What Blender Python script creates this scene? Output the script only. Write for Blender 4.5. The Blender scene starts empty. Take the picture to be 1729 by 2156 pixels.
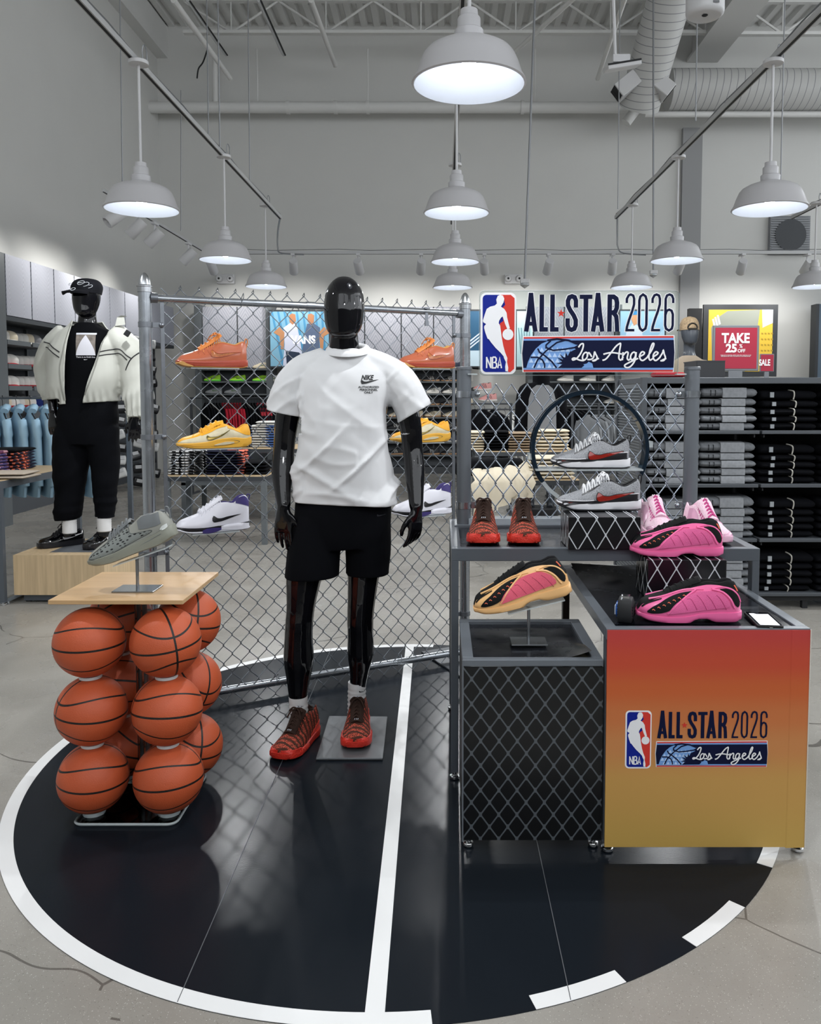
import bpy, bmesh, math, random
import numpy as np
from math import sin, cos, pi, radians, sqrt, atan2, hypot
from mathutils import Vector, Matrix, noise
random.seed(7)
S = bpy.context.scene
COL = S.collection
# ------------------------------------------------------------------ camera
H = 1.42
cam_d = bpy.data.cameras.new('camera'); cam = bpy.data.objects.new('camera', cam_d); COL.objects.link(cam)
cam.location = (0, 0, H); cam.rotation_euler = (radians(90 - 3.65), 0, 0)
cam_d.sensor_fit = 'HORIZONTAL'; cam_d.sensor_width = 36.0
cam_d.lens = 1708.5 / 1729 * 36
cam_d.shift_x = -(930 - 864.5) / 1729; cam_d.shift_y = -(1078 - 939.5) / 1729
cam_d.clip_start = 0.05; cam_d.clip_end = 100
S.camera = cam
# ------------------------------------------------------------------ world, exposure
W = bpy.data.worlds.new('world'); S.world = W; W.use_nodes = True
W.node_tree.nodes['Background'].inputs[0].default_value = (.92, .96, 1, 1)
W.node_tree.nodes['Background'].inputs[1].default_value = 2.2
S.view_settings.view_transform = 'Standard'; S.view_settings.look = 'None'
S.view_settings.exposure = 0.15; S.view_settings.gamma = 1; S.view_settings.use_curve_mapping = False
S.cycles.max_bounces = 7; S.cycles.diffuse_bounces = 3; S.cycles.glossy_bounces = 3
S.cycles.transmission_bounces = 6; S.cycles.transparent_max_bounces = 12
S.cycles.use_denoising = True; S.cycles.sample_clamp_indirect = 4; S.cycles.caustics_reflective = False; S.cycles.caustics_refractive = False
PENDANT_W, SPOT_W = 52.0, 60.0
LAMP_COL = (.97, .985, 1)
# ------------------------------------------------------------------ helpers
F_, PX_, PY_ = 1708.5, 930., 939.5
CP, SP = cos(radians(3.65)), sin(radians(3.65))
def ray(px, py):
    a = (px - PX_) / F_; b = (py - PY_) / F_
    return a, CP - b * SP, -SP - b * CP
def AY(px, py, y):            # the point seen at a pixel, at depth y
    d = ray(px, py); t = y / d[1]
    return Vector((d[0] * t, y, H + d[2] * t))
def AZ(px, py, z=0.):         # the point seen at a pixel, at height z
    d = ray(px, py); t = (z - H) / d[2]
    return Vector((d[0] * t, d[1] * t, z))
def lin(c):
    if isinstance(c, str): c = [int(c[i:i + 2], 16) / 255 for i in (0, 2, 4)]
    return tuple(x / 12.92 if x <= .04045 else ((x + .055) / 1.055) ** 2.4 for x in c)
def pchip(pts):
    x = np.array([p[0] for p in pts], float); y = np.array([p[1] for p in pts], float)
    h = np.diff(x); d = np.diff(y) / h; m = np.zeros(len(x))
    m[0], m[-1] = d[0], d[-1]
    for i in range(1, len(x) - 1):
        if d[i - 1] * d[i] > 0:
            w1 = 2 * h[i] + h[i - 1]; w2 = h[i] + 2 * h[i - 1]
            m[i] = (w1 + w2) / (w1 / d[i - 1] + w2 / d[i])
    def f(t):
        t = np.clip(np.asarray(t, float), x[0], x[-1]); i = np.clip(np.searchsorted(x, t) - 1, 0, len(x) - 2)
        s = (t - x[i]) / h[i]
        return ((1 + 2 * s) * (1 - s) ** 2 * y[i] + s * (1 - s) ** 2 * h[i] * m[i] + s * s * (3 - 2 * s) * y[i + 1] + s * s * (s - 1) * h[i] * m[i + 1])
    return f
def spline(pts, n=6, closed=False):
    P = [Vector(p) for p in pts]; out = []; N = len(P)
    for i in range(N if closed else N - 1):
        a, b, c, d = (P[(i + k) % N] if closed else P[min(max(i + k, 0), N - 1)] for k in (-1, 0, 1, 2))
        for j in range(n):
            t = j / n
            out.append(.5 * ((2 * b) + (c - a) * t + (2 * a - 5 * b + 4 * c - d) * t * t + (3 * b - a - 3 * c + d) * t ** 3))
    if not closed: out.append(P[-1])
    return out
class MB:
    def __init__(s): s.v = []; s.f = []; s.m = []; s.M = Matrix()
    def add(s, vs, fs, mi=0):
        o = len(s.v); I = s.M
        s.v += [tuple(I @ Vector(v)) for v in vs]
        s.f += [tuple(o + i for i in f) for f in fs]; s.m += [mi] * len(fs); return s
    def box(s, x0, x1, y0, y1, z0, z1, mi=0):
        return s.add([(x, y, z) for z in (z0, z1) for y in (y0, y1) for x in (x0, x1)],
                     [(0, 2, 3, 1), (4, 5, 7, 6), (0, 1, 5, 4), (2, 6, 7, 3), (0, 4, 6, 2), (1, 3, 7, 5)], mi)
    def cbox(s, c, d, mi=0): return s.box(c[0] - d[0] / 2, c[0] + d[0] / 2, c[1] - d[1] / 2, c[1] + d[1] / 2, c[2] - d[2] / 2, c[2] + d[2] / 2, mi)
    def loft(s, rings, mi=0, closed=True, caps=True, loop=False):
        n = len(rings[0]); vs = [p for r in rings for p in r]; fs = []; R = len(rings)
        for i in range(R if loop else R - 1):
            for j in range(n if closed else n - 1):
                a = i * n + j; b = i * n + (j + 1) % n; c = ((i + 1) % R) * n + (j + 1) % n; d = ((i + 1) % R) * n + j
                fs.append((a, b, c, d))
        if caps and closed and not loop: fs += [tuple(range(n - 1, -1, -1)), tuple(range((R - 1) * n, R * n))]
        return s.add(vs, fs, mi)
    def tube(s, pts, r, n=8, mi=0, loop=False, flat=1.0):
        P = [Vector(p) for p in pts]; N = len(P); rings = []; up = None
        for i in range(N):
            if loop: t = P[(i + 1) % N] - P[i - 1]
            else: t = P[min(i + 1, N - 1)] - P[max(i - 1, 0)]
            if t.length < 1e-9: t = Vector((0, 0, 1))
            t.normalize()
            if up is None:
                up = Vector((0, 0, 1)) if abs(t.z) < .9 else Vector((0, 1, 0))
            a = t.cross(up)
            if a.length < 1e-6: a = t.cross(Vector((1, 0, 0)))
            a.normalize(); b = a.cross(t).normalized(); up = b
            rr = r[i] if isinstance(r, (list, tuple)) else r
            rings.append([P[i] + (a * cos(2 * pi * k / n) + b * sin(2 * pi * k / n) * flat) * rr for k in range(n)])
        return s.loft(rings, mi, loop=loop)
    def lathe(s, prof, n=24, c=(0, 0, 0), mi=0, caps=True):
        return s.loft([[(c[0] + r * cos(2 * pi * k / n), c[1] + r * sin(2 * pi * k / n), c[2] + z) for k in range(n)] for r, z in prof], mi, caps=caps)
    def prism(s, poly, d0, d1, ax='y', mi=0):     # polygon in the two other axes, extruded along ax
        def mk(u, v, w): return {'y': (u, w, v), 'z': (u, v, w), 'x': (w, u, v)}[ax]
        n = len(poly)
        vs = [mk(u, v, d0) for u, v in poly] + [mk(u, v, d1) for u, v in poly]
        return s.add(vs, [tuple(range(n)), tuple(range(2 * n - 1, n - 1, -1))] + [(i, i + n, (i + 1) % n + n, (i + 1) % n) for i in range(n)], mi)
    def stroke(s, pts, w, d0, d1, ax='y', mi=0, closed=False, eps=0):   # a thick 2-D line as a flat solid
        P = [Vector(p) for p in pts]; N = len(P); L = []; R_ = []
        for i in range(N):
            a = P[i] - P[i - 1] if (i or closed) else None
            b = P[(i + 1) % N] - P[i] if (i < N - 1 or closed) else None
            a = a or b; b = b or a
            na = Vector((-a.y, a.x)).normalized(); nb = Vector((-b.y, b.x)).normalized()
            m = na + nb; m = m / max(m.length_squared / 2, .35)
            ww = w[i] if isinstance(w, (list, tuple)) else w
            L.append(P[i] + m * ww / 2); R_.append(P[i] - m * ww / 2)
        def mk(u, v): return {'y': lambda k: (u, k, v), 'z': lambda k: (u, v, k)}[ax]
        rings = [[mk(*L[i])(d0), mk(*R_[i])(d0), mk(*R_[i])(d1 - eps * i), mk(*L[i])(d1 - eps * i)] for i in range(N)]
        return s.loft(rings, mi, loop=closed)
    def build(s, name, mats, parent=None, smooth=None, bevel=0, seg=1, fix=True, loc=None, sub=0, **kw):
        me = bpy.data.meshes.new(name)
        me.from_pydata(s.v, [], s.f); 
        if not isinstance(mats, (list, tuple)): mats = [mats]
        for m in mats: me.materials.append(m)
        me.polygons.foreach_set('material_index', s.m)
        if fix or bevel or sub:
            bm = bmesh.new(); bm.from_mesh(me)
            if bevel:
                bmesh.ops.recalc_face_normals(bm, faces=bm.faces)
                ed = [e for e in bm.edges if len(e.link_faces) == 2 and e.calc_face_angle(0) > .6]
                bmesh.ops.bevel(bm, geom=ed, offset=bevel, segments=seg, affect='EDGES', profile=.5, clamp_overlap=True)
            if sub: bmesh.ops.subdivide_edges(bm, edges=bm.edges, cuts=sub, use_grid_fill=True)
            bmesh.ops.recalc_face_normals(bm, faces=bm.faces); bm.to_mesh(me); bm.free()
        return obj(name, me, parent, smooth, loc, **kw)
def obj(name, me, parent=None, smooth=None, loc=None, **kw):
    o = bpy.data.objects.new(name, me); COL.objects.link(o)
    if parent: o.parent = parent
    if loc: o.location = loc
    if smooth is not None:
        me.polygons.foreach_set('use_smooth', [True] * len(me.polygons))
        if smooth < 180: me.set_sharp_from_angle(angle=radians(smooth))
    for k, v in kw.items(): o[k] = v
    return o
def thing(name, label, cat, loc=(0, 0, 0), rz=0, group=None, rot=None):
    o = bpy.data.objects.new(name, None); COL.objects.link(o); o.empty_display_size = .05
    o.location = loc; o.rotation_euler = rot or (0, 0, rz)
    o['label'] = label; o['category'] = cat
    if group: o['group'] = group
    return o
def tag(o, label, cat, group=None):
    o['label'] = label; o['category'] = cat
    if group: o['group'] = group
    return o
def children(o): return [c for c in bpy.data.objects if c.parent is o]
def dup(root, loc=None, rz=None, label=None, group=None, rot=None, parent=None, scale=None, swap=None):
    ch = KIDS.get(root.name) or [(c, children(c)) for c in children(root)]
    KIDS[root.name] = ch
    r = root.copy(); COL.objects.link(r)
    if loc is not None: r.location = loc
    if rz is not None: r.rotation_euler = (0, 0, rz)
    if rot is not None: r.rotation_euler = rot
    if scale is not None: r.scale = scale
    if label: r['label'] = label
    if group: r['group'] = group
    if swap and r.data: r.data = swap_mats(r.data, swap)
    for c, gs in ch:
        d = c.copy(); COL.objects.link(d); d.parent = r
        if swap and d.data: d.data = swap_mats(d.data, swap)
        for g in gs:
            e = g.copy(); COL.objects.link(e); e.parent = d
            if swap and e.data: e.data = swap_mats(e.data, swap)
    return r
KIDS = {}; SWAPS = {}
def swap_mats(me, sw):      # a copy of a mesh in other colours (kept, so alike things share it)
    key = (me.name, tuple(sorted((a, b.name) for a, b in sw.items())))
    if key not in SWAPS:
        n = me.copy()
        for i, m in enumerate(n.materials):
            if m and m.name in sw: n.materials[i] = sw[m.name]
        SWAPS[key] = n
    return SWAPS[key]
def evaluated(o):             # the mesh of a temporary object with its modifiers applied
    dg = bpy.context.evaluated_depsgraph_get(); dg.update()
    me = bpy.data.meshes.new_from_object(o.evaluated_get(dg)); d = o.data
    bpy.data.objects.remove(o); bpy.data.meshes.remove(d); return me
def text_mesh(body, size, M, mat, name='lettering', parent=None, bold=0, ext=.0006, align='CENTER', sx=1, shear=0, space=1):
    cu = bpy.data.curves.new('t', 'FONT'); cu.body = body; cu.size = size; cu.offset = bold; cu.extrude = ext; cu.shear = shear
    cu.align_x = align; cu.align_y = 'CENTER'; cu.resolution_u = 3; cu.space_character = space
    o = bpy.data.objects.new('t', cu); COL.objects.link(o)
    dg = bpy.context.evaluated_depsgraph_get(); dg.update()
    me = bpy.data.meshes.new_from_object(o.evaluated_get(dg)); bpy.data.objects.remove(o); bpy.data.curves.remove(cu)
    me.transform(M @ Matrix.Diagonal((sx, 1, 1, 1))); me.materials.clear(); me.materials.append(mat)
    return obj(name, me, parent)
UP = Matrix.Rotation(pi / 2, 4, 'X')        # text upright, facing -y
def T(x, y, z): return Matrix.Translation((x, y, z))
# ------------------------------------------------------------------ materials
MATS = {}
def mat(name, col='808080', rough=.5, metal=0, spec=.5, coat=0, noise_=0, nscale=20, bump=0, bscale=60, emit=0, trans=0, ior=1.45, alpha=1, sheen=0, stretch=None, bdist=.002, ecol=None, rnoise=0):
    if name in MATS: return MATS[name]
    m = bpy.data.materials.new(name); m.use_nodes = True; N = m.node_tree.nodes; Lk = m.node_tree.links; b = N['Principled BSDF']
    c = lin(col) + (1,)
    if rough >= .7 and spec == .5: spec = .2
    b.inputs['Base Color'].default_value = c; b.inputs['Roughness'].default_value = rough; b.inputs['Metallic'].default_value = metal
    b.inputs['Specular IOR Level'].default_value = spec; b.inputs['Coat Weight'].default_value = coat; b.inputs['Coat Roughness'].default_value = .05
    b.inputs['Transmission Weight'].default_value = trans; b.inputs['IOR'].default_value = ior; b.inputs['Alpha'].default_value = alpha
    if sheen: b.inputs['Sheen Weight'].default_value = sheen
    if emit: b.inputs['Emission Color'].default_value = (lin(ecol) + (1,)) if ecol else c; b.inputs['Emission Strength'].default_value = emit
    if noise_ or bump or rnoise:
        tc = N.new('ShaderNodeTexCoord'); src = tc.outputs['Object']
        if stretch:
            mp = N.new('ShaderNodeMapping'); mp.inputs['Scale'].default_value = stretch; Lk.new(src, mp.inputs[0]); src = mp.outputs[0]
        if noise_ or rnoise:
            nt = N.new('ShaderNodeTexNoise'); nt.inputs['Scale'].default_value = nscale; nt.inputs['Detail'].default_value = 5; Lk.new(src, nt.inputs[0])
        if noise_:
            r = N.new('ShaderNodeValToRGB'); r.color_ramp.elements[0].position = .3; r.color_ramp.elements[1].position = .7
            r.color_ramp.elements[0].color = tuple(x * (1 - noise_) for x in c[:3]) + (1,); r.color_ramp.elements[1].color = tuple(min(1, x * (1 + noise_)) for x in c[:3]) + (1,)
            Lk.new(nt.outputs[0], r.inputs[0]); Lk.new(r.outputs[0], b.inputs['Base Color'])
        if rnoise:
            mr = N.new('ShaderNodeMapRange'); mr.inputs[1].default_value = .3; mr.inputs[2].default_value = .7; mr.inputs[3].default_value = max(0, rough - rnoise); mr.inputs[4].default_value = rough + rnoise
            Lk.new(nt.outputs[0], mr.inputs[0]); Lk.new(mr.outputs[0], b.inputs['Roughness'])
        if bump:
            bt = N.new('ShaderNodeTexNoise'); bt.inputs['Scale'].default_value = bscale; bt.inputs['Detail'].default_value = 3; Lk.new(src, bt.inputs[0])
            bp = N.new('ShaderNodeBump'); bp.inputs['Strength'].default_value = bump; bp.inputs['Distance'].default_value = bdist
            Lk.new(bt.outputs[0], bp.inputs['Height']); Lk.new(bp.outputs[0], b.inputs['Normal'])
    MATS[name] = m; return m
def nodes(name, **kw):       # a fresh material with its node tree, for the special ones
    m = mat(name, **kw); nt = m.node_tree
    def n(t, **p):
        x = nt.nodes.new('ShaderNode' + t)
        for k, v in p.items():
            if k in x.bl_rna.properties: setattr(x, k, v)
            else: x.inputs[k].default_value = v
        return x
    def mth(op, a, b=None):
        x = nt.nodes.new('ShaderNodeMath'); x.operation = op
        for i, q in enumerate((a, b)):
            if q is None: continue
            if isinstance(q, (int, float)): x.inputs[i].default_value = q
            else: nt.links.new(q, x.inputs[i])
        return x.outputs[0]
    return m, nt, n, mth, nt.nodes['Principled BSDF'], lambda a, b: nt.links.new(a, b)
# ------------------------------------------------------------------ the room
def floor_mat():
    m, nt, n, mth, b, L = nodes('polished_concrete', col='9c9a94', rough=.3, spec=.75)
    tc = n('TexCoord'); P = tc.outputs['Object']
    n1 = n('TexNoise', Scale=.9, Detail=6, Roughness=.6); L(P, n1.inputs[0])
    r1 = n('ValToRGB'); r1.color_ramp.elements[0].position = .3; r1.color_ramp.elements[1].position = .72
    r1.color_ramp.elements[0].color = lin('87837c') + (1,); r1.color_ramp.elements[1].color = lin('a4a19a') + (1,); L(n1.outputs[0], r1.inputs[0])
    cur = r1.outputs[0]
    for sc, th, col, amt in ((170, .19, 'd0cdc6', .7), (120, .15, '5a554e', .6), (320, .2, '6d6a66', .5)):   # aggregate
        v = n('TexVoronoi', Scale=sc); L(P, v.inputs[0])
        lt = mth('LESS_THAN', v.outputs['Distance'], th)
        nn = n('TexNoise', Scale=sc * .6); L(P, nn.inputs[0])
        k = mth('MULTIPLY', mth('MULTIPLY', lt, mth('GREATER_THAN', nn.outputs[0], .5)), amt)
        x = n('MixRGB'); L(k, x.inputs[0]); L(cur, x.inputs[1]); x.inputs[2].default_value = lin(col) + (1,); cur = x.outputs[0]
    # hairline cracks
    nd = n('TexNoise', Scale=2.6, Detail=2); L(P, nd.inputs[0])
    ad = n('MixRGB', blend_type='ADD'); ad.inputs[0].default_value = .14; L(P, ad.inputs[1]); L(nd.outputs[1], ad.inputs[2])
    vc = n('TexVoronoi', Scale=.8, feature='DISTANCE_TO_EDGE'); L(ad.outputs[0], vc.inputs[0])
    ck = mth('LESS_THAN', vc.outputs['Distance'], .0022)
    nm = n('TexNoise', Scale=1.1); L(P, nm.inputs[0])
    ck = mth('MULTIPLY', ck, mth('GREATER_THAN', nm.outputs[0], .5))
    x = n('MixRGB'); L(mth('MULTIPLY', ck, .75), x.inputs[0]); L(cur, x.inputs[1]); x.inputs[2].default_value = lin('4a4641') + (1,); cur = x.outputs[0]
    L(cur, b.inputs['Base Color'])
    n2 = n('TexNoise', Scale=3, Detail=4); L(P, n2.inputs[0])
    mr = n('MapRange'); mr.inputs[1].default_value = .3; mr.inputs[2].default_value = .7; mr.inputs[3].default_value = .2; mr.inputs[4].default_value = .36
    L(n2.outputs[0], mr.inputs[0]); L(mr.outputs[0], b.inputs['Roughness'])
    return m
def struct(name, bm, m, **kw):
    return bm.build(name, m, kind='structure', **kw)
XL, YB, ZC = -5.12, 15.0, 8.0
paint = mat('wall_paint', 'd3d3d0', rough=.6, noise_=.015, nscale=1.5, bump=.15, bscale=180, bdist=.001)
paint_d = mat('ceiling_paint', 'dcdcda', rough=.55)
white_metal = mat('white_metal', 'd4d4d6', rough=.35)
track_metal = mat('track_metal', 'c2c3c4', rough=.4)
dark_gap = mat('track_slot', '1b1c1e', rough=.6)
struct('floor', MB().box(XL - .3, 11, -6, YB + .3, -.2, 0), floor_mat())
struct('wall_left', MB().box(XL - .3, XL, -6, YB + .3, 0, ZC + .3), paint)
struct('wall_back', MB().box(XL, 11, YB, YB + .3, 0, ZC + .3), paint)
struct('wall_front', MB().box(XL, 11, -6.3, -6, 0, 3.4), mat('front_paint', '8c8d8e', rough=.7))  # unseen; height made low so the bright world lights the room over it
struct('wall_right', MB().box(11, 11.3, -6, YB, 0, 3.4), MATS['front_paint'])  # unseen, also stopped short to let world light in above
struct('wall_pilaster', MB().box(4.34, 4.69, 14.9, YB, 0, 6.2), mat('pilaster_paint', '98999a', rough=.6))
# corrugated roof deck
d = MB(); prof = []; x = XL
while x < 11.3:
    prof += [(x, ZC), (x + .1, ZC), (x + .13, ZC + .07), (x + .2, ZC + .07), (x + .23, ZC)]; x += .23
d.loft([[(px, yy, pz) for px, pz in prof] + [(11.3, yy, ZC + .2), (XL, yy, ZC + .2)] for yy in (-6, YB)])
struct('ceiling', d, paint_d)
struct('trim_1', MB().box(XL, XL + .2, 0, YB, 7.45, ZC), paint_d)
struct('beam', MB().box(4.5, 4.86, 6.01, YB, 7.42, ZC).box(4.4, 4.96, 6, YB - .01, 7.375, 7.425), mat('beam_paint', 'd2d2d0', rough=.5))
def joist(y, x0, x1, zb, zt, nm):
    t = thing('bar_joist', nm, 'joist', (x0, y, zb))
    m = MB().box(0, x1 - x0, -.05, .05, 0, .05).box(0, x1 - x0, -.05, .05, zt - zb - .05, zt - zb)
    m.build('chord', paint_d, t); n = int((x1 - x0) / .75); w = (x1 - x0) / n
    for i in range(n):
        g = MB().tube([(i * w, 0, .02), ((i + 1) * w, 0, zt - zb - .03)] if i % 2 else [(i * w, 0, zt - zb - .03), ((i + 1) * w, 0, .02)], .02, 6)
        if i % 2 == 0: g.tube([(i * w + w, 0, .03), (i * w + w, 0, zt - zb - .03)], .014, 6)
        g.build('web_bar', paint_d, t, smooth=60)
joist(13.95, -4.3, 4.4, 7.42, 7.99, 'pale grey roof joist with zigzag web bars below the corrugated deck')
joist(14.0, 4.95, 9.5, 7.42, 7.99, 'shorter pale grey roof joist to the right of the white beam')
# ------------------------------------------------------------------ pipes and ducts
def pipe(name, label, cat, pts, r, m, n=10, group=None, flat=1.):
    return tag(MB().tube(pts, r, n, flat=flat).build(name, m, smooth=50), label, cat, group)
pt = thing('fire_pipe', 'thick white pipe running level along the whole back wall', 'pipe', (0, 14.6, 6.45))
MB().tube([(-5.12, 0, 0), (3.35, 0, 0)], .098, 16).build('pipe_run', paint_d, pt, smooth=50)
for px in (607, 707, 775, 1100):
    xx = AY(px, 240, 14.6).x
    MB().tube([(xx - .03, 0, 0), (xx + .03, 0, 0)], .115, 16).build('coupling', paint_d, pt, smooth=50)
for px in (543, 775, 1126):
    xx = AY(px, 240, 14.6).x
    MB().tube([(xx, 0, .08), (xx, 0, 1.0)], .012, 6).build('hanger_rod', paint_d, pt, smooth=50)
a = AY(452, 120, 14.6)
MB().tube([(a.x, 0, .08), (a.x, 0, a.z - 6.45)], .05, 10).build('riser', paint_d, pt, smooth=50)
a = AY(1330, 262, 14.4)
MB().tube([(3.3, 0, 0), (3.42, -.1, -.05), (a.x, -.2, -.2), (a.x - .1, -.2, -.33)], .09, 12).build('elbow', paint_d, pt, smooth=50)
def duct_mat():
    m, nt, n, mth, b, L = nodes('spiral_duct', col='cfcfcd', rough=.45)
    tc = n('TexCoord'); sx = n('SeparateXYZ'); L(tc.outputs['Object'], sx.inputs[0])
    w = mth('FRACT', mth('MULTIPLY', mth('ADD', sx.outputs[2], mth('MULTIPLY', sx.outputs[0], .15)), 8.5))
    k = mth('LESS_THAN', w, .09); x = n('MixRGB'); L(k, x.inputs[0]); x.inputs[1].default_value = lin('c4c4c2') + (1,); x.inputs[2].default_value = lin('85868a') + (1,)
    L(x.outputs[0], b.inputs['Base Color']); bp = n('Bump', Strength=.5, Distance=.01); L(w, bp.inputs['Height']); L(bp.outputs[0], b.inputs['Normal'])
    return m
duct = duct_mat()
def duct_seg(name, p0, p1, r, label, m=duct):
    p0, p1 = Vector(p0), Vector(p1); q = (p1 - p0)
    o = MB().lathe([(r, 0), (r, q.length)], 28).build(name, m, smooth=50)
    o.location = p0; o.rotation_mode = 'QUATERNION'; o.rotation_quaternion = Vector((0, 0, 1)).rotation_difference(q)
    return tag(o, label, 'duct')
sd = thing('spiral_duct', 'round white spiral duct coming down steeply between ceiling lamps', 'duct', AY(1345, 215, 13.6))
e = duct_seg('duct_run', AY(1420, -40, 12.6), AY(1345, 225, 13.7), .335, 'x')
for k in ('label', 'category'): del e[k]
e.parent = sd; e.location = e.location - sd.location
for s_ in (-1, 1):                       # splayed diffusers at its lower end
    g = MB(); g.M = Matrix.Rotation(s_ * radians(38), 4, 'Y')
    g.box(-.19, .19, -.44, -.1, -.12, .12); o = g.build('diffuser', mat('diffuser_paint', 'cfcfd0', rough=.4), sd, bevel=.01)
    o.location = AY(1310 if s_ < 0 else 1380, 195, 13.6) - sd.location
    g = MB(); g.M = Matrix.Rotation(s_ * radians(38), 4, 'Y')
    for i in range(7): g.box(-.2 if s_ < 0 else .185, -.185 if s_ < 0 else .2, -.42 + i * .042, -.4 + i * .042, -.1, .1)
    q = g.build('grille', dark_gap, o)
hd = thing('main_duct', 'wide horizontal white duct along the upper back wall behind the spiral duct', 'duct', (3.9, 14.3, 6.64))
o = MB().lathe([(.345, 0), (.345, 7)], 28).build('duct_run', duct, hd, smooth=50); o.rotation_euler = (0, pi / 2, 0)
pipe('duct_pipe', 'slim white pipe directly under the wide horizontal duct', 'pipe', [(3.5, 14.3, 6.23), (9.5, 14.3, 6.23)], .05, paint_d)
CND = 'thin white ceiling conduits'
for p0, p1, zz, r, lab in (((365, 0), (485, 165), 6.6, .04, 'white conduit ending at a dangling black plug near the left corner'), ((655, 0), (706, 138), 7.1, .04, 'white conduit over the right half of the pipe, behind the row of hanging lamps'),
                           ((1215, -10), (1075, 118), 6.9, .035, 'white conduit beside the largest lamp, slanting down leftward'), ((1322, -20), (1258, 166), 6.6, .035, 'white conduit in front of the spiral duct')):
    A_ = AZ(*p0, zz); B_ = AZ(*p1, zz)
    pipe('ceiling_conduit', lab, 'conduit', [A_, B_], r, paint_d, 8)
for p0, p1, zz, lab in (((395, 0), (475, 115), 7.2, 'empty lighting track near the ceiling, left one of two'), ((545, 0), (597, 115), 7.2, 'empty lighting track near the ceiling, right one of two')):
    A_ = AZ(*p0, zz); B_ = AZ(*p1, zz); t = thing('ceiling_track', lab, 'track', A_); q = B_ - A_
    g = MB().tube([(0, 0, 0), q], .035, 4); g.build('rail', track_metal, t); MB().tube([(.03, 0, -.01), q + Vector((.03, 0, -.01))], .015, 4).build('slot', dark_gap, t)
a = AZ(452, 110, 7.0)
pipe('dangling_wire', 'short black wire with a plug dangling below the joist', 'wire', spline([AY(438, 100, 13), AY(428, 130, 13), AY(418, 145, 13), AY(415, 165, 13)]), .012, dark_gap, 5)
WR = 'thin hanger wires from the ceiling'
wire_m = mat('hanger_wire', '8b8d90', rough=.4, metal=.6)
for px, y0, y1, dep in ((258, -60, 400, 8), (381, 190, 486, 11.5), (439, 60, 282, 8.2), (463, 90, 318, 7), (526, 90, 380, 8.6), (1301, 242, 440, 9.4), (1465, 30, 255, 7.2), (1644, 245, 390, 7)):
    A_, B_ = AY(px, y0, dep), AY(px, y1, dep); A_.z = max(A_.z, ZC - .02) if px != 381 else A_.z
    pipe('hanger_wire', 'thin straight hanger wire, vertical, %s' % {258: 'close to the left wall, beside the first lamp', 381: 'from the pipe down to the corner track', 439: 'left of two wires above the second left lamp', 463: 'meeting the second lamp of the left row', 526: 'between second and third lamps of the left row', 1301: 'at the far end of the right track', 1465: 'in front of the slanting beam', 1644: 'behind the big right lamp stem'}[px], 'wire', [A_, B_], .006, wire_m, 5)
# ------------------------------------------------------------------ lighting tracks
def track(A_, B_, label, w=.035, cord=True):
    A_, B_ = Vector(A_), Vector(B_); t = thing('lighting_track', label, 'track', A_); q = B_ - A_
    u = Vector((0, 0, 1)); s_ = q.cross(u).normalized()
    def bar(a0, a1, z0, z1): return [[P + s_ * a0 + u * z0, P + s_ * a1 + u * z0, P + s_ * a1 + u * z1, P + s_ * a0 + u * z1] for P in (Vector(), q)]
    MB().loft(bar(-w / 2, w / 2, 0, w)).build('rail', track_metal, t)
    MB().loft(bar(-w / 4, w / 4, -.002, .004)).build('slot', dark_gap, t)
    if cord: MB().tube([(P + Vector((0, 0, w + .02 + .012 * sin(i * 2.1)))) for i, P in enumerate([q * (k / 24) for k in range(25)])], .005, 5).build('cable', wire_m, t, smooth=60)
    return t
TZ = 3.46
track((-1.9, -1, TZ), (-1.88, 9.6, TZ), 'long white lighting track carrying the left row of lamps')
track((.1, -1, TZ), (.12, 9.9, TZ), 'long white lighting track carrying the middle row of lamps')
track((2.05, -1, TZ), (2.03, 9.6, TZ), 'long white lighting track carrying the right row of lamps')
track((4.1, 4, TZ), (4.08, 9.6, TZ), 'lighting track of the outermost right lamp, mostly out of view')
track((-3.85, 9.4, 3.72), (-3.85, 13.5, 3.72), 'lighting track near the left wall carrying white spotlights', cord=False)
track((-3.85, 13.5, 3.72), (9, 13.5, 3.72), 'level lighting track across the back wall carrying white spotlights', w=.05)
pipe('track_feed', 'grey feed cable curving down from left track end to the back track', 'cable', spline([AY(590, 458, 9.6), AY(585, 490, 11), AY(585, 520, 13), AY(592, 533, 13.4), AY(640, 536, 13.45)]), .012, wire_m, 6)
pipe('track_feed', 'grey feed cable curving down from right track end to the back track', 'cable', spline([AY(1300, 458, 9.6), AY(1300, 500, 11.5), AY(1301, 520, 13), AY(1312, 533, 13.4), AY(1360, 537, 13.45)]), .012, wire_m, 6)
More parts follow.
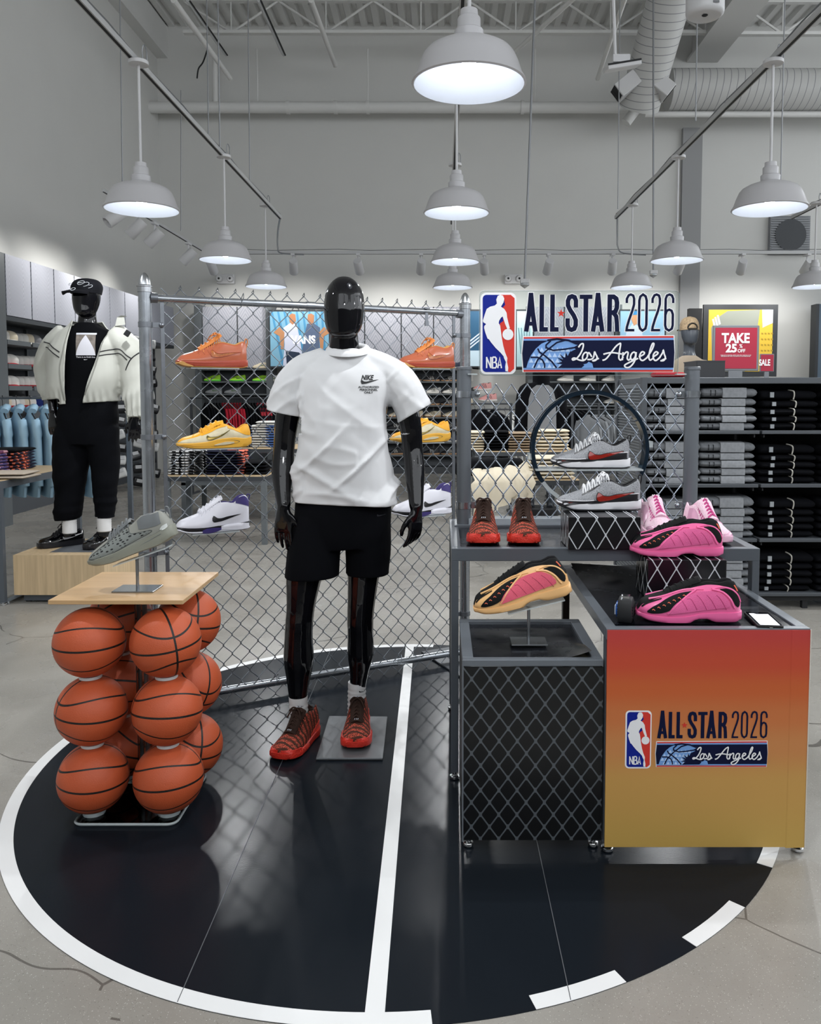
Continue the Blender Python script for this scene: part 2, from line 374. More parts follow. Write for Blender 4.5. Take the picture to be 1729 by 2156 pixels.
# spotlights on the tracks, each with its lamp
def spot_head(p, d, label):
    d = Vector(d).normalized(); t = thing('track_spotlight', label, 'spotlight', p)
    R_ = Vector((0, 0, -1)).rotation_difference(d).to_matrix().to_4x4()
    MB().box(-.03, .03, -.09, .09, -.03, 0).tube([(0, 0, -.03), (0, 0, -.14)], .014, 6).build('adapter', white_metal, t)
    g = MB(); g.M = T(0, 0, -.2) @ R_; g.lathe([(.065, .12), (.07, .11), (.075, -.13), (.068, -.14), (.06, -.09)], 16); o = g.build('housing', white_metal, t, smooth=40)
    g = MB(); g.M = T(0, 0, -.2) @ R_; g.lathe([(.058, -.085), (.0, -.085)], 16); g.build('lens', mat('spot_lens', 'fff6e8', emit=4), t)
    l = bpy.data.lights.new('spot_lamp', 'SPOT'); l.energy = SPOT_W; l.spot_size = radians(105); l.spot_blend = 1; l.shadow_soft_size = .05; l.color = (1, .985, .95)
    lo = bpy.data.objects.new('spot_lamp', l); COL.objects.link(lo); lo.parent = t; lo.location = Vector((0, 0, -.2)) + d * .2
    lo.rotation_mode = 'QUATERNION'; lo.rotation_quaternion = Vector((0, 0, -1)).rotation_difference(d); return t
ORD = ['first', 'second', 'third', 'fourth', 'fifth', 'sixth', 'seventh', 'eighth', 'ninth', 'tenth', 'eleventh', 'twelfth', 'thirteenth', 'fourteenth']
for i, px in enumerate((446, 618, 755, 887, 1020, 1155, 1290, 1432, 1563, 1700)):
    spot_head((AY(px, 541, 13.5).x, 13.5, 3.72), (.12 * (-1) ** i, .95, -.8), 'white spotlight on the back wall track, %s from the left' % ORD[i])
for i, yy in enumerate((9.75, 10.4, 11.05, 12.5)):
    spot_head((-3.85, yy, 3.72), (-.9, -.75 if i == 0 else -.1, -.95), 'white spotlight on the track by the left wall, %s from the front' % ORD[i])
# ------------------------------------------------------------------ pendant lamps
shade_m = mat('lamp_shade', 'c9c8cb', rough=.35, coat=.2)
inner_m = mat('lamp_inner', 'e9edf2', rough=.6)
bulb_m = mat('lamp_bulb', 'eef4ff', emit=15, rough=.4)
def pendant(x, y, z, label, stem=None):
    t = thing('pendant_lamp', label, 'lamp', (x, y, z), group='white dome pendant lamps in rows')
    stem = TZ - z if stem is None else stem
    out = [(.222, 0), (.227, .004), (.224, .012), (.212, .03), (.197, .075), (.182, .108), (.165, .128), (.13, .147), (.09, .16), (.058, .172)]
    inn = [(.05, .166), (.085, .153), (.125, .14), (.158, .122), (.176, .1), (.19, .07), (.206, .03), (.218, .0)]
    MB().lathe(out, 40, caps=False).build('shade', shade_m, t, smooth=45, fix=False)
    o = MB().lathe(inn + [(.222, 0)], 40, caps=False).build('reflector', inner_m, t, smooth=45, fix=False)
    MB().lathe([(.056, .165), (.058, .205), (.054, .21), (.046, .212), (.046, .252), (.042, .258), (.036, .26), (.034, .286), (.012, .29)], 24).build('socket', shade_m, t, smooth=40)
    MB().tube([(0, 0, .28), (0, 0, stem * .55), (0, 0, stem - .02)], .0085, 10).build('stem', white_metal, t, smooth=50)
    MB().lathe([(.05, stem - .035), (.06, stem - .032), (.06, stem - .012), (.055, stem - .008)], 24).build('canopy', white_metal, t, smooth=40)
    MB().tube(spline([(.03, 0, stem - .01), (.025, 0, stem + .05), (.035, 0, stem + .085), (.05, 0, stem + .05), (.05, 0, stem - .01)]), .004, 5).build('cord_loop', wire_m, t, smooth=60)
    MB().lathe([(.0, .024), (.018, .030), (.03, .046), (.033, .065), (.024, .1), (.016, .16)], 16).build('bulb', bulb_m, t, smooth=60)
    return t
def pend_light(t):
    l = bpy.data.lights.new('pendant_bulb', 'SPOT'); l.energy = PENDANT_W; l.spot_size = radians(168); l.spot_blend = .35; l.shadow_soft_size = .03; l.color = LAMP_COL
    lo = bpy.data.objects.new('pendant_bulb', l); COL.objects.link(lo); lo.parent = t; lo.location = (0, 0, .012)
rows = [('left', [(-1.85, 5.09, 2.555), (-1.875, 7.13, 2.58), (-1.93, 9.02, 2.6)]), ('middle', [(.108, 3.29, 2.64), (.102, 5.62, 2.65), (.125, 7.6, 2.64), (.125, 9.3, 2.626)]), ('right', [(2.02, 5.08, 2.555), (2.04, 7.13, 2.575), (2.06, 8.9, 2.575)])]
first = None
def put(x, y, z, lab, hid=False):
    global first
    if first is None: t = first = pendant(x, y, z, lab); 
    else:
        t = dup(first, (x, y, z), label=lab)
    PL.append(t); return t
PL = []
for nm, L_ in rows:
    for i, (x, y, z) in enumerate(L_):
        w = {'middle': ['largest pendant lamp, overhead, its glowing bulb visible inside the dome', 'second pendant lamp of the middle row, behind the largest one', 'third pendant lamp of the middle row', 'smallest pendant lamp of the middle row, just above the fence rail']}.get(nm, ['nearest pendant lamp of the %s row, hanging from the track' % nm, 'second pendant lamp of the %s row' % nm, 'farthest pendant lamp of the %s row, near the track end' % nm])[i]
        put(x, y, z, w)
put(4.0, 8.8, 2.57, 'pendant lamp cut by the right picture edge, right of the fan grille')
OFF = 'white dome pendant lamp of the same rows, nearer than the view'
for x, y, z in ((-1.9, 2.9, 2.6), (2.03, 2.9, 2.6), (.1, 1.1, 2.68), (4.1, 6.95, 2.6), (4.1, 4.9, 2.6), (4.1, 2.8, 2.6)):
    put(x, y, z, OFF)
for t in PL: pend_light(t)
# ------------------------------------------------------------------ small things high up
o = thing('access_point', 'round white ceiling device with a dark lens, at the top edge', 'device', AY(1485, 0, 5.0))
MB().lathe([(.02, -.1), (.09, -.098), (.108, -.085), (.112, -.07), (.112, .02), (.1, .03)], 32).build('body', white_metal, o, smooth=40)
MB().cbox((0.03, -.113, -.06), (.035, .004, .012)).build('label_mark', mat('grey_print', '77797c'), o)
MB().lathe([(.018, -.103), (.014, -.106), (0, -.107)], 16, c=(-.01, -.03, 0)).build('lens', dark_gap, o)
MB().tube([(0, 0, .02), (0, 0, 1.3)], .012, 8).build('rod', white_metal, o)
o = thing('panel_heater', 'flat white panel device on an arm left of the spiral duct', 'device', AY(1310, 140, 7.0))
g = MB(); g.M = Matrix.Rotation(radians(-9), 4, 'Y') @ Matrix.Rotation(radians(12), 4, 'X'); g.box(-.14, .14, -.1, .1, -.02, .025); g.build('panel', white_metal, o, bevel=.006)
g = MB(); g.M = Matrix.Rotation(radians(-9), 4, 'Y') @ Matrix.Rotation(radians(12), 4, 'X'); g.box(-.14, .14, -.102, -.099, .012, .027); g.build('face', dark_gap, o)
MB().tube([(-.02, 0, .02), (-.06, 0, .1), (-.09, 0, .8)], .014, 8).box(-.08, .06, -.03, .03, .03, .09).build('arm', white_metal, o)
for px, py, dep, lab in ((1105, 597, 9, 'small white sensor on a long thin cable, left of the right lamp row'), (1376, 577, 11, 'small white sensor on a thin cable behind the right lamp row')):
    p = AY(px, py, dep); o = thing('hanging_sensor', lab, 'sensor', p)
    top = AY(1126 if px == 1105 else 1376, 20 if px == 1105 else 225, dep) - p; top = top * ((ZC - p.z) / top.z)
    MB().tube([(0, 0, .04), top], .012, 6).build('cable', wire_m, o); MB().box(-.05, .05, -.03, .03, 0, .05).build('body', white_metal, o, bevel=.006)
    MB().lathe([(.045, 0), (.05, -.02), (.0, -.055)], 16).build('dome', mat('sensor_dome', 'dfe3e6', rough=.1, trans=.4), o, smooth=50)
for px, lab in ((476, 'twin-head emergency light on the wall left of the mannequin head'), (1081, 'twin-head emergency light on the wall above the big sign')):
    p = AY(px, 588, 14.95); o = thing('emergency_light', lab, 'emergency light', p)
    MB().box(-.16, .16, -.06, .04, -.085, .085).build('housing', white_metal, o, bevel=.01)
    for s_ in (-1, 1):
        g = MB(); g.M = T(.1 * s_, -.06, 0) @ Matrix.Rotation(pi / 2, 4, 'X'); g.lathe([(.06, 0), (.065, .03), (.05, .06), (.02, .062)], 16); h = g.build('lamp_head', white_metal, o, smooth=40)
        g = MB(); g.M = T(.1 * s_, -.125, 0) @ Matrix.Rotation(pi / 2, 4, 'X'); g.lathe([(.02, 0), (.012, .004)], 12); g.build('lens', dark_gap, h)
p = AY(1664, 495, 14.9); o = thing('wall_fan', 'grey square fan grille high on the right of the back wall', 'fan', p)
MB().box(-.36, .36, 0, .1, -.34, .34).build('housing', mat('fan_grey', '8d9094', rough=.5), o)
MB().lathe([(.28, 0), (.28, .02)], 32).build('opening', mat('fan_dark', '44474b', rough=.6), o).matrix_local = T(0, -.012, 0) @ Matrix.Rotation(pi / 2, 4, 'X')
for i in range(17):
    MB().box(-.35, .35, -.03, -.018, -.33 + i * .041, -.318 + i * .041).build('slat', mat('fan_slat', '9a9da1', rough=.5), o)
# ------------------------------------------------------------------ court mat
vinyl = mat('black_vinyl', '171c22', rough=.22, spec=.12, bump=.22, bscale=420, bdist=.0004)
white_vinyl = mat('white_vinyl', 'e9eaea', rough=.45, noise_=.02, nscale=3, bump=.1, bscale=40)
mx, my, mr_ = -.167, 3.134, 1.4
t = thing('court_mat', 'round black vinyl court floor mat with white border and centre line', 'floor mat', (mx, my, 0))
MB().lathe([(mr_, 0), (mr_, .0015)], 160).build('mat_base', vinyl, t)
def arc_piece(name, a0, a1, z0=.0015, z1=.0025, w=.045):
    n = max(4, int(abs(a1 - a0) / 1.5)); rings = []
    for i in range(n + 1):
        a = radians(a0 + (a1 - a0) * i / n); c, s_ = cos(a), sin(a)
        rings.append([(mr_ * c, mr_ * s_, z0), ((mr_ - w) * c, (mr_ - w) * s_, z0), ((mr_ - w) * c, (mr_ - w) * s_, z1), (mr_ * c, mr_ * s_, z1)])
    return MB().loft(rings).build(name, white_vinyl, t)
arc_piece('border_line', 85, 276)
for a in (-74, -54, -34, -14, 6, 26, 46, 66): arc_piece('dash', a, a + 10)
g = MB(); g.M = Matrix.Rotation(radians(.55), 4, 'Z'); g.box(-.0225, .0235, -mr_ + .045, mr_ - .045, .0015, .0025); g.build('centre_line', white_vinyl, t)
for x in (-.618 - mx, .303 - mx):
    hy = sqrt(mr_ ** 2 - x * x) - .002
    MB().box(x - .001, x + .001, -hy, hy, .0014, .0028).build('seam', mat('seam_grey', '5d6064', rough=.5), t)
# ------------------------------------------------------------------ chain link fence
galv = mat('galvanised_steel', 'a2a7ad', rough=.25, metal=.9, noise_=.025, nscale=25, rnoise=.04)
galv_w = mat('galvanised_wire', '7b8187', rough=.35, metal=.85)
galv_d = mat('galvanised_dark', '74787e', rough=.4, metal=.7, noise_=.1, nscale=30)
F0 = Vector((-1.276, 3.52, 0)); F1 = Vector((.122, 4.25, 0)); FL = (F1 - F0).length; FA = atan2(F1.y - F0.y, F1.x - F0.x)
fence = thing('chain_link_fence', 'galvanised chain link fence panel with round posts behind the white shirt mannequin', 'fence', F0, FA)
def cap_post(x, h, r=.027):
    o = MB().lathe([(r, 0), (r, h)], 28).build('post', galv, fence, smooth=50, loc=(x, 0, .012))
    MB().lathe([(r + .001, h - .02), (r + .003, h - .019), (r + .003, h + .002), (r + .006, h + .004), (r + .006, h + .008), (r, h + .012), (r - .003, h + .03), (r - .01, h + .05), (r - .018, h + .061), (0, h + .066)], 28).build('post_cap', mat('cap_metal', 'b9bcc0', rough=.2, metal=1), o, smooth=40)
    return o
def band(par, x, z, r, side, m=galv_d, w=.022, name='tension_band', ext=.045):
    g = MB().lathe([(r, -w / 2), (r + .003, -w / 2), (r + .003, w / 2), (r, w / 2)], 24, (x, 0, z), caps=False)
    g.box(*(sorted((x + side * (r - .002), x + side * (r + ext)))), -.006, .006, z - w / 2, z + w / 2)
    b = g.build(name, m, par, smooth=50)
    g = MB(); g.M = T(x + side * (r + ext - .006), -.006, z) @ Matrix.Rotation(pi / 2, 4, 'X'); g.lathe([(.011, 0), (.011, .006), (.007, .011), (0, .012)], 12); g.build('carriage_bolt', m, b, smooth=50)
    return b
cap_post(0, 1.865); cap_post(FL, 1.87)
for z in (1.72, 1.235, .725, .25): band(fence, 0, z, .027, 1)
for z in (1.725, 1.24, .73, .26): band(fence, FL, z, .027, -1)
o = MB().tube([(.026, 0, 1.835), (FL - .026, 0, 1.84)], .0165, 16).build('top_rail', galv, fence, smooth=50)
MB().tube([(.72, 0, 1.8375), (.76, 0, 1.8376)], .019, 16).build('sleeve', galv, o, smooth=50)
for x in (.022, FL - .05): MB().tube([(x, 0, 1.836), (x + .03, 0, 1.836)], .022, 16).build('rail_cup', galv_d, o, smooth=50)
o = MB().tube([(.026, .012, .055), (FL - .026, .012, .05)], .018, 16).build('bottom_rail', galv, fence, smooth=50)
MB().box(.062, .078, -.004, .004, .03, 1.85).build('tension_bar', galv_d, fence)
MB().box(FL - .075, FL - .06, -.004, .004, .03, 1.85).build('tension_bar', galv_d, fence)
g = MB().box(1.335, 1.35, -.024, -.02, 1.77, 1.83).box(1.335, 1.35, -.024, .02, 1.85, 1.857).box(1.333, 1.352, -.028, -.018, 1.765, 1.79); g.build('hook', galv_d, fence)
for x, wd in ((0, .30), (FL, .30)):
    MB().box(x - .15, x + .17, -.22, .22, 0.003, .012).build('base_plate', mat('base_plate_metal', '43474b', rough=.35, metal=.5, noise_=.1, nscale=8), fence, bevel=.002)
def link_wires(par, x0, n, w, hh, z0, rows, r, m, name='wire', top_twist=True, n_side=6, yoff=0):
    ms = []
    for ph in (0, 1):
        P = []
        for k in range(rows + 1):
            z = z0 + k * hh; right = (k + ph) % 2
            xx = w + r * 1.1 if right else -r * 1.1; yy = (r * 1.05 if (k // 2 + ph) % 2 else -r * 1.05) + yoff
            if k in (0, rows):
                P += [(xx * .86 + w * .07, yy, z), (xx, yy, z + (.0 if k else 0))] if k else [(xx, yy, z), (xx * .86 + w * .07, yy, z + hh * .1)]
            else:
                P += [(xx + (-1 if right else 1) * w * .07, yy * .6, z - hh * .09), (xx, yy, z - hh * .02), (xx, -yy + 2 * yoff, z + hh * .02), (xx + (-1 if right else 1) * w * .07, -yy * .6 + 1.6 * yoff, z + hh * .09)]
        if top_twist and (rows + ph) % 2 == 0: pass
        ms.append(MB().tube(P, r, n_side))
    first_ = [None, None]
    for i in range(n):
        ph = i % 2
        if first_[ph] is None: o = first_[ph] = ms[ph].build(name, m, par, smooth=60, loc=(x0 + i * w, 0, 0))
        else:
            o = first_[ph].copy(); COL.objects.link(o); o.parent = par; o.location = (x0 + i * w, 0, 0)
nw = 36; ww = (FL - .135) / nw
link_wires(fence, .068, nw, ww, .0447, -.004 + .006, 42, .0021, galv_w)
for k in range(0, nw + 1, 2):        # twisted ends: each peak is two wires looped together
    if k in (0, nw): continue
    x = .068 + k * ww
    g = MB().tube([(x - .006, -.004, 1.872), (x + .005, .004, 1.884), (x + .001, -.003, 1.895)], .0021, 5).tube([(x + .006, -.004, 1.872), (x - .005, .003, 1.884), (x + .003, .003, 1.893)], .0021, 5)
    g.build('twisted_end', galv_w, fence)
for s_, z in ((.42, 1.855), (.56, .075), (.93, .07), (1.2, .07)): MB().tube([(s_ - .012, -.012, z - .03), (s_, -.024, z), (s_ + .004, -.006, z + .022), (s_, .024, z), (s_ - .01, .0, z - .035)], .0018, 5).build('tie_wire', galv_w, fence)
# ------------------------------------------------------------------ materials for the display tables
def acrylic_mat(name, tint='f4f8f8', edge=.1, rough=.02, dens=0):
    m = bpy.data.materials.new(name); m.use_nodes = True; nt = m.node_tree; nt.nodes.clear()
    out = nt.nodes.new('ShaderNodeOutputMaterial'); mix = nt.nodes.new('ShaderNodeMixShader'); tr = nt.nodes.new('ShaderNodeBsdfTransparent'); gl = nt.nodes.new('ShaderNodeBsdfGlossy'); fr = nt.nodes.new('ShaderNodeFresnel')
    tr.inputs[0].default_value = lin(tint) + (1,); gl.inputs['Roughness'].default_value = rough; fr.inputs[0].default_value = 1.35
    nt.links.new(fr.outputs[0], mix.inputs[0]); nt.links.new(tr.outputs[0], mix.inputs[1]); nt.links.new(gl.outputs[0], mix.inputs[2]); nt.links.new(mix.outputs[0], out.inputs[0])
    MATS[name] = m; return m
acrylic = acrylic_mat('clear_acrylic'); acrylic_e = mat('acrylic_edge', 'cfd8da', rough=.15, alpha=.55, spec=.8)
blue_acr = mat('smoked_acrylic', '1d2c3a', rough=.08, trans=.35, ior=1.3, spec=.6)
steel = mat('display_frame', '585e65', rough=.38, metal=.25, noise_=.03, nscale=8)
steel_hi = mat('display_frame_top', '6b7178', rough=.33, metal=.25)
black_sheet = mat('black_sheet', '15171d', rough=.22, noise_=.25, nscale=9, rnoise=.12, bump=.1, bscale=20)
black_p = mat('black_panel', '0e0f11', rough=.4)
chrome = mat('chrome', 'd0d2d4', rough=.12, metal=1)
def foot(g, x, y, r=.02): return g.lathe([(r * .8, 0), (r, .003), (r, .011), (r * .9, .013), (r * .5, .014), (r * .5, .03)], 20, (x, y, 0))
def link_print(name, w, h, lw, base='0b0c10', line='8e959b', ox=0, oz=0, rough=.35, axes='XZ'):
    m, nt, n, mth, b, L = nodes(name, col=base, rough=rough)
    tc = n('TexCoord'); s_ = n('SeparateXYZ'); L(tc.outputs['Object'], s_.inputs[0])
    ge = n('NewGeometry'); nn = n('SeparateXYZ'); L(ge.outputs['Normal'], nn.inputs[0])
    ax = mth('GREATER_THAN', mth('ABSOLUTE', nn.outputs[0]), .7)
    uu = mth('ADD', mth('MULTIPLY', s_.outputs[0], mth('SUBTRACT', 1, ax)), mth('MULTIPLY', s_.outputs[1], ax))
    u = mth('DIVIDE', mth('ADD', uu, ox), w); v = mth('DIVIDE', mth('ADD', s_.outputs[2], oz), h)
    res = None
    for op in ('ADD', 'SUBTRACT'):
        q = mth('ABSOLUTE', mth('SUBTRACT', mth('FRACT', mth(op, u, v)), .5))
        k = mth('LESS_THAN', q, lw / w * 1.35); res = k if res is None else mth('MAXIMUM', res, k)
    # knuckles: a small ring at every crossing
    du = mth('SUBTRACT', mth('FRACT', mth('ADD', u, 0.0)), .5); dv = mth('SUBTRACT', mth('FRACT', mth('ADD', v, .0)), .5)
    for (a_, c_) in ((0, .5), (.5, 0)):
        x1 = mth('SUBTRACT', mth('FRACT', mth('ADD', u, a_)), .5); z1 = mth('SUBTRACT', mth('FRACT', mth('ADD', v, c_)), .5)
        dd = mth('SQRT', mth('ADD', mth('POWER', mth('MULTIPLY', x1, w), 2), mth('POWER', mth('MULTIPLY', z1, h * .6), 2)))
        k = mth('MULTIPLY', mth('LESS_THAN', dd, lw * 2.3), mth('GREATER_THAN', dd, lw * 1.1)); res = mth('MAXIMUM', res, k)
    x = n('MixRGB'); L(res, x.inputs[0]); x.inputs[1].default_value = lin(base) + (1,); x.inputs[2].default_value = lin(line) + (1,)
    L(x.outputs[0], b.inputs['Base Color']); return m
# ------------------------------------------------------------------ tall grey table at the back
tx0, tx1, ty0, ty1, tz = .035, 1.15, 2.9, 3.6, .866
tb = thing('display_table', 'tall dark grey steel display table under the brown red sneakers', 'table', (tx0, ty0, .003))
def frame_table(t, w, d, z, rail=.046, leg=.027, legd=.04, drop=None):
    g = MB().box(0, w, 0, .035, z - rail, z).box(0, w, d - .035, d, z - rail, z).box(0, .035, .035, d - .035, z - rail, z).box(w - .035, w, .035, d - .035, z - rail, z)
    g.build('top_frame', steel, t, bevel=.0015)
    for x in (0, w - leg):
        for y in (0, d - legd):
            lg = MB().box(x, x + leg, y, y + legd, .03, z - rail).build('leg', steel, t, bevel=.0015)
            foot(MB(), x + leg / 2, y + legd / 2, .019).build('levelling_foot', chrome, lg, smooth=40)
frame_table(tb, tx1 - tx0, ty1 - ty0, tz - .004)
MB().box(.03, tx1 - tx0 - .03, .03, ty1 - ty0 - .03, tz - .02, tz - .006).build('top_panel', black_sheet, tb)
MB().box(0.004, .012, .05, ty1 - ty0 - .05, .25, tz - .046).build('side_panel', black_p, tb)
# ------------------------------------------------------------------ black pedestal
bx0, bx1, by0, by1, bz = .064, .497, 2.44, 2.895, .605
bp_ = thing('black_pedestal', 'low black pedestal with printed chain link front and grey frame', 'pedestal', (bx0, by0, .003))
w, d_ = bx1 - bx0, by1 - by0
g = MB().box(0, w, 0, .028, bz - .02, bz).box(0, w, d_ - .03, d_, bz - .02, bz).box(0, .034, .028, d_ - .03, bz - .02, bz).box(w - .034, w, .028, d_ - .03, bz - .02, bz); g.build('top_frame', steel_hi, bp_, bevel=.0015)
MB().box(0.0035, w - .001, -.002, .004, .035, bz - .022).build('front_panel', link_print('print_pedestal', .0565, .078, .0021, line='50555a', base='0c0d0f', rough=.3), bp_)
MB().box(-.001, .0035, -.003, .006, .03, bz - .001).build('edge_trim', steel_hi, bp_)
MB().box(.001, .006, .006, d_ - .01, .04, bz - .021).build('side_panel', black_p, bp_)
MB().box(w - .008, w - .002, .006, d_ - .01, .04, bz - .021).build('side_panel', black_p, bp_)
g = MB(); rings = []
for i in range(21):
    u = i / 20; x = .03 + (w - .062) * u
    rings.append([(x, y, bz - .012 + .0005 + max(0, u - .55) ** 2 * .16 * max(0, 1 - (y - .026) / .2)) for y in np.linspace(.026, d_ - .03, 9)])
g.loft(rings, closed=False); g.build('loose_sheet', black_sheet, bp_, smooth=60)
MB().box(.03, w - .03, .028, d_ - .03, bz - .02, bz - .0135).build('top_panel', mat('raw_board', '6a6453', rough=.7), bp_)
for x in (.02, w - .02):
    for y in (.03, d_ - .03): foot(MB(), x, y, .0165).build('levelling_foot', chrome, bp_, smooth=40)
# ------------------------------------------------------------------ orange pedestal
ox0, ox1, oy0, oy1, oz = .5, 1.12, 2.418, 3.34, .709
op = thing('orange_pedestal', 'grey framed pedestal with a sunset orange gradient front and league logos', 'pedestal', (ox0, oy0, .003))
w, d_ = ox1 - ox0, oy1 - oy0
g = MB().box(0, w, 0, .03, oz - .035, oz).box(0, w, d_ - .035, d_, oz - .035, oz).box(0, .034, .03, d_ - .035, oz - .035, oz).box(w - .034, w, .03, d_ - .035, oz - .035, oz); g.build('top_frame', steel_hi, op, bevel=.0015)
MB().box(.034, w - .034, .03, d_ - .035, oz - .02, oz - .006).build('top_panel', black_sheet, op)
rings = [[(.03 + (w * .62) * u, y, oz - .004 + max(0, y - .62) ** 2 * .35 * (1 - u)) for y in np.linspace(.06, d_ - .05, 14)] for u in np.linspace(0, 1, 6)]
MB().loft(rings, closed=False).build('loose_sheet', black_sheet, op, smooth=60)
for x in (0, w - .027):
    for y in (0.01, d_ - .045):
        lg = MB().box(x, x + .027, y, y + .035, .03, oz - .035).build('leg', steel if y < .1 else black_p, op)
        foot(MB(), x + .016, y + .017, .019).build('levelling_foot', chrome, lg, smooth=40)
def orange_mat():
    m, nt, n, mth, b, L = nodes('sunset_print', col='d0602a', rough=.5)
    tc = n('TexCoord'); s_ = n('SeparateXYZ'); L(tc.outputs['Object'], s_.inputs[0])
    mr = n('MapRange'); mr.inputs[1].default_value = .02; mr.inputs[2].default_value = .7; L(s_.outputs[2], mr.inputs[0])
    r = n('ValToRGB'); r.color_ramp.interpolation = 'EASE'; e = r.color_ramp.elements
    e[0].position = 0; e[0].color = lin('bd9a50') + (1,); e[1].position = 1; e[1].color = lin('b43a36') + (1,)
    for p_, c in ((.3, 'bf934f'), (.48, 'c07f4a'), (.62, 'bf6d3c'), (.74, 'bd5a2c'), (.86, 'ba452c')): q = e.new(p_); q.color = lin(c) + (1,)
    L(mr.outputs[0], r.inputs[0]); L(r.outputs[0], b.inputs['Base Color']); return m
om = orange_mat()
MB().box(.002, w - .062, -.003, .004, .026, oz - .004).build('front_panel', om, op)
g = MB(); g.prism([(w - .062, -.003), (w - .058, -.0045), (w - .002, -.002), (w - .001, .006), (w - .062, .004)], .024, oz - .004, ax='z'); g.build('wrap_edge', om, op)
MB().box(w - .003, w, -.0035, .01, .024, oz - .002).build('edge_trim', mat('pale_edge', 'cfc8be', rough=.5), op)
# ------------------------------------------------------------------ the league logo artwork
navy = mat('print_navy', '0a1233', rough=.6, spec=.15); pwhite = mat('print_white', 'e6e7ea', rough=.5); pred = mat('print_red', 'cb3a31', rough=.6, spec=.2); pblue = mat('print_blue', '0d2186', rough=.6, spec=.2); psky = mat('print_sky', '6f9bd6', rough=.45); ppale = mat('print_pale', 'b4cdee', rough=.45)
def rrect(x0, y0, x1, y1, r, n=6):
    P = []
    for cx, cy, a in ((x1 - r, y1 - r, 0), (x0 + r, y1 - r, 90), (x0 + r, y0 + r, 180), (x1 - r, y0 + r, 270)):
        P += [(cx + r * cos(radians(a + 90 * i / n)), cy + r * sin(radians(a + 90 * i / n))) for i in range(n + 1)]
    return P
def star_pts(cx, cy, r): return [(cx + (r if k % 2 == 0 else r * .4) * sin(pi * k / 5), cy - (r if k % 2 == 0 else r * .4) * cos(pi * k / 5)) for k in range(10)]
def ell(cx, cy, rx, ry, sl=0, n=18): return [(cx + rx * cos(2 * pi * k / n) - sl * ry * sin(2 * pi * k / n), cy + ry * sin(2 * pi * k / n)) for k in range(n)]
PLAYER = [(1230, 212), (1255, 200), (1285, 208), (1300, 240), (1292, 278), (1278, 300), (1265, 322), (1300, 345), (1325, 385), (1330, 430), (1345, 490), (1360, 545), (1333, 552), (1310, 500), (1290, 440), (1283, 422), (1265, 435), (1245, 468), (1242, 492), (1257, 515), (1265, 570), (1275, 640), (1290, 720), (1310, 790), (1335, 850), (1332, 892), (1345, 950), (1342, 988), (1316, 986), (1312, 940), (1320, 892), (1300, 852), (1295, 832), (1265, 797), (1210, 745), (1165, 692), (1138, 655), (1125, 650), (1102, 590), (1088, 540), (1090, 520), (1110, 500), (1080, 482), (1075, 465), (1095, 400), (1115, 345), (1150, 322), (1200, 310), (1222, 290), (1215, 250)]
def nba_xy(p): return ((p[0] - 1050) * (295 / 370.) + 48, (p[1] - 178) * (680 / 838.) + 64)
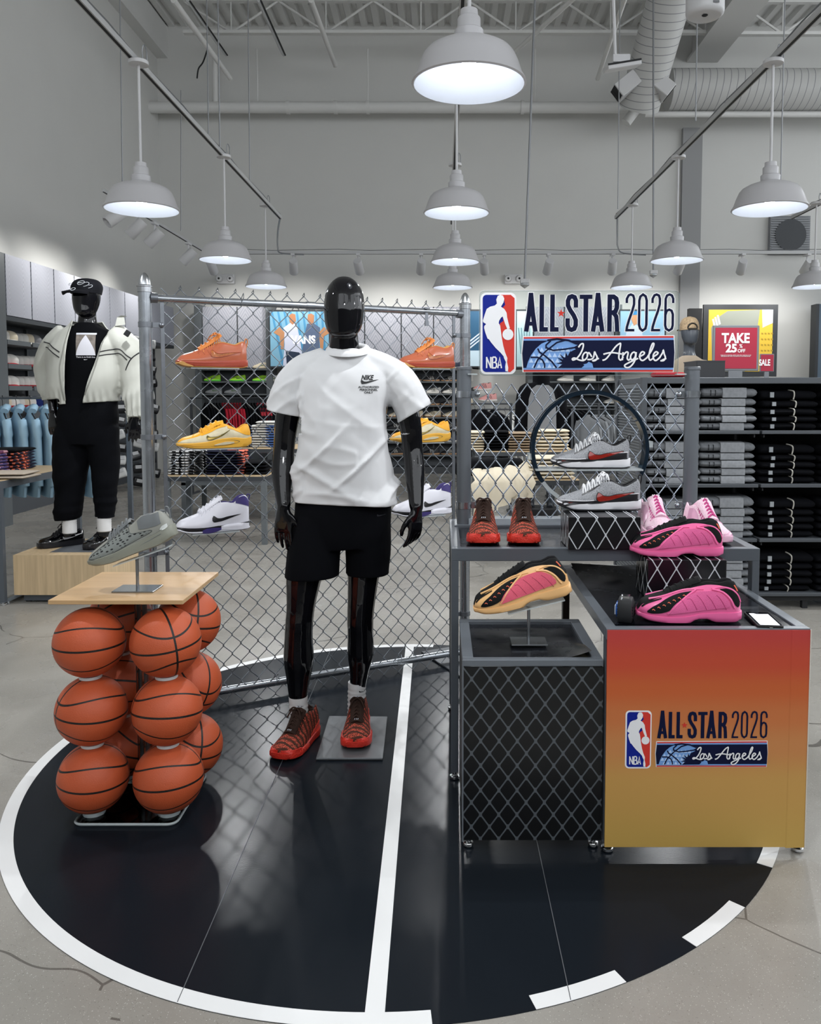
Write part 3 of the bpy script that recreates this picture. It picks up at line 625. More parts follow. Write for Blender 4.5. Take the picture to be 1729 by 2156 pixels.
def logo(par, M0, k, outline=True):
    e = .0006 / k
    def new(lv): g = MB(); g.M = M0 @ Matrix.Diagonal((k, 1, -k, 1)); return g, -(lv) * .0006, -(lv + 1) * .0006
    def poly(nm, pts, lv, m): g, a, b = new(lv); g.prism(pts, a, b); return g.build(nm, m, par)
    def strokes(nm, L, lv, m, extra=0):
        g, a, b = new(lv)
        for i, (pts, w, cl) in enumerate(L): g.stroke(pts, w + extra, a, b - i * 8e-6, closed=cl, eps=3e-6)
        return g.build(nm, m, par)
    # badge
    poly('badge', rrect(48, 64, 347, 745, 48), 0, pwhite)
    poly('badge_blue', rrect(66, 82, 300, 727, 32), 1, pblue)
    red = [(215, 82), (301, 82), (333, 110), (333, 699), (301, 727), (285, 727), (268, 640), (240, 560), (218, 470), (205, 400), (212, 320), (240, 300), (225, 200), (255, 165), (240, 95)]
    poly('badge_red', red, 2, pred)
    poly('badge_player', [nba_xy(p) for p in PLAYER], 3, pwhite)
    poly('badge_ball', ell(*nba_xy((1340, 607)), 46, 47), 3, pwhite)
    L = []
    for pts in ([(101, 694), (101, 600)], [(136, 694), (136, 600)], [(100, 604), (137, 690)], [(150, 602), (150, 692), (175, 692), (184, 680), (184, 655), (174, 647), (150, 647), (172, 645), (181, 632), (181, 612), (173, 602), (150, 602)]): L.append((pts, 12, False))
    L += [([(195, 694), (211, 602), (226, 694)], 12, False), ([(200, 668), (222, 668)], 10, False)]
    strokes('badge_letters', L, 3, pwhite)
    # words
    Lb = []
    for c in (470, 1032): Lb += [([(c - 38, 388), (c - 14, 230), (c, 84), (c + 2, 84), (c + 16, 230), (c + 40, 388)], 38, False), ([(c - 24, 322), (c + 24, 322)], 32, False)]
    for x in (562, 652): Lb += [([(x, 80), (x, 370), (x + 52, 370)], 38, False)]
    Lb += [([(848, 188), (848, 130), (837, 102), (815, 94), (793, 102), (781, 132), (782, 170), (800, 208), (830, 252), (848, 292), (848, 335), (837, 364), (814, 373), (791, 364), (780, 335), (780, 278)], 37, False),
           ([(880, 98), (986, 98)], 36, False), ([(932, 90), (932, 388)], 40, False),
           ([(1132, 388), (1132, 98), (1165, 98), (1186, 114), (1193, 148), (1191, 192), (1180, 220), (1160, 230), (1140, 230)], 38, False), ([(1166, 232), (1188, 262), (1194, 320), (1197, 388)], 36, False)]
    Ln = []
    for o in (0, 216): Ln.append(([(1275 + o, 150), (1275 + o, 115), (1290 + o, 86), (1308 + o, 79), (1328 + o, 88), (1336 + o, 115), (1336 + o, 160), (1322 + o, 215), (1296 + o, 290), (1279 + o, 350), (1276 + o, 376), (1342 + o, 376)], 20, False))
    Ln += [([(1380, 130), (1388, 96), (1410, 79), (1432, 94), (1442, 130), (1442, 330), (1434, 363), (1410, 379), (1390, 363), (1380, 330)], 20, True),
           ([(1664, 150), (1664, 115), (1653, 88), (1632, 79), (1611, 88), (1601, 115), (1600, 335), (1608, 364), (1632, 379), (1656, 364), (1663, 335), (1663, 245), (1652, 214), (1632, 205), (1612, 214), (1602, 245)], 20, False)]
    if outline: strokes('word_outline', Lb + Ln, 0, pwhite, 13)
    strokes('word_letters', Lb, 1, navy); strokes('year_numerals', Ln, 1, navy)
    poly('star', star_pts(725, 236, 36), 1, pred)
    # city banner
    L_ = [(400, 440 + i * 280 / 8.) for i in range(9)]; bul = [14, 6, 1, -3, -5, -3, 1, 6, 12]
    edge = [(398 + b, p[1]) for b, p in zip(bul, L_)]; edr = [(1672 - b * .9 + 6, p[1]) for b, p in zip(bul, L_)]
    poly('banner_edge', [(404, 426), (1680, 418), (1688, 560), (1678, 728), (404, 728), (392, 560)], 0, pwhite)
    poly('banner_red', [(412, 434), (1672, 425), (1672, 440), (1672, 724), (412, 724)], 1, pred)
    poly('banner_sky', [(411, 448), (1673, 440), (1674, 708), (411, 708)], 2, psky)
    poly('banner_navy', [(410, 464), (1674, 458), (1681, 560), (1676, 690), (410, 692), (400, 570)], 3, navy)
    ball = [(435, 692), (450, 640), (475, 585), (515, 530), (560, 490), (620, 464), (690, 455), (770, 462), (830, 480), (865, 500), (830, 520), (850, 535), (800, 560), (780, 600), (740, 610), (760, 650), (700, 692)]
    poly('banner_ball', ball, 4, psky)
    tri = []
    for i in range(7):
        for j in range(4):
            x = 500 + i * 44 - j * 22; y = 520 + j * 46
            if hypot((x - 650) / 230., (y - 700) / 240.) < .95: tri.append([(x, y + 36), (x + 40, y + 36), (x + 20, y)])
    for i, p in enumerate(tri): poly('banner_facet', p, 5, ppale)
    Ls = [([(590, 692), (588, 660), (570, 625), (530, 603), (470, 603)], 13, False), ([(500, 692), (530, 625), (600, 550), (690, 480), (760, 460)], 13, False), ([(690, 692), (650, 640), (590, 590), (545, 560), (530, 530)], 13, False), ([(600, 530), (600, 500), (640, 465)], 13, False), ([(600, 522), (660, 545), (760, 535), (850, 520)], 13, False), ([(610, 462), (690, 450), (790, 462), (860, 492)], 16, False)]
    strokes('banner_seams', Ls, 6, navy)
    pal = [(700, 692), (740, 660), (690, 655), (735, 640), (695, 605), (745, 622), (715, 575), (762, 612), (765, 560), (790, 605), (805, 545), (815, 610), (850, 590), (835, 640), (890, 655), (850, 665), (905, 690)]
    poly('banner_palm', pal, 7, navy)
    poly('banner_hill', [(900, 692), (925, 670), (915, 662), (945, 655), (960, 640), (990, 655), (1000, 692)], 5, psky)
    C = []
    for pts in ([(872, 520), (892, 494), (912, 492), (908, 530), (885, 580), (855, 615), (828, 626), (822, 616), (842, 610), (880, 626), (915, 630), (940, 612)], [(945, 590), (960, 565), (985, 600)], [(948, 622), (980, 620), (1000, 602), (1008, 560), (1018, 578), (1030, 604), (1018, 628), (995, 632), (1045, 612)],
                [(1075, 628), (1110, 612), (1180, 520), (1212, 492), (1226, 493), (1216, 560), (1213, 610), (1230, 626), (1250, 600)], [(1082, 578), (1150, 564), (1238, 576)], [(1248, 560), (1242, 628)], [(1244, 592), (1274, 560), (1290, 567), (1283, 610), (1297, 627), (1315, 605)], [(1358, 560), (1348, 630), (1312, 680), (1278, 690), (1262, 672), (1290, 652), (1375, 612)],
                [(1380, 600), (1420, 580), (1426, 563), (1406, 558), (1389, 585), (1393, 618), (1416, 630), (1452, 604)], [(1450, 605), (1490, 540), (1506, 494), (1494, 490), (1475, 540), (1465, 600), (1476, 627), (1500, 612)], [(1496, 602), (1530, 582), (1541, 565), (1521, 558), (1502, 585), (1506, 618), (1526, 630), (1560, 602)], [(1558, 602), (1580, 565), (1586, 545), (1594, 577), (1604, 606), (1590, 630), (1562, 632)], [(1575, 628), (1612, 612)]):
        C.append(([tuple(q)[:2] for q in spline([(a, b, 0) for a, b in pts], 4)], 13, False))
    C += [(ell(928, 594, 20, 32, .25), 13, True), (ell(1332, 592, 20, 32, .25), 13, True)]
    g, a, b = new(8)
    for i, (pts, w_, cl) in enumerate(C): g.stroke(pts, w_, a, b - i * 8e-6, closed=cl, eps=5e-6)
    g.build('city_letters', pwhite, par)
kL = .0002662
logo(op, T(AY(1317, 1497, oy0).x - ox0 - 48 * kL, -.0032, AY(1317, 1497, oy0).z + 64 * kL), kL, outline=False)
# ------------------------------------------------------------------ fence panel with sign on the table
py_ = 3.43; pr = .0305
pg = mat('post_grey', '6d7278', rough=.35, metal=.35)
fx0, fx1 = AY(977, 900, py_).x, AY(1456, 900, py_).x
fp = thing('table_fence', 'thick wire chain link panel between two grey posts on the tall table', 'fence', (fx0, py_, tz))
for x, s_ in ((0, 1), (fx1 - fx0, -1)):
    o = MB().lathe([(pr, 0), (pr, .665)], 28).build('post', pg, fp, smooth=50, loc=(x, 0, 0))
    MB().lathe([(pr + .003, .658), (pr + .003, .668), (pr, .67), (0, .67)], 28).build('post_cap', pg, o, smooth=40)
    for z in (.555, .085): band(fp, x, z, pr, s_, galv, .028, ext=.032)
MB().box(.02, .45, -.03, .05, -.005, .03).build('acrylic_base', mat('frosted_base', 'b9c2ca', rough=.2, alpha=.7), fp)
MB().box(-.04, fx1 - fx0 + .04, -.055, .07, -.006, .006).build('base_plate', steel_hi, fp)
ww2 = .033; n2 = int((fx1 - fx0 - .07) / ww2)
wire2 = mat('thick_wire', '949da8', rough=.3, metal=.85)
link_wires(fp, .035 + ((fx1 - fx0 - .07) - n2 * ww2) / 2, n2, ww2, .0525, .02, 11, .0027, wire2, n_side=8)
sg = thing('acrylic_sign', 'clear acrylic sign with league badge, event name, year and city banner', 'sign', (0, 3.40, 0))
kS = 1 / 4.021 * 3.40 / 1708.5
p0 = AY(1000, 600, 3.40)
a0, a1 = AY(1010, 612, 3.4), AY(1428, 790, 3.4)
g = MB(); g.prism([(x, z) for x, z in rrect(a0.x, a1.z, a1.x, a0.z, .02)], 0, .005); g.build('acrylic_sheet', acrylic, sg)
rr = rrect(a0.x, a1.z, a1.x, a0.z, .02)
MB().tube([(x, .0025, z) for x, z in rr], .0013, 4, loop=True).build('sheet_edge', acrylic_e, sg)
for px in (995, 1434):
    a = AY(px, 788, 3.41); MB().box(a.x - .02, a.x + .02, -.002, .03, a.z - .003, a.z + .003).build('bracket', acrylic_e, sg)
logo(sg, T(p0.x, -.0002, p0.z), kS)
# acrylic ring with a shelf
c = AY(1240, 945, 3.28); rg = thing('acrylic_ring', 'dark blue acrylic ring stand with a clear shelf holding a grey sneaker', 'stand', c)
def ring_arc(a0, a1, r, name, m, dep=.065, th=.015):
    rings = [[(cos(a) * (r + q * th), y, sin(a) * (r + q * th)) for q, y in ((0, -dep / 2), (1, -dep / 2), (1, dep / 2), (0, dep / 2))] for a in np.radians(np.linspace(a0, a1, 60))]
    return MB().loft(rings).build(name, m, rg, smooth=40)
ring_arc(-28, 215, .222, 'ring', blue_acr); ring_arc(215, 237, .222, 'ring_clear', acrylic_e)
ring_arc(-5, 215, .236, 'ring_rim', mat('ring_rim', '0c1218', rough=.1), dep=.012, th=.003)
sh_z = AY(1240, 985, 3.28).z - c.z
MB().box(-.222, .205, -.07, .07, sh_z - .006, sh_z).build('shelf', acrylic_e, rg)
for x, z in ((-.235, -.03), (.24, .02)): MB().box(x - .012, x + .012, -.03, .03, z - .012, z + .012).build('clip', acrylic_e, rg)
MB().box(-.03, .03, -.03, .1, tz - c.z, -.222).build('ring_foot', acrylic_e, rg)
# chain link printed riser boxes
pr1 = link_print('print_riser', .0665, .112, .0016, line='c3c8cc', oz=.004, rough=.25)
def riser(p, w, d, h, label):
    t = thing('riser_box', label, 'box', p); b = MB().box(0, w, 0, d, 0, h).build('body', pr1, t, bevel=.002); return t
q = AZ(1197, 1157, tz); riser((q.x, q.y, tz), .258, .2, .116, 'black riser box printed with chain link under the lower grey sneaker')
riser((AZ(1363, 1262, oz).x, AZ(1363, 1262, oz).y, oz), .274, .165, .138, 'black riser box printed with chain link between the two hot pink sneakers')
# ------------------------------------------------------------------ basketball tower
wood = mat('maple_board', 'c09d72', rough=.35, noise_=.06, nscale=4, stretch=(1, 12, 12), coat=.15)
bt = thing('ball_tower', 'basketball display tower with a maple top on a clear acrylic base', 'stand', (-1.045, 2.775, 0))
MB().box(-.23, .207, -.185, .235, .741, .755).build('top_board', wood, bt, bevel=.001)
g = MB(); g.prism(rrect(-.17, -.19, .17, .17, .03), .003, .014, ax='z'); g.build('base_plate', acrylic, bt); MB().tube([(x, y, .0085) for x, y in rrect(-.17, -.19, .17, .17, .03)], .005, 5, loop=True).build('base_edge', acrylic_e, bt)
MB().box(-.01, .01, -.03, .03, .012, .741).build('column', acrylic, bt)
MB().box(-.006, .006, .03, .045, .012, .742).build('spine', mat('brushed_steel', '9da1a5', rough=.3, metal=.9), bt)
BALLS = [(-.125, -.125, 'front left'), (.128, -.125, 'front right'), (.125, .125, 'rear right'), (-.125, .125, 'rear left')]
for x, y, nm in BALLS:
    for k in range(3):
        z = .0218 + k * .231; lo = -.005 if k else -.009
        MB().loft([[(x + r * cos(2 * pi * i / 24), y + r * sin(2 * pi * i / 24), z + q) for r, q in ((.034, lo + .001), (.036, lo), (.037, 0), (.036, .0045), (.034, .005))] for i in range(24)], loop=True).build('ball_cup', mat('cup_white', 'c9cccc', rough=.3) if k else acrylic_e, bt, smooth=40)
def ball_mat():
    m, nt, n, mth, b, L = nodes('basketball', col='b4512f', rough=.5)
    tc = n('TexCoord'); s_ = n('SeparateXYZ'); L(tc.outputs['Object'], s_.inputs[0])
    x, y, z = (mth('DIVIDE', o, .1145) for o in s_.outputs[:3])
    lw = .03
    k = mth('LESS_THAN', mth('ABSOLUTE', x), lw); k = mth('MAXIMUM', k, mth('LESS_THAN', mth('ABSOLUTE', z), lw))
    f_ = mth('ADD', mth('MULTIPLY', mth('POWER', x, 2), .4), .37)
    k = mth('MAXIMUM', k, mth('LESS_THAN', mth('ABSOLUTE', mth('SUBTRACT', mth('ABSOLUTE', z), f_)), lw * .95))
    xx = n('MixRGB'); L(k, xx.inputs[0]); xx.inputs[1].default_value = lin('b9532f') + (1,); xx.inputs[2].default_value = lin('15120f') + (1,)
    L(xx.outputs[0], b.inputs['Base Color'])
    v = n('TexVoronoi', Scale=330); L(tc.outputs['Object'], v.inputs[0]); bp = n('Bump', Strength=.45, Distance=.0012)
    hgt = mth('SUBTRACT', mth('MULTIPLY', v.outputs['Distance'], -1), mth('MULTIPLY', k, 1.2)); L(hgt, bp.inputs['Height']); L(bp.outputs[0], b.inputs['Normal'])
    return m
bm_ = ball_mat(); R0 = .1145; base_ball = None
ROT = {('front left', 0): (.05, -.03, 1.95), ('front right', 0): (-.04, .05, 1.75), ('front left', 1): (.06, -.06, .75 + pi / 2), ('front right', 1): (.1, .1, .55 + pi / 2), ('front left', 2): (.0, .0, 1.8), ('front right', 2): (0, -.12, .62), ('rear right', 0): (.1, .2, .6), ('rear right', 1): (.5, .3, .9), ('rear right', 2): (0, .2, .55)}
TIER = ['bottom', 'middle', 'top']
for x, y, nm in BALLS:
    for k in range(3):
        lab = 'orange basketball in the %s stack of the tower, %s one' % (nm, TIER[k])
        pos = (bt.location.x + x, bt.location.y + y, .0245 + R0 * .985 + k * .231)
        if base_ball is None:
            base_ball = MB().lathe([(R0 * sin(pi * i / 32) if 0 < i < 32 else 0.0001, -R0 * cos(pi * i / 32)) for i in range(33)], 56).build('basketball', bm_, smooth=180); o = base_ball
        else: o = base_ball.copy(); COL.objects.link(o)
        o.location = pos; o.rotation_euler = ROT.get((nm, k), (.2, .4, 1 + k)); tag(o, lab, 'ball', 'basketballs on the tower')
# shoe stands
def shoe_stand(p, base, rod_h, tilt, label, m, tw=.19, rz=0):
    t = thing('shoe_stand', label, 'stand', p, rz)
    MB().box(-base[0] / 2, base[0] / 2, -base[1] / 2, base[1] / 2, 0, .005).build('base', m, t, bevel=.001)
    MB().lathe([(.0055, .005), (.0055, rod_h), (.009, rod_h)], 16).build('rod', m, t, smooth=40)
    g = MB(); g.M = T(0, 0, rod_h) @ Matrix.Rotation(tilt, 4, 'Y'); g.box(-tw * .38, tw * .62, -.035, .035, 0, .004); g.build('tray', acrylic_e, t); return t
ss = mat('stand_steel', '8f9397', rough=.25, metal=.9)
# ------------------------------------------------------------------ phone, tape measure
q = (1.008, 2.503, oz); ph = thing('smartphone', 'black cased smartphone with a white lit screen at the pedestal corner', 'phone', q, radians(84))
g = MB(); g.prism(rrect(-.08, -.04, .08, .04, .009), 0, .0105, ax='z'); g.build('case', mat('phone_case', '0c0d0f', rough=.5), ph, bevel=.002)
g = MB(); g.prism(rrect(-.075, -.036, .075, .036, .006), .0105, .011, ax='z'); g.build('glass', mat('phone_glass', '0a0a10', rough=.05), ph)
g = MB(); g.prism([(-.074, -.029), (.052, -.029), (.048, .008), (.056, .014), (.056, .029), (-.074, .029)], .011, .0112, ax='z'); g.build('screen', mat('phone_screen', 'f6f7ff', emit=.75, rough=.1), ph)
MB().box(-.085, -.073, -.005, .005, .004, .007).build('port', chrome, ph)
q = AZ(1318, 1306, oz); tm = thing('tape_measure', 'black rubber tape measure with a blue hub, on the orange pedestal', 'tape measure', (q.x, q.y, oz), radians(-20))
g = MB(); g.prism([(-.035, 0), (.035, 0), (.042, .012), (.042, .045), (.03, .064), (.008, .076), (-.028, .074), (-.038, .06), (-.041, .02)], -.022, .022, ax='x'); g.build('body', mat('tape_rubber', '15171a', rough=.6), tm, bevel=.005, seg=2, smooth=40)
for i in range(5): MB().box(-.0245, .0245, -.03 + .0, .044, .012 + i * .009, .016 + i * .009).build('grip_rib', mat('tape_rubber2', '101114', rough=.7), tm)
g = MB(); g.M = T(-.022, .0, .034) @ Matrix.Rotation(-pi / 2, 4, 'Y'); g.lathe([(.027, 0), (.026, .006), (.022, .008), (0, .008)], 24); g.build('hub', mat('tape_blue', '1b4f9c', rough=.3), tm, smooth=40)
MB().box(-.0335, -.031, -.014, .014, .02, .048).build('hub_label', mat('tape_label', 'cfd6de', rough=.4), tm)
MB().tube([(-.012, -.03, .07), (-.012, -.01, .082), (-.012, .012, .078)], .003, 5).box(-.012, .012, -.02, .01, .073, .081).build('clip', chrome, tm)
# ------------------------------------------------------------------ sneakers
BASE = dict(L=.30,
    w=[(0, .015), (.012, .023), (.04, .034), (.08, .041), (.14, .046), (.26, .050), (.38, .0505), (.55, .044), (.72, .038), (.88, .0365), (.95, .031), (.985, .022), (1, .011)],
    zb=[(0, .016), (.1, .006), (.28, 0), (.9, 0), (1, .006)],
    zs=[(0, .026), (.1, .022), (.3, .02), (.6, .024), (1, .032)],
    zr=[(0, .029), (.06, .04), (.2, .05), (.35, .068), (.5, .095), (.62, .112), (.7, .108), (.82, .102), (.93, .118), (.98, .114), (1, .102)],
    zc=[(0, .033), (.03, .045), (.08, .056), (.2, .068), (.3, .08), (.42, .099), (.52, .108), (.58, .085), (.64, .05), (.8, .042), (.92, .05), (.96, .1), (1, .098)],
    wr=[(0, .75), (.15, .74), (.35, .56), (.5, .5), (.62, .6), (.8, .7), (.93, .62), (1, .6)],
    tongue=[(.3, .084), (.42, .104), (.53, .127), (.62, .149)], tw=(.02, .026), rows=5, lace=(.33, .57), lift=.009)
def swoosh(t0, z0, ln, rise=0):
    return [(t0 + u * ln / .3, z0 + lo * ln + rise * u, z0 + hi * ln + rise * u) for u, lo, hi in ((0, .075, .16), (.035, .012, .246), (.1, 0, .22), (.18, 0, .145), (.3, .004, .118), (.53, .047, .145), (.81, .114, .161), (1, .165, .173))]
class Shoe:
    def __init__(s, **spec):
        s.p = dict(BASE); s.p.update(spec); p = s.p; s.L = p['L']; s.k = s.L / .3
        s.c = {k: pchip(p[k]) for k in ('w', 'zb', 'zs', 'zr', 'zc', 'wr')}
        if 'zsp' in p: s.c['zsp'] = pchip(p['zsp'])
        if 'zm' in p: s.c['zm'] = pchip(p['zm'])
        s.bul = p.get('bulge', .003)
    def g(s, k, t): return float(s.c[k](t))
    def X(s, t): return (t - .5) * s.L
    def y(s, t, z):
        w, r = s.g('w', t), s.g('wr', t); zs, zr = s.g('zs', t), s.g('zr', t)
        v = min(max((z - zs) / max(zr - zs, .004), 0), 1.1)
        return w + (w * r - w) * v ** s.p.get('wp', 1.9) + s.bul * sin(pi * min(v, 1)) * min(1, w / .03)
    def upper(s, mats, parent, n=40, rows=5, name='upper', hole=True):
        rings = []; mi = []
        ts = np.concatenate([np.linspace(0, .12, n // 4), np.linspace(.12, .9, n // 2)[1:], np.linspace(.9, 1, n // 4)[1:]])
        for t in ts:
            zs, zr, zc, w, r = (s.g(k, t) for k in ('zs', 'zr', 'zc', 'w', 'wr')); sp = s.g('zsp', t) if 'zsp' in s.c else zs + (zr - zs) * .6
            sp = min(max(sp, zs + .001), zr - .0005); side = []
            for i in range(rows + 1): z = zs - .003 + (sp - zs + .003) * i / rows; side.append((s.y(t, max(z, zs)), z))
            for i in (1, 2, 3): z = sp + (zr - sp) * i / 3; side.append((s.y(t, z), z))
            col = zc < zr - .002; yr = side[-1][0]; top = []
            if col: top = [(yr - .003, zr + .0005), (yr - .0065, zr - .004), (yr * .72, zr + (zc - zr) * .62), (yr * .55, zr + (zc - zr) * .9), (yr * .25, zc)]
            else: top = [(yr * q, zr + (zc - zr) * sin(pi / 2 * (1 - q) ** .75)) for q in (.9, .75, .55, .35, .15)]
            half = side + top
            rings.append([Vector((s.X(t), -y, z)) for y, z in half] + [Vector((s.X(t), y, z)) for y, z in reversed(half)])
        m = MB(); m.loft(rings, closed=False)
        nr = len(rings[0]); nh = nr // 2; fi = 0
        for i in range(len(rings) - 1):
            zc, zr = s.g('zc', ts[i]), s.g('zr', ts[i])
            for j in range(nr - 1):
                jj = j if j < nh else nr - 2 - j
                m.m[fi] = 0 if jj < rows else 1 if jj < rows + 3 else (2 if zc < zr - .002 and jj > rows + 3 else 1); fi += 1
        k = len(m.v); m.f.append(tuple(range(nr))); m.m.append(0); m.f.append(tuple(range(k - nr, k))); m.m.append(1)
        return m.build(name, mats, parent, smooth=70)
    def sole(s, name, m, parent, lo='zb', hi='zs', ex=.004, n=34, tread=0):
        rings = []
        for t in np.concatenate([np.linspace(0, .1, 8), np.linspace(.1, .92, n - 14)[1:], np.linspace(.92, 1, 8)[1:]]):
            a, b, w = s.g(lo, t), s.g(hi, t) + .0015, s.g('w', t) + ex; x = s.X(t) + (-ex * .9 if t < .02 else ex * .9 if t > .985 else 0)
            if s.p.get('flare'): w += s.p['flare'] * sin(pi * t)
            h = [(w * .86, a), (w - .001, a + .003), (w + .001, (a + b) / 2), (w, b - .002), (w - .004, b)]
            rings.append([(x, -y, z) for y, z in h] + [(x, y, z) for y, z in reversed(h)])
        g = MB().loft(rings)
        o = g.build(name, m, parent, smooth=50)
        if tread:
            g = MB()
            for k in range(tread):
                t = .06 + .88 * k / (tread - 1); w = s.g('w', t) + ex; a = s.g(lo, t)
                for sg in (-1, 1): g.box(s.X(t) - .0022, s.X(t) + .0022, *sorted((sg * (w - .012), sg * (w + .0008))), a - .0008, a + .006)
            g.build('tread', m, parent, kind='stuff')
        return o
    def decal(s, name, m, pts, parent, off=.0012, n=22, rows=4, sides=(-1,)):
        pts = sorted(pts); lo = pchip([(p[0], p[1]) for p in pts]); hi = pchip([(p[0], p[2]) for p in pts])
        def yy(t, z): return (s.y(t, z) if z >= s.g('zs', t) else s.g('w', t) + .005 + s.p.get('flare', 0) * sin(pi * t))
        for sd in sides:
            rings = []
            for t in np.linspace(pts[0][0], pts[-1][0], n):
                a, b = float(lo(t)), float(hi(t)); zz = [a + (b - a) * i / rows for i in range(rows + 1)]
                rings.append([(s.X(t), sd * (yy(t, a) - .002), a)] + [(s.X(t), sd * (yy(t, z) + off), z) for z in zz] + [(s.X(t), sd * (yy(t, b) - .002), b)])
            o = MB().loft(rings, closed=False).build(name, m, parent, smooth=50)
        return o
    def line(s, name, m, pts, parent, r=.001, sides=(-1,), off=.0006):
        P = [tuple(q) for q in spline([(a, b, 0) for a, b in pts], 5)]
        for sd in sides: o = MB().tube([(s.X(a), sd * (s.y(a, b) + off), b) for a, b, _ in P], r, 5).build(name, m, parent, smooth=60)
        return o
    def tongue(s, m, parent, th=.0075):
        P = [Vector(p) for p in spline([(s.X(t), 0, z) for t, z in s.p['tongue']], 5)]; a, b = s.p['tw']; rings = []
        for i, q in enumerate(P):
            u = i / (len(P) - 1); hw = (a + (b - a) * u) * (1 if u < .85 else sqrt(max(.05, 1 - ((u - .85) / .165) ** 2)))
            d = (P[min(i + 1, len(P) - 1)] - P[max(i - 1, 0)]).normalized(); nrm = Vector((-d.z, 0, d.x))
            R_ = []
            for k in range(12):
                an = 2 * pi * k / 12; yy = cos(an) * hw; cv = -.010 * (yy / hw) ** 2 if hw else 0
                R_.append(q + Vector((0, yy, 0)) + nrm * (sin(an) * th * .5 + cv))
            rings.append(R_)
        return MB().loft(rings).build('tongue', m, parent, smooth=60)
    def laces(s, m, parent, r=.0024, bow=True, flat=1.0, tips=None):
        P = spline([(s.X(t), 0, z) for t, z in s.p['tongue']], 8); xs = [p.x for p in P]; zs = [p.z for p in P]
        t0, t1 = s.p['lace']; n = s.p['rows']; g = MB(); lift = s.p.get('lift', .006)
        for k in range(n):
            t = t0 + (t1 - t0) * k / (n - 1); tn = t + (t1 - t0) / (n - 1) * .55
            za = np.interp(s.X(t), xs, zs) + lift; zb = np.interp(s.X(tn), xs, zs) + lift
            ya = s.y(t, s.g('zr', t)) * .93
            for sg in (1, -1):
                g.tube(spline([(s.X(t), sg * (ya + .001), s.g('zr', t) - .004), (s.X(t), sg * ya * .82, min(za, s.g('zr', t) + .006)), (s.X((t + tn) / 2), 0, (za + zb) / 2 + sg * .0012), (s.X(tn), -sg * ya * .85, min(zb, s.g('zr', tn) + .006)), (s.X(tn), -sg * (ya + .001), s.g('zr', tn) - .004)], 4), r, 6, flat=flat)
        if bow:
            t = t1; z = np.interp(s.X(t), xs, zs) + lift + .003; x = s.X(t)
            for sg in (1, -1):
                g.tube(spline([(x, 0, z), (x - .008, sg * .016, z + .006), (x - .016, sg * .028, z - .006), (x - .01, sg * .02, z - .004), (x, 0, z)], 5), r, 6)
                g.tube(spline([(x, 0, z), (x - .02, sg * .018, z - .004), (x - .034, sg * .03, z - .028)], 4), r * .9, 6)
            g.lathe([(.0, -.005), (.005, 0), (0, .005)], 8, (x, 0, z))
        return g.build('lace', m, parent, smooth=60)
    def pull(s, m, parent, z=None, h=.014):
        z = z or s.g('zr', .96); x = s.X(.985)
        return MB().tube(spline([(x - .004, 0, z - .008), (x + .002, 0, z + h), (x + .011, 0, z + h * .6), (x + .008, 0, z - .014), (x + .004, 0, z - .03)], 5), .0026, 6, flat=1.6).build('pull_tab', m, parent, smooth=60)
def knit(name, a, b, sc=220, rough=.8, rows=None, axis=(1, 1, 1), th=.5):
    m, nt, n, mth, bb, L = nodes(name, col=a, rough=rough)
    tc = n('TexCoord'); mp = n('Mapping'); mp.inputs['Scale'].default_value = axis; L(tc.outputs['Object'], mp.inputs[0])
    v = n('TexVoronoi', Scale=sc); L(mp.outputs[0], v.inputs[0]); k = mth('GREATER_THAN', v.outputs['Distance'], th)
    if rows:
        wv = n('TexWave', Scale=rows, Distortion=3.0); wv.inputs['Detail Scale'].default_value = 2.; L(tc.outputs['Object'], wv.inputs[0]); k = mth('MULTIPLY', k, mth('GREATER_THAN', wv.outputs[1], .42))
    x = n('MixRGB'); L(k, x.inputs[0]); x.inputs[1].default_value = lin(a) + (1,); x.inputs[2].default_value = lin(b) + (1,); L(x.outputs[0], bb.inputs['Base Color'])
    bp = n('Bump', Strength=.4, Distance=.0015); L(v.outputs['Distance'], bp.inputs['Height']); L(bp.outputs[0], bb.inputs['Normal']); return m
black_knit = mat('black_knit', '131415', rough=.75, bump=.3, bscale=600)
lining = mat('dark_lining', '1a1a1c', rough=.85)
foam_white = mat('foam_white', 'dcdce0', rough=.45)
# --- sculpted basketball shoe with a quilted side panel (hot pink, and peach with coral)
WAVE = Shoe(L=.32, bulge=.006, wp=2.6,
    zb=[(0, .018), (.12, .005), (.3, 0), (.48, .0), (.56, .012), (.66, .012), (.74, .002), (.92, .002), (1, .01)], zs=[(0, .03), (.1, .024), (.3, .02), (.5, .024), (.6, .03), (1, .034)],
    zr=[(0, .035), (.04, .055), (.15, .072), (.3, .087), (.45, .104), (.58, .122), (.68, .128), (.78, .124), (.87, .131), (.92, .128), (.97, .1), (1, .075)],
    zsp=[(0, .034), (.04, .054), (.15, .071), (.3, .086), (.45, .102), (.58, .114), (.68, .119), (.78, .117), (.87, .108), (.94, .09), (1, .066)],
    zc=[(0, .04), (.04, .062), (.15, .078), (.3, .095), (.42, .112), (.52, .122), (.58, .1), (.66, .06), (.85, .06), (.93, .1), (1, .08)],
    wr=[(0, .72), (.15, .66), (.35, .5), (.5, .48), (.65, .55), (.8, .62), (.93, .6), (1, .6)], tongue=[(.26, .092), (.4, .113), (.52, .128), (.6, .138)], lace=(.3, .53), rows=5, lift=.003)
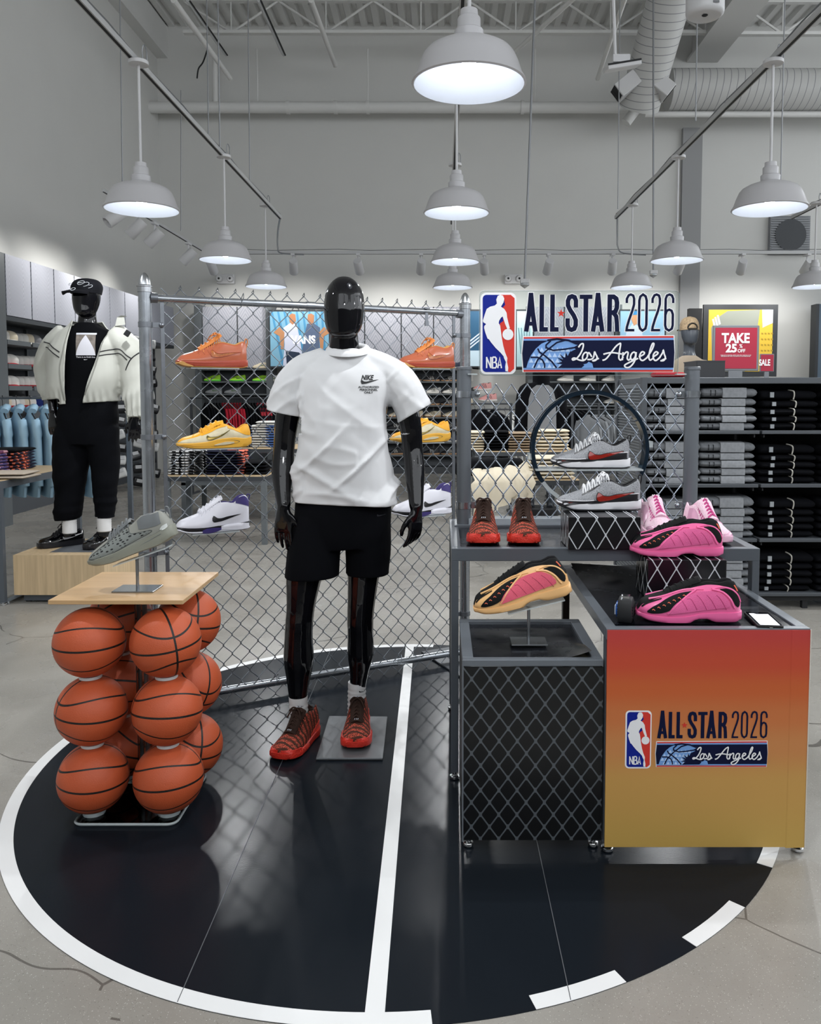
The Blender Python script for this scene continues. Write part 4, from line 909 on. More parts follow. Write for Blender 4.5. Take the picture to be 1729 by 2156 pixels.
def wave_shoe(label, cage, quilt, accent, loc, yaw, rot=None, quilt_d=None):
    t = thing('basketball_shoe', label, 'sneaker', loc, yaw, rot=rot); s = WAVE
    s.upper([cage, black_knit, lining], t); s.sole('outsole', cage, t)
    s.decal('quilted_panel', quilt, [(.27, .03, .034), (.32, .032, .055), (.42, .036, .078), (.52, .039, .094), (.6, .041, .1), (.7, .045, .102), (.78, .048, .094), (.84, .05, .08), (.87, .054, .064)], t, off=.004, sides=(-1, 1))
    for k in range(5):
        a = .36 + k * .095; s.line('stitch', quilt_d or quilt, [(a, .09 - .012 * (2 - min(k, 2)) - (.03 if k == 0 else 0)), (a + .035, .078), (a + .07, .06), (a + .095, .044)][(1 if k == 0 else 0):], t, r=.0011, sides=(-1,), off=.0042)
    s.decal('forefoot_window', black_knit, [(.075, .034, .038), (.12, .031, .05), (.18, .032, .06), (.25, .037, .073), (.34, .054, .086), (.42, .074, .094), (.5, .09, .099), (.53, .099, .101)], t, off=.002, sides=(-1, 1))
    for k in range(7):
        a = .12 + k * .05; z = .044 + k * .0072; ln = .015 - k * .0007
        s.line('vent_slit', accent, [(a, z - ln * .1), (a + .012, z + .001), (a + .026, z + .002 - ln * .35 if 0 else z - .003)], t, r=.0013, off=.0028)
    s.decal('heel_window', black_knit, [(.78, .103, .107), (.84, .094, .108), (.89, .076, .104), (.93, .055, .094), (.955, .05, .084), (.975, .058, .07)], t, off=.0015, sides=(-1, 1))
    s.line('cage_rib', cage, [(.1, .072), (.25, .083), (.42, .1), (.52, .105), (.62, .106)], t, r=.0035, off=0, sides=(-1, 1))
    s.line('cage_rib', cage, [(.27, .03), (.36, .06), (.46, .085), (.55, .104)], t, r=.004, off=.001, sides=(-1, 1))
    s.line('cage_rib', cage, [(.7, .106), (.8, .098), (.87, .078), (.9, .058), (.92, .048)], t, r=.004, off=.001, sides=(-1, 1))
    s.line('cage_rib', cage, [(.7, .107), (.8, .112), (.89, .106), (.95, .088), (.98, .066)], t, r=.0035, off=0, sides=(-1, 1))
    s.tongue(black_knit, t); s.laces(black_knit, t, bow=False, r=.0028)
    s.line('collar_mark', accent, [(.92, .118), (.935, .11), (.95, .1)], t, r=.0026, off=.0004)
    s.decal('toe_rand', black_knit, [(.03, .046, .05), (.08, .0575, .0635), (.15, .0665, .0705), (.22, .074, .0765)], t, off=.0008)
    return t
hot = mat('hot_pink_rubber', 'ec6aa2', rough=.38, coat=.1); hot_q = knit('hot_pink_mesh', 'e46a9f', 'de659a', sc=420, rough=.7); hot_d = mat('hot_pink_dark', 'bf4078', rough=.6)
orange_acc = mat('coral_accent', 'ef7152', rough=.5)
q = AZ(1452, 1308, oz)
wave_shoe('hot pink basketball shoe with black collar, directly on the orange pedestal top', hot, hot_q, orange_acc, (q.x, q.y + .02, oz), radians(-3), quilt_d=hot_d)
wave_shoe('hot pink basketball shoe with black collar, raised on the chain link riser', hot, hot_q, orange_acc, (AY(1426, 1175, 2.85).x, 2.87, oz + .139), radians(-4), quilt_d=hot_d)
peach = mat('peach_rubber', 'e8b77c', rough=.4, coat=.1); coral_q = knit('coral_mesh', 'e4657c', 'de6077', sc=420, rough=.7)
st = AZ(1113, 1352, bz)
shoe_stand((st.x, st.y, bz), (.118, .085), .118, radians(-14), 'steel shoe stand with square base holding the peach and coral shoe', ss)
p_ = AY(1103, 1262, st.y)
wave_shoe('peach, coral and black basketball shoe tilted on a steel stand', peach, coral_q, orange_acc, (p_.x, st.y, bz + .128), 0, rot=(0, radians(-14), radians(-2)), quilt_d=mat('coral_dark', 'b8405a', rough=.6))
# --- translucent orange low shoe
ORNG = Shoe()
o_up = mat('orange_gloss', 'a85a3e', rough=.28, coat=.5); o_tg = mat('orange_tongue', 'c27434', rough=.6); o_sole = mat('orange_sole', 'a04533', rough=.3, coat=.4); gum = mat('gum_rubber', 'b98a4c', rough=.5); amber = mat('amber_swoosh', '9d5a2b', rough=.35, noise_=.35, nscale=90)
def orange_shoe(label, loc, yaw):
    t = thing('orange_sneaker', label, 'sneaker', loc, yaw); s = Shoe(zm=[(0, .024), (.08, .012), (.2, .004), (.9, .003), (1, .01)], zs=[(0, .03), (.1, .026), (.3, .026), (.6, .03), (1, .036)])
    s.upper([o_up, o_up, mat('tan_lining', 'b68a4e', rough=.8)], t); s.sole('midsole', o_sole, t, 'zm', 'zs'); s.sole('outsole', gum, t, 'zb', 'zm', ex=.0035)
    s.decal('toe_rand', gum, [(0.0, .02, .03), (.04, .012, .028), (.12, .006, .016), (.2, .003, .007)], t, off=.001)
    s.decal('swoosh', amber, swoosh(.455, .046, .128, .003), t, off=.0016); sw = swoosh(.455, .046, .128, .003)
    s.line('swoosh_edge', mat('orange_edge', 'a44c34', rough=.3), [(a, c) for a, b, c in sw] + [(a, b) for a, b, c in reversed(sw)] + [(sw[0][0], sw[0][2])], t, r=.0012, off=.002)
    for a in (.3, .37, .44, .51): s.line('rib', o_up, [(a, .058), (a - .02, .064 + (a - .3) * .08), (a + .01, .077 + (a - .3) * .12)], t, r=.0013)
    s.line('sole_line', o_sole, [(.1, .022), (.35, .02), (.7, .022), (.98, .026)], t, r=.0012, off=.005)
    s.tongue(o_tg, t, th=.01); s.laces(o_tg, t); s.pull(o_tg, t); s.line('collar_rim', gum, [(.56, .108), (.64, .112), (.72, .107), (.82, .102), (.9, .112), (.94, .118)], t, r=.0025, sides=(-1, 1), off=-.002)
    return t
YEL = Shoe(L=.315, zb=[(0, .014), (.12, .004), (.3, 0), (.9, .002), (1, .016)], zs=[(0, .024), (.1, .024), (.35, .028), (.55, .04), (.75, .044), (.9, .04), (1, .046)], flare=.003,
    zr=[(0, .028), (.06, .04), (.2, .05), (.35, .066), (.5, .09), (.62, .107), (.72, .094), (.82, .082), (.9, .1), (.95, .104), (1, .07)], zc=[(0, .032), (.06, .047), (.2, .06), (.35, .08), (.48, .1), (.55, .1), (.62, .06), (.8, .05), (.9, .06), (.95, .1), (1, .068)],
    tongue=[(.3, .075), (.42, .094), (.52, .11), (.62, .116)], lace=(.3, .5), rows=4, zsp=[(0, .03), (.06, .039), (.2, .049), (.35, .065), (.5, .088), (.6, .1), (.66, .095), (.72, .085), (.8, .07), (1, .06)])
y_up = mat('pale_mesh', 'c9bfa0', rough=.5, coat=.2, noise_=.06, nscale=60); y_yel = mat('golden_yellow', 'e0a020', rough=.5); y_sole = mat('yellow_sole', 'dca63c', rough=.4, coat=.2)
def yellow_shoe(label, loc, yaw):
    t = thing('yellow_sneaker', label, 'sneaker', loc, yaw); s = YEL
    s.upper([y_up, y_yel, y_yel], t); s.sole('sole', y_sole, t)
    s.decal('heel_counter', y_yel, [(.66, .088, .098), (.76, .078, .086), (.84, .066, .085), (.9, .058, .099), (.96, .055, .098), (.99, .055, .075)], t, off=.0014, sides=(-1, 1))
    s.decal('eyestay', y_yel, [(.3, .056, .061), (.42, .07, .077), (.54, .088, .097), (.64, .096, .105)], t, off=.0014, sides=(-1, 1))
    s.decal('swoosh', mat('olive_gold', '6e6230', rough=.3, metal=.4), [(.36, .044, .052), (.375, .037, .058), (.41, .036, .052), (.48, .042, .052), (.58, .055, .062), (.69, .079, .081)], t, off=.0018)
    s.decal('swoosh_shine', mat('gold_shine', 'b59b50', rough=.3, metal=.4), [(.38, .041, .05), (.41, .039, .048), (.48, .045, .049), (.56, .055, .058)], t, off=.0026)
    s.line('sole_loop', mat('olive_line', '6b5c2c', rough=.5), [(.4, .012), (.5, .026), (.62, .034), (.75, .034), (.82, .028), (.74, .019), (.6, .013), (.45, .011), (.4, .012)], t, r=.0013, off=.006)
    s.decal('sole_inset', y_up, [(.46, .014, .017), (.55, .015, .024), (.65, .017, .029), (.74, .022, .028)], t, off=.003)
    s.line('sole_crease', mat('yellow_dark', 'b77f22', rough=.5), [(.02, .02), (.12, .017), (.25, .012), (.4, .01)], t, r=.0012, off=.006)
    s.tongue(y_yel, t, th=.012); s.laces(y_yel, t, bow=False, r=.003); return t
# --- white and purple mid shoe
PUR = Shoe(L=.315, zb=[(0, .016), (.12, .005), (.28, 0), (.92, 0), (1, .006)], zs=[(0, .03), (.12, .024), (.3, .022), (.6, .028), (1, .036)],
    zr=[(0, .034), (.05, .048), (.15, .058), (.3, .072), (.45, .1), (.58, .128), (.68, .128), (.76, .122), (.88, .152), (.94, .154), (1, .13)], zc=[(0, .038), (.05, .056), (.15, .068), (.3, .085), (.45, .112), (.54, .13), (.6, .09), (.66, .055), (.86, .05), (.93, .1), (.97, .14), (1, .125)],
    tongue=[(.3, .09), (.44, .118), (.55, .142), (.62, .152)], lace=(.3, .56), rows=6, zm=[(0, .024), (.15, .01), (.4, .008), (.6, .012), (1, .014)])
w_lea = mat('white_leather', 'dbdbe4', rough=.4); purple = mat('purple_suede', '352a6a', rough=.6); shoe_blk = mat('shoe_black', '131318', rough=.4)
def purple_shoe(label, loc, yaw):
    t = thing('white_purple_sneaker', label, 'sneaker', loc, yaw); s = PUR
    s.upper([w_lea, w_lea, purple], t); s.sole('midsole', shoe_blk, t, 'zm', 'zs'); s.sole('outsole', w_lea, t, 'zb', 'zm', ex=.0035)
    s.decal('midsole_white', w_lea, [(.58, .012, .027), (.7, .008, .032), (.85, .006, .034), (.99, .008, .03)], t, off=.003, sides=(-1, 1))
    s.decal('arch_plate', purple, [(.32, .002, .014), (.4, .0, .022), (.5, .004, .022), (.58, .012, .02)], t, off=.003)
    s.decal('swoosh', shoe_blk, swoosh(.46, .044, .12, .01), t, off=.0018)
    s.decal('collar_pad', purple, [(.8, .122, .132), (.86, .118, .148), (.92, .112, .152), (.97, .106, .142), (1, .1, .125)], t, off=.0012, sides=(-1, 1))
    s.line('rand_line', shoe_blk, [(.02, .03), (.15, .026), (.35, .024), (.55, .028)], t, r=.0014, off=.002)
    s.tongue(w_lea, t, th=.012); s.laces(w_lea, t, r=.003, bow=False); s.pull(purple, t, h=.006); return t
# clip-on shelves and the shoes on the fence
fd = Vector((cos(FA), sin(FA), 0)); fn = Vector((fd.y, -fd.x, 0))
def on_fence(px, py, off=.075):
    r = ray(px, py); o = F0 + fn * off; t = (o.dot(fn)) / (r[0] * fn.x + r[1] * fn.y); return Vector((r[0] * t, r[1] * t, H + r[2] * t))
for px, py, who, nm in ((447, 775, orange_shoe, 'orange'), (898, 776, orange_shoe, 'orange'), (452, 943, yellow_shoe, 'yellow'), (886, 931, yellow_shoe, 'yellow'), (449, 1118, purple_shoe, 'white and purple'), (889, 1084, purple_shoe, 'white and purple')):
    p = on_fence(px, py); side = 'on the fence, left of mannequin' if px < 600 else 'on the fence, right of mannequin'
    desc = {'orange': 'glossy orange low shoe', 'yellow': 'golden yellow and cream low shoe', 'white and purple': 'white mid shoe with purple collar'}[nm]
    who(desc + ' ' + side, p, FA)
    t = thing('fence_shelf', 'clear acrylic shelf under %s shoe %s' % (nm, side), 'shelf', p, FA)
    MB().box(-.1, .105, -.055, .062, -.0045, -.0005).build('shelf_plate', acrylic_e, t); MB().box(-.1, .105, .058, .062, -.0005, .045).build('back_plate', acrylic_e, t)
    MB().box(-.06, -.05, .055, .085, .02, .03).box(.055, .065, .055, .085, .02, .03).build('hook', acrylic_e, t)
# --- grey mesh runner with red tick (two, one above the other)
GRY = Shoe(L=.31, zb=[(0, .024), (.08, .01), (.25, 0), (.95, 0), (1, .004)], zs=[(0, .034), (.08, .03), (.2, .026), (.5, .031), (.8, .034), (1, .04)], zm=[(0, .03), (.08, .016), (.2, .005), (.9, .004), (1, .008)],
    zr=[(0, .038), (.06, .046), (.2, .055), (.33, .07), (.45, .093), (.56, .11), (.64, .112), (.72, .1), (.8, .092), (.9, .106), (.96, .118), (1, .1)], zc=[(0, .042), (.05, .052), (.15, .062), (.3, .08), (.42, .1), (.52, .112), (.58, .09), (.64, .055), (.85, .045), (.92, .06), (.965, .105), (1, .098)],
    tongue=[(.3, .084), (.42, .104), (.52, .118), (.6, .126)], lace=(.3, .58), rows=6)
g_up = knit('grey_mesh', 'a2a4a8', '6c6e72', sc=620, rough=.7, th=.55); red_g = mat('red_gloss_tick', '8c1d12', rough=.15, coat=.6)
def grey_shoe(label, loc, yaw):
    t = thing('grey_sneaker', label, 'sneaker', loc, yaw); s = GRY
    s.upper([g_up, g_up, shoe_blk], t); s.sole('midsole', foam_white, t, 'zm', 'zs'); s.sole('outsole', shoe_blk, t, 'zb', 'zm', ex=.0035)
    s.decal('mudguard', shoe_blk, [(0.0, .02, .039), (.05, .014, .041), (.1, .02, .04), (.2, .026, .0375), (.34, .028, .038), (.5, .0305, .042), (.62, .033, .052), (.75, .035, .058), (.9, .037, .062), (1, .04, .064)], t, off=.0012, sides=(-1, 1))
    s.line('piping', foam_white, [(.03, .041), (.12, .04), (.3, .039), (.42, .041)], t, r=.0015, off=.0015, sides=(-1, 1)); s.line('piping', foam_white, [(.7, .058), (.85, .064), (.97, .066)], t, r=.0015, off=.0015, sides=(-1, 1))
    sw = [(a, b + .0, c) for a, b, c in swoosh(.455, .036, .135, .011)]
    s.decal('swoosh_edge', shoe_blk, [(a + (-.008 if i == 0 else .008 if i == len(sw) - 1 else 0), b - .0025, c + .0025) for i, (a, b, c) in enumerate(sw)], t, off=.0018)
    s.decal('swoosh', red_g, sw, t, off=.003); s.decal('toe_tick', red_g, swoosh(.115, .031, .016), t, off=.003, n=10, rows=2)
    s.decal('eyestay', shoe_blk, [(.28, .058, .0615), (.4, .076, .083), (.5, .096, .1)], t, off=.001, n=10, sides=(-1, 1))
    s.line('collar_rim', shoe_blk, [(.56, .109), (.64, .112), (.72, .1), (.8, .092), (.9, .106), (.95, .116)], t, r=.004, sides=(-1, 1), off=-.003)
    s.tongue(g_up, t, th=.01); s.laces(mat('white_lace', 'dfe0e2', rough=.7), t, r=.0032, bow=True); s.pull(shoe_blk, t, h=.016); return t
p = AY(1240, 984, 3.27); grey_shoe('grey mesh sneaker with glossy red tick on the acrylic ring shelf', (p.x + .005, 3.27, c.z + sh_z + .0005), radians(-2))
p = AZ(1264, 1092, tz + .117); grey_shoe('grey mesh sneaker with glossy red tick on the riser box', (AY(1260, 1090, 3.07).x, 3.07, tz + .1165), radians(-2))
# --- front facing pairs
FRT = Shoe(L=.30, zb=[(0, .014), (.1, .005), (.3, 0), (.9, 0), (1, .006)], zs=[(0, .034), (.1, .032), (.3, .026), (.6, .028), (1, .034)],
    w=[(0, .002), (.004, .016), (.02, .031), (.06, .043), (.14, .05), (.26, .054), (.38, .054), (.55, .047), (.72, .041), (.88, .039), (.95, .032), (.985, .022), (1, .011)],
    zr=[(0, .038), (.05, .046), (.2, .056), (.35, .074), (.5, .1), (.62, .124), (.7, .122), (.82, .114), (.93, .124), (1, .106)], zc=[(0, .04), (.03, .05), (.08, .06), (.2, .072), (.3, .086), (.42, .106), (.52, .118), (.58, .09), (.64, .055), (.8, .045), (.92, .05), (.96, .1), (1, .1)],
    tongue=[(.26, .084), (.4, .11), (.5, .132), (.58, .15)], tw=(.024, .032), lace=(.29, .52), rows=6, lift=.012)
br_up = knit('brown_red_knit', '45281e', 'b8503e', sc=260, rough=.75, rows=13, th=.5); br_d = mat('dark_brown_knit', '32231d', rough=.8, bump=.3, bscale=500); red_sole = mat('red_rubber', 'c52f22', rough=.42, bump=.8, bscale=170, bdist=.003)
red_sole2 = mat('red_rubber_light', 'd8402f', rough=.4)
def red_shoe(label, loc, yaw, parent=None, worn=False):
    t = thing('red_sneaker', label, 'sneaker', loc, yaw) if parent is None else part('sneaker', parent, loc, yaw)
    s = FRT; s.upper([br_up, br_up, br_d], t); s.sole('sole', red_sole, t, ex=.006)
    s.decal('toe_bumper', red_sole, [(0, .02, .046), (.05, .014, .044), (.12, .01, .04), (.25, .006, .034)], t, off=.005, sides=(-1, 1))
    for k in range(9):
        for sd in (-1, 1):
            a = .03 + k * .05; s.line('sole_rib', red_sole2, [(a, .012), (a + .02, .026), (a + .04, .013)], t, r=.0013, off=.0075, sides=(sd,))
    s.decal('heel_clip', red_sole2, [(.6, .028, .036), (.75, .03, .05), (.9, .032, .064), (.99, .034, .06)], t, off=.002, sides=(-1, 1))
    s.tongue(br_d, t, th=.012); s.laces(br_d, t, r=.0034, bow=True)
    M_ = T(s.X(.535), 0, .1475) @ Matrix.Rotation(-pi / 2, 4, 'Z') @ Matrix.Rotation(radians(62), 4, 'X')
    g = MB(); g.M = M_
    for pts in ([(-.009, .012), (0, -.012)], [(.009, .012), (0, -.012)], [(-.004, .012), (0, 0), (.004, .012)]): g.stroke([(a, b) for a, b in pts], .0022, -.001, .001, ax='z')
    g.build('tongue_mark', mat('silver_mark', 'c4cbd6', rough=.4), t)
    g = MB(); g.M = T(s.X(.275), 0, .0935) @ Matrix.Rotation(-pi / 2, 4, 'Z') @ Matrix.Rotation(radians(25), 4, 'X')
    for x in (-.007, 0, .006): g.stroke([(x, -.003), (x + .002, .003)], .0018, -.001, .001, ax='z')
    g.build('toe_mark', mat('silver_mark', 'c4cbd6', rough=.4), t); return t
def part(name, parent, loc=(0, 0, 0), rz=0, rot=None):
    o = bpy.data.objects.new(name, None); COL.objects.link(o); o.parent = parent; o.location = loc; o.rotation_euler = rot or (0, 0, rz); o.empty_display_size = .03; return o
a = AZ(1023, 1150, tz); red_shoe('brown and red knit sneaker facing front on the tall table, left of the pair', (a.x, a.y + .15, tz), radians(86))
a = AZ(1110, 1150, tz); red_shoe('brown and red knit sneaker facing front on the tall table, next to the riser box', (a.x, a.y + .15, tz), radians(87))
pk_up = knit('pale_pink_mesh', 'dcb4c6', 'e9cfda', sc=380, rough=.7); pk = mat('pale_pink', 'dfb3c8', rough=.5); pk_l = mat('magenta_lace', 'c04c86', rough=.7); pk_g = mat('pink_gloss', 'd6a3bd', rough=.25, coat=.4)
def pink_shoe(label, loc, yaw):
    t = thing('pale_pink_sneaker', label, 'sneaker', loc, yaw)
    s = FRT; s.upper([pk_up, pk_up, pk], t); s.sole('sole', pk, t, ex=.005)
    s.decal('toe_cap', pk_g, [(0, .03, .042), (.05, .03, .047), (.12, .03, .05), (.22, .028, .046), (.3, .03, .036)], t, off=.0015, sides=(-1, 1))
    s.decal('side_cage', pk_g, [(.4, .04, .07), (.5, .035, .092), (.62, .035, .112), (.75, .035, .108)], t, off=.0015, sides=(-1, 1))
    for k in range(5): s.line('lace_loop', pk_g, [(.3 + k * .055, .062 + k * .011), (.33 + k * .055, .07 + k * .0125)], t, r=.004, sides=(-1, 1), off=.0)
    s.tongue(pk_up, t, th=.014); s.laces(pk_l, t, r=.0036, bow=False)
    g = MB(); g.M = T(s.X(.545), 0, .149) @ Matrix.Rotation(-pi / 2, 4, 'Z') @ Matrix.Rotation(radians(60), 4, 'X')
    g.stroke([(-.01, -.007), (-.01, .007)], .003, -.001, .0015, ax='z'); g.stroke([(-.002, .007), (-.009, 0), (-.002, -.007)], .003, -.001, .0015, ax='z'); g.stroke(ell(.008, 0, .006, .006, n=12), .003, -.001, .0015, ax='z', closed=True)
    g.build('tongue_mark', mat('pink_mark', 'eddbe4', rough=.5), t); return t
a = AZ(1420, 1150, tz); pink_shoe('pale pink sneaker with magenta laces, half hidden behind the raised hot pink shoe', (a.x, 3.2, tz), radians(92))
a = AZ(1513, 1149, tz); pink_shoe('pale pink sneaker with magenta laces at the right end of the tall table', (a.x, a.y + .15, tz), radians(96))
# --- grey shoe on the maple board
GS = Shoe(L=.31, flare=.004, zb=[(0, .02), (.12, .006), (.3, 0), (.6, .004), (.8, .004), (1, .02)], zs=[(0, .032), (.1, .028), (.3, .028), (.55, .036), (.8, .044), (1, .056)],
    zr=[(0, .036), (.06, .046), (.2, .058), (.35, .074), (.5, .092), (.6, .1), (.66, .108), (.74, .118), (.84, .112), (.9, .116), (.95, .11), (1, .075)], zc=[(0, .04), (.05, .053), (.15, .066), (.3, .082), (.42, .096), (.52, .106), (.6, .085), (.68, .06), (.85, .055), (.92, .08), (.96, .105), (1, .078)],
    tongue=[(.3, .086), (.42, .101), (.52, .112), (.58, .12)], lace=(.3, .52), rows=5)
gy = mat('stone_grey', '8f9089', rough=.55); gy_d = mat('slate_grey', '6c7072', rough=.6); gy_s = mat('grey_foam', '85877c', rough=.5)
def grille_mat():
    m, nt, n, mth, b, L = nodes('grey_grille', col='7b7f7d', rough=.5)
    tc = n('TexCoord'); mp = n('Mapping'); mp.inputs['Scale'].default_value = (1, .1, 2.1); mp.inputs['Rotation'].default_value = (0, radians(12), 0); L(tc.outputs['Object'], mp.inputs[0])
    v = n('TexVoronoi', Scale=62); v.inputs['Randomness'].default_value = .25; L(mp.outputs[0], v.inputs[0]); k = mth('LESS_THAN', v.outputs['Distance'], .46)
    x = n('MixRGB'); L(k, x.inputs[0]); x.inputs[1].default_value = lin('7d827f') + (1,); x.inputs[2].default_value = lin('15181a') + (1,); L(x.outputs[0], b.inputs['Base Color']); return m
st = AZ(290, 1241, .755)
shoe_stand((st.x, st.y, .755), (.14, .1), .108, radians(-19), 'steel shoe stand with square base on the maple board', ss, rz=0)
p_ = AY(286, 1160, st.y); t = thing('stone_grey_sneaker', 'stone grey shoe with honeycomb side panel tilted on the maple topped tower', 'sneaker', (p_.x, st.y, .755 + .122), rot=(0, radians(-19), radians(-2)))
s = GS; s.upper([gy, gy, gy_d], t); s.sole('sole', gy_s, t)
s.decal('honeycomb_panel', grille_mat(), [(.06, .036, .04), (.12, .031, .047), (.22, .031, .06), (.34, .034, .073), (.46, .039, .085), (.52, .042, .092), (.55, .045, .092), (.57, .047, .08), (.6, .049, .069), (.7, .053, .066), (.78, .056, .064)], t, off=.0016)
s.line('panel_edge', mat('grille_edge', '4a4e4e', rough=.5), [(.05, .037), (.12, .05), (.3, .071), (.5, .094), (.56, .094), (.575, .074), (.65, .068), (.8, .062), (.78, .054), (.6, .045), (.35, .031), (.15, .027), (.05, .037)], t, r=.0012)
s.decal('heel_counter', gy_d, [(.68, .078, .106), (.76, .072, .116), (.86, .07, .112), (.93, .072, .112)], t, off=.002); s.line('sole_line', gy_d, [(.3, .018), (.5, .02), (.7, .028), (.9, .04)], t, r=.001, off=.0075)
s.decal('heel_light', mat('heel_light', 'c9ccca', rough=.3), [(.9, .052, .056), (.94, .05, .064), (.98, .054, .066)], t, off=.003)
s.tongue(gy_d, t); s.laces(gy_d, t, r=.0032, bow=False); s.pull(gy_d, t, h=.012)
# ------------------------------------------------------------------ mannequins and clothes
def remeshed(mb, vox, smooth=3, fac=.5):
    me = bpy.data.meshes.new('t'); me.from_pydata(mb.v, [], mb.f); bm = bmesh.new(); bm.from_mesh(me); bmesh.ops.recalc_face_normals(bm, faces=bm.faces); bm.to_mesh(me); bm.free()
    o = bpy.data.objects.new('t', me); COL.objects.link(o)
    r = o.modifiers.new('r', 'REMESH'); r.mode = 'VOXEL'; r.voxel_size = vox; r.use_smooth_shade = True
    if smooth: k = o.modifiers.new('s', 'SMOOTH'); k.iterations = smooth; k.factor = fac
    return evaluated(o)
def ell_ring(c, rx, ry, n=20, p=2.0, u=(1, 0, 0), v=(0, 1, 0)):
    u, v, c = Vector(u), Vector(v), Vector(c); R_ = []
    for k in range(n):
        a = 2 * pi * k / n; ca, sa = cos(a), sin(a)
        R_.append(c + u * (rx * math.copysign(abs(ca) ** (2 / p), ca)) + v * (ry * math.copysign(abs(sa) ** (2 / p), sa)))
    return R_
def limb(m, pts, radii, n=14, flat=1.0, sub=4):
    P = spline(pts, sub); rr = [float(x) for x in pchip(list(enumerate(radii)))(np.linspace(0, len(radii) - 1, len(P)))]
    m.tube(P, rr, n, flat=flat)
def vrings(m, rows, n=24, p=2.2):      # (centre, rx, ry) from bottom to top, horizontal ellipses
    P = [list(c) + [a, b] for c, a, b in rows]; f = [pchip([(i, q[k]) for i, q in enumerate(P)]) for k in range(5)]
    ts = np.linspace(0, len(P) - 1, (len(P) - 1) * 4 + 1)
    m.loft([ell_ring((f[0](t), f[1](t), f[2](t)), f[3](t), f[4](t), n, p) for t in ts])
def hand(m, w, d, n, s_, curl=(.25, .3, .3, .38), sc=1., spread=.05):
    d, n, s_ = Vector(d).normalized(), Vector(n).normalized(), Vector(s_); s_ = (s_ - d * s_.dot(d)).normalized(); n = (n - d * n.dot(d) - s_ * n.dot(s_)).normalized(); w = Vector(w)
    m.loft([ell_ring(w + d * q * sc + s_ * of * sc, a * sc, b * sc, 14, 2.4, s_, n) for q, a, b, of in ((-.02, .025, .02, 0), (0, .027, .019, 0), (.02, .033, .018, .002), (.05, .04, .0165, .002), (.078, .041, .0135, 0), (.092, .038, .011, 0))])
    for k, (o, ln) in enumerate(((.0305, .070), (.0105, .078), (-.0105, .073), (-.0305, .058))):
        p = w + (d * .08 + s_ * o) * sc; dirv = (d + s_ * (o / .03) * spread).normalized(); P = [p - dirv * .01, p]
        for j, (fr, cf) in enumerate(((.44, .6), (.32, 1.1), (.24, .8))):
            dirv = (dirv + n * curl[k] * cf).normalized(); p = p + dirv * ln * fr * 1.08 * sc; P.append(p)
        m.tube(spline(P, 3), [.0092 * sc] * 4 + list(np.linspace(.0092, .0066, len(spline(P, 3)) - 4) * sc), 10)
        m.lathe([(.0001, -.0066 * sc), (.0047 * sc, -.0047 * sc), (.0066 * sc, 0), (.0047 * sc, .0047 * sc), (.0001, .0066 * sc)], 8, p)
    p = w + (d * .022 + s_ * .026) * sc; P = [p - s_ * .012 * sc, p, p + (d * .032 + s_ * .022 + n * .012) * sc, p + (d * .062 + s_ * .027 + n * .024) * sc, p + (d * .084 + s_ * .022 + n * .03) * sc]
    m.tube(spline(P, 4), list(np.linspace(.0145, .008, 17) * sc), 10)
def fnoise(p, sc, seed=0): return noise.noise(Vector((p[0] * sc[0] + seed, p[1] * sc[1], p[2] * sc[2])))
def wrinkle(me, fn):
    co = np.empty(len(me.vertices) * 3); me.vertices.foreach_get('co', co); co = co.reshape(-1, 3)
    no = np.empty(len(me.vertices) * 3); me.vertex_normals.foreach_get('vector', no); no = no.reshape(-1, 3)
    d = np.array([fn(p) for p in co]); co += no * d[:, None]; me.vertices.foreach_set('co', co.ravel()); me.update()
def cut(me, cuts, thick=.004, open_=None):       # cuts: (point, normal, test) drops what lies beyond each plane where test holds
    bm = bmesh.new(); bm.from_mesh(me)
    for co, no, test in cuts:
        co, no = Vector(co), Vector(no).normalized()
        fs = [f for f in bm.faces if test is None or test(f.calc_center_median())]
        geom = list({v for f in fs for v in f.verts}) + list({e for f in fs for e in f.edges}) + fs
        bmesh.ops.bisect_plane(bm, geom=geom, dist=1e-5, plane_co=co, plane_no=no)
        kill = [f for f in bm.faces if (f.calc_center_median() - co).dot(no) > 0 and (test is None or test(f.calc_center_median()))]
        bmesh.ops.delete(bm, geom=kill, context='FACES')
    if open_:
        for co, no, test in open_[0]:
            fs = [f for f in bm.faces if test(f.calc_center_median())]
            bmesh.ops.bisect_plane(bm, geom=list({v for f in fs for v in f.verts}) + list({e for f in fs for e in f.edges}) + fs, dist=1e-5, plane_co=co, plane_no=no)
        bmesh.ops.delete(bm, geom=[f for f in bm.faces if open_[1](f.calc_center_median())], context='FACES')
    bm.normal_update(); ed = [e for e in bm.edges if e.is_boundary]
    r = bmesh.ops.extrude_edge_only(bm, edges=ed)          # a turned-in hem gives the cloth an edge
    for v in [g for g in r['geom'] if isinstance(g, bmesh.types.BMVert)]:
        nn = Vector()
        for f in v.link_faces:
            for w in f.verts: nn += w.normal
        if nn.length > 0: v.co -= nn.normalized() * thick
    bm.to_mesh(me); bm.free(); return me
gloss = mat('gloss_black', '09090d', rough=.06, spec=.55)
cotton = mat('white_cotton', 'd0d1d3', rough=.85, bump=.12, bscale=700, sheen=.1); black_fleece = mat('black_fleece', '08090d', rough=.9, spec=.1, bump=.15, bscale=500)
sock_m = mat('white_sock', 'd2d2d2', rough=.9, bump=.2, bscale=400); ink = mat('black_ink', '0f1013', rough=.6)
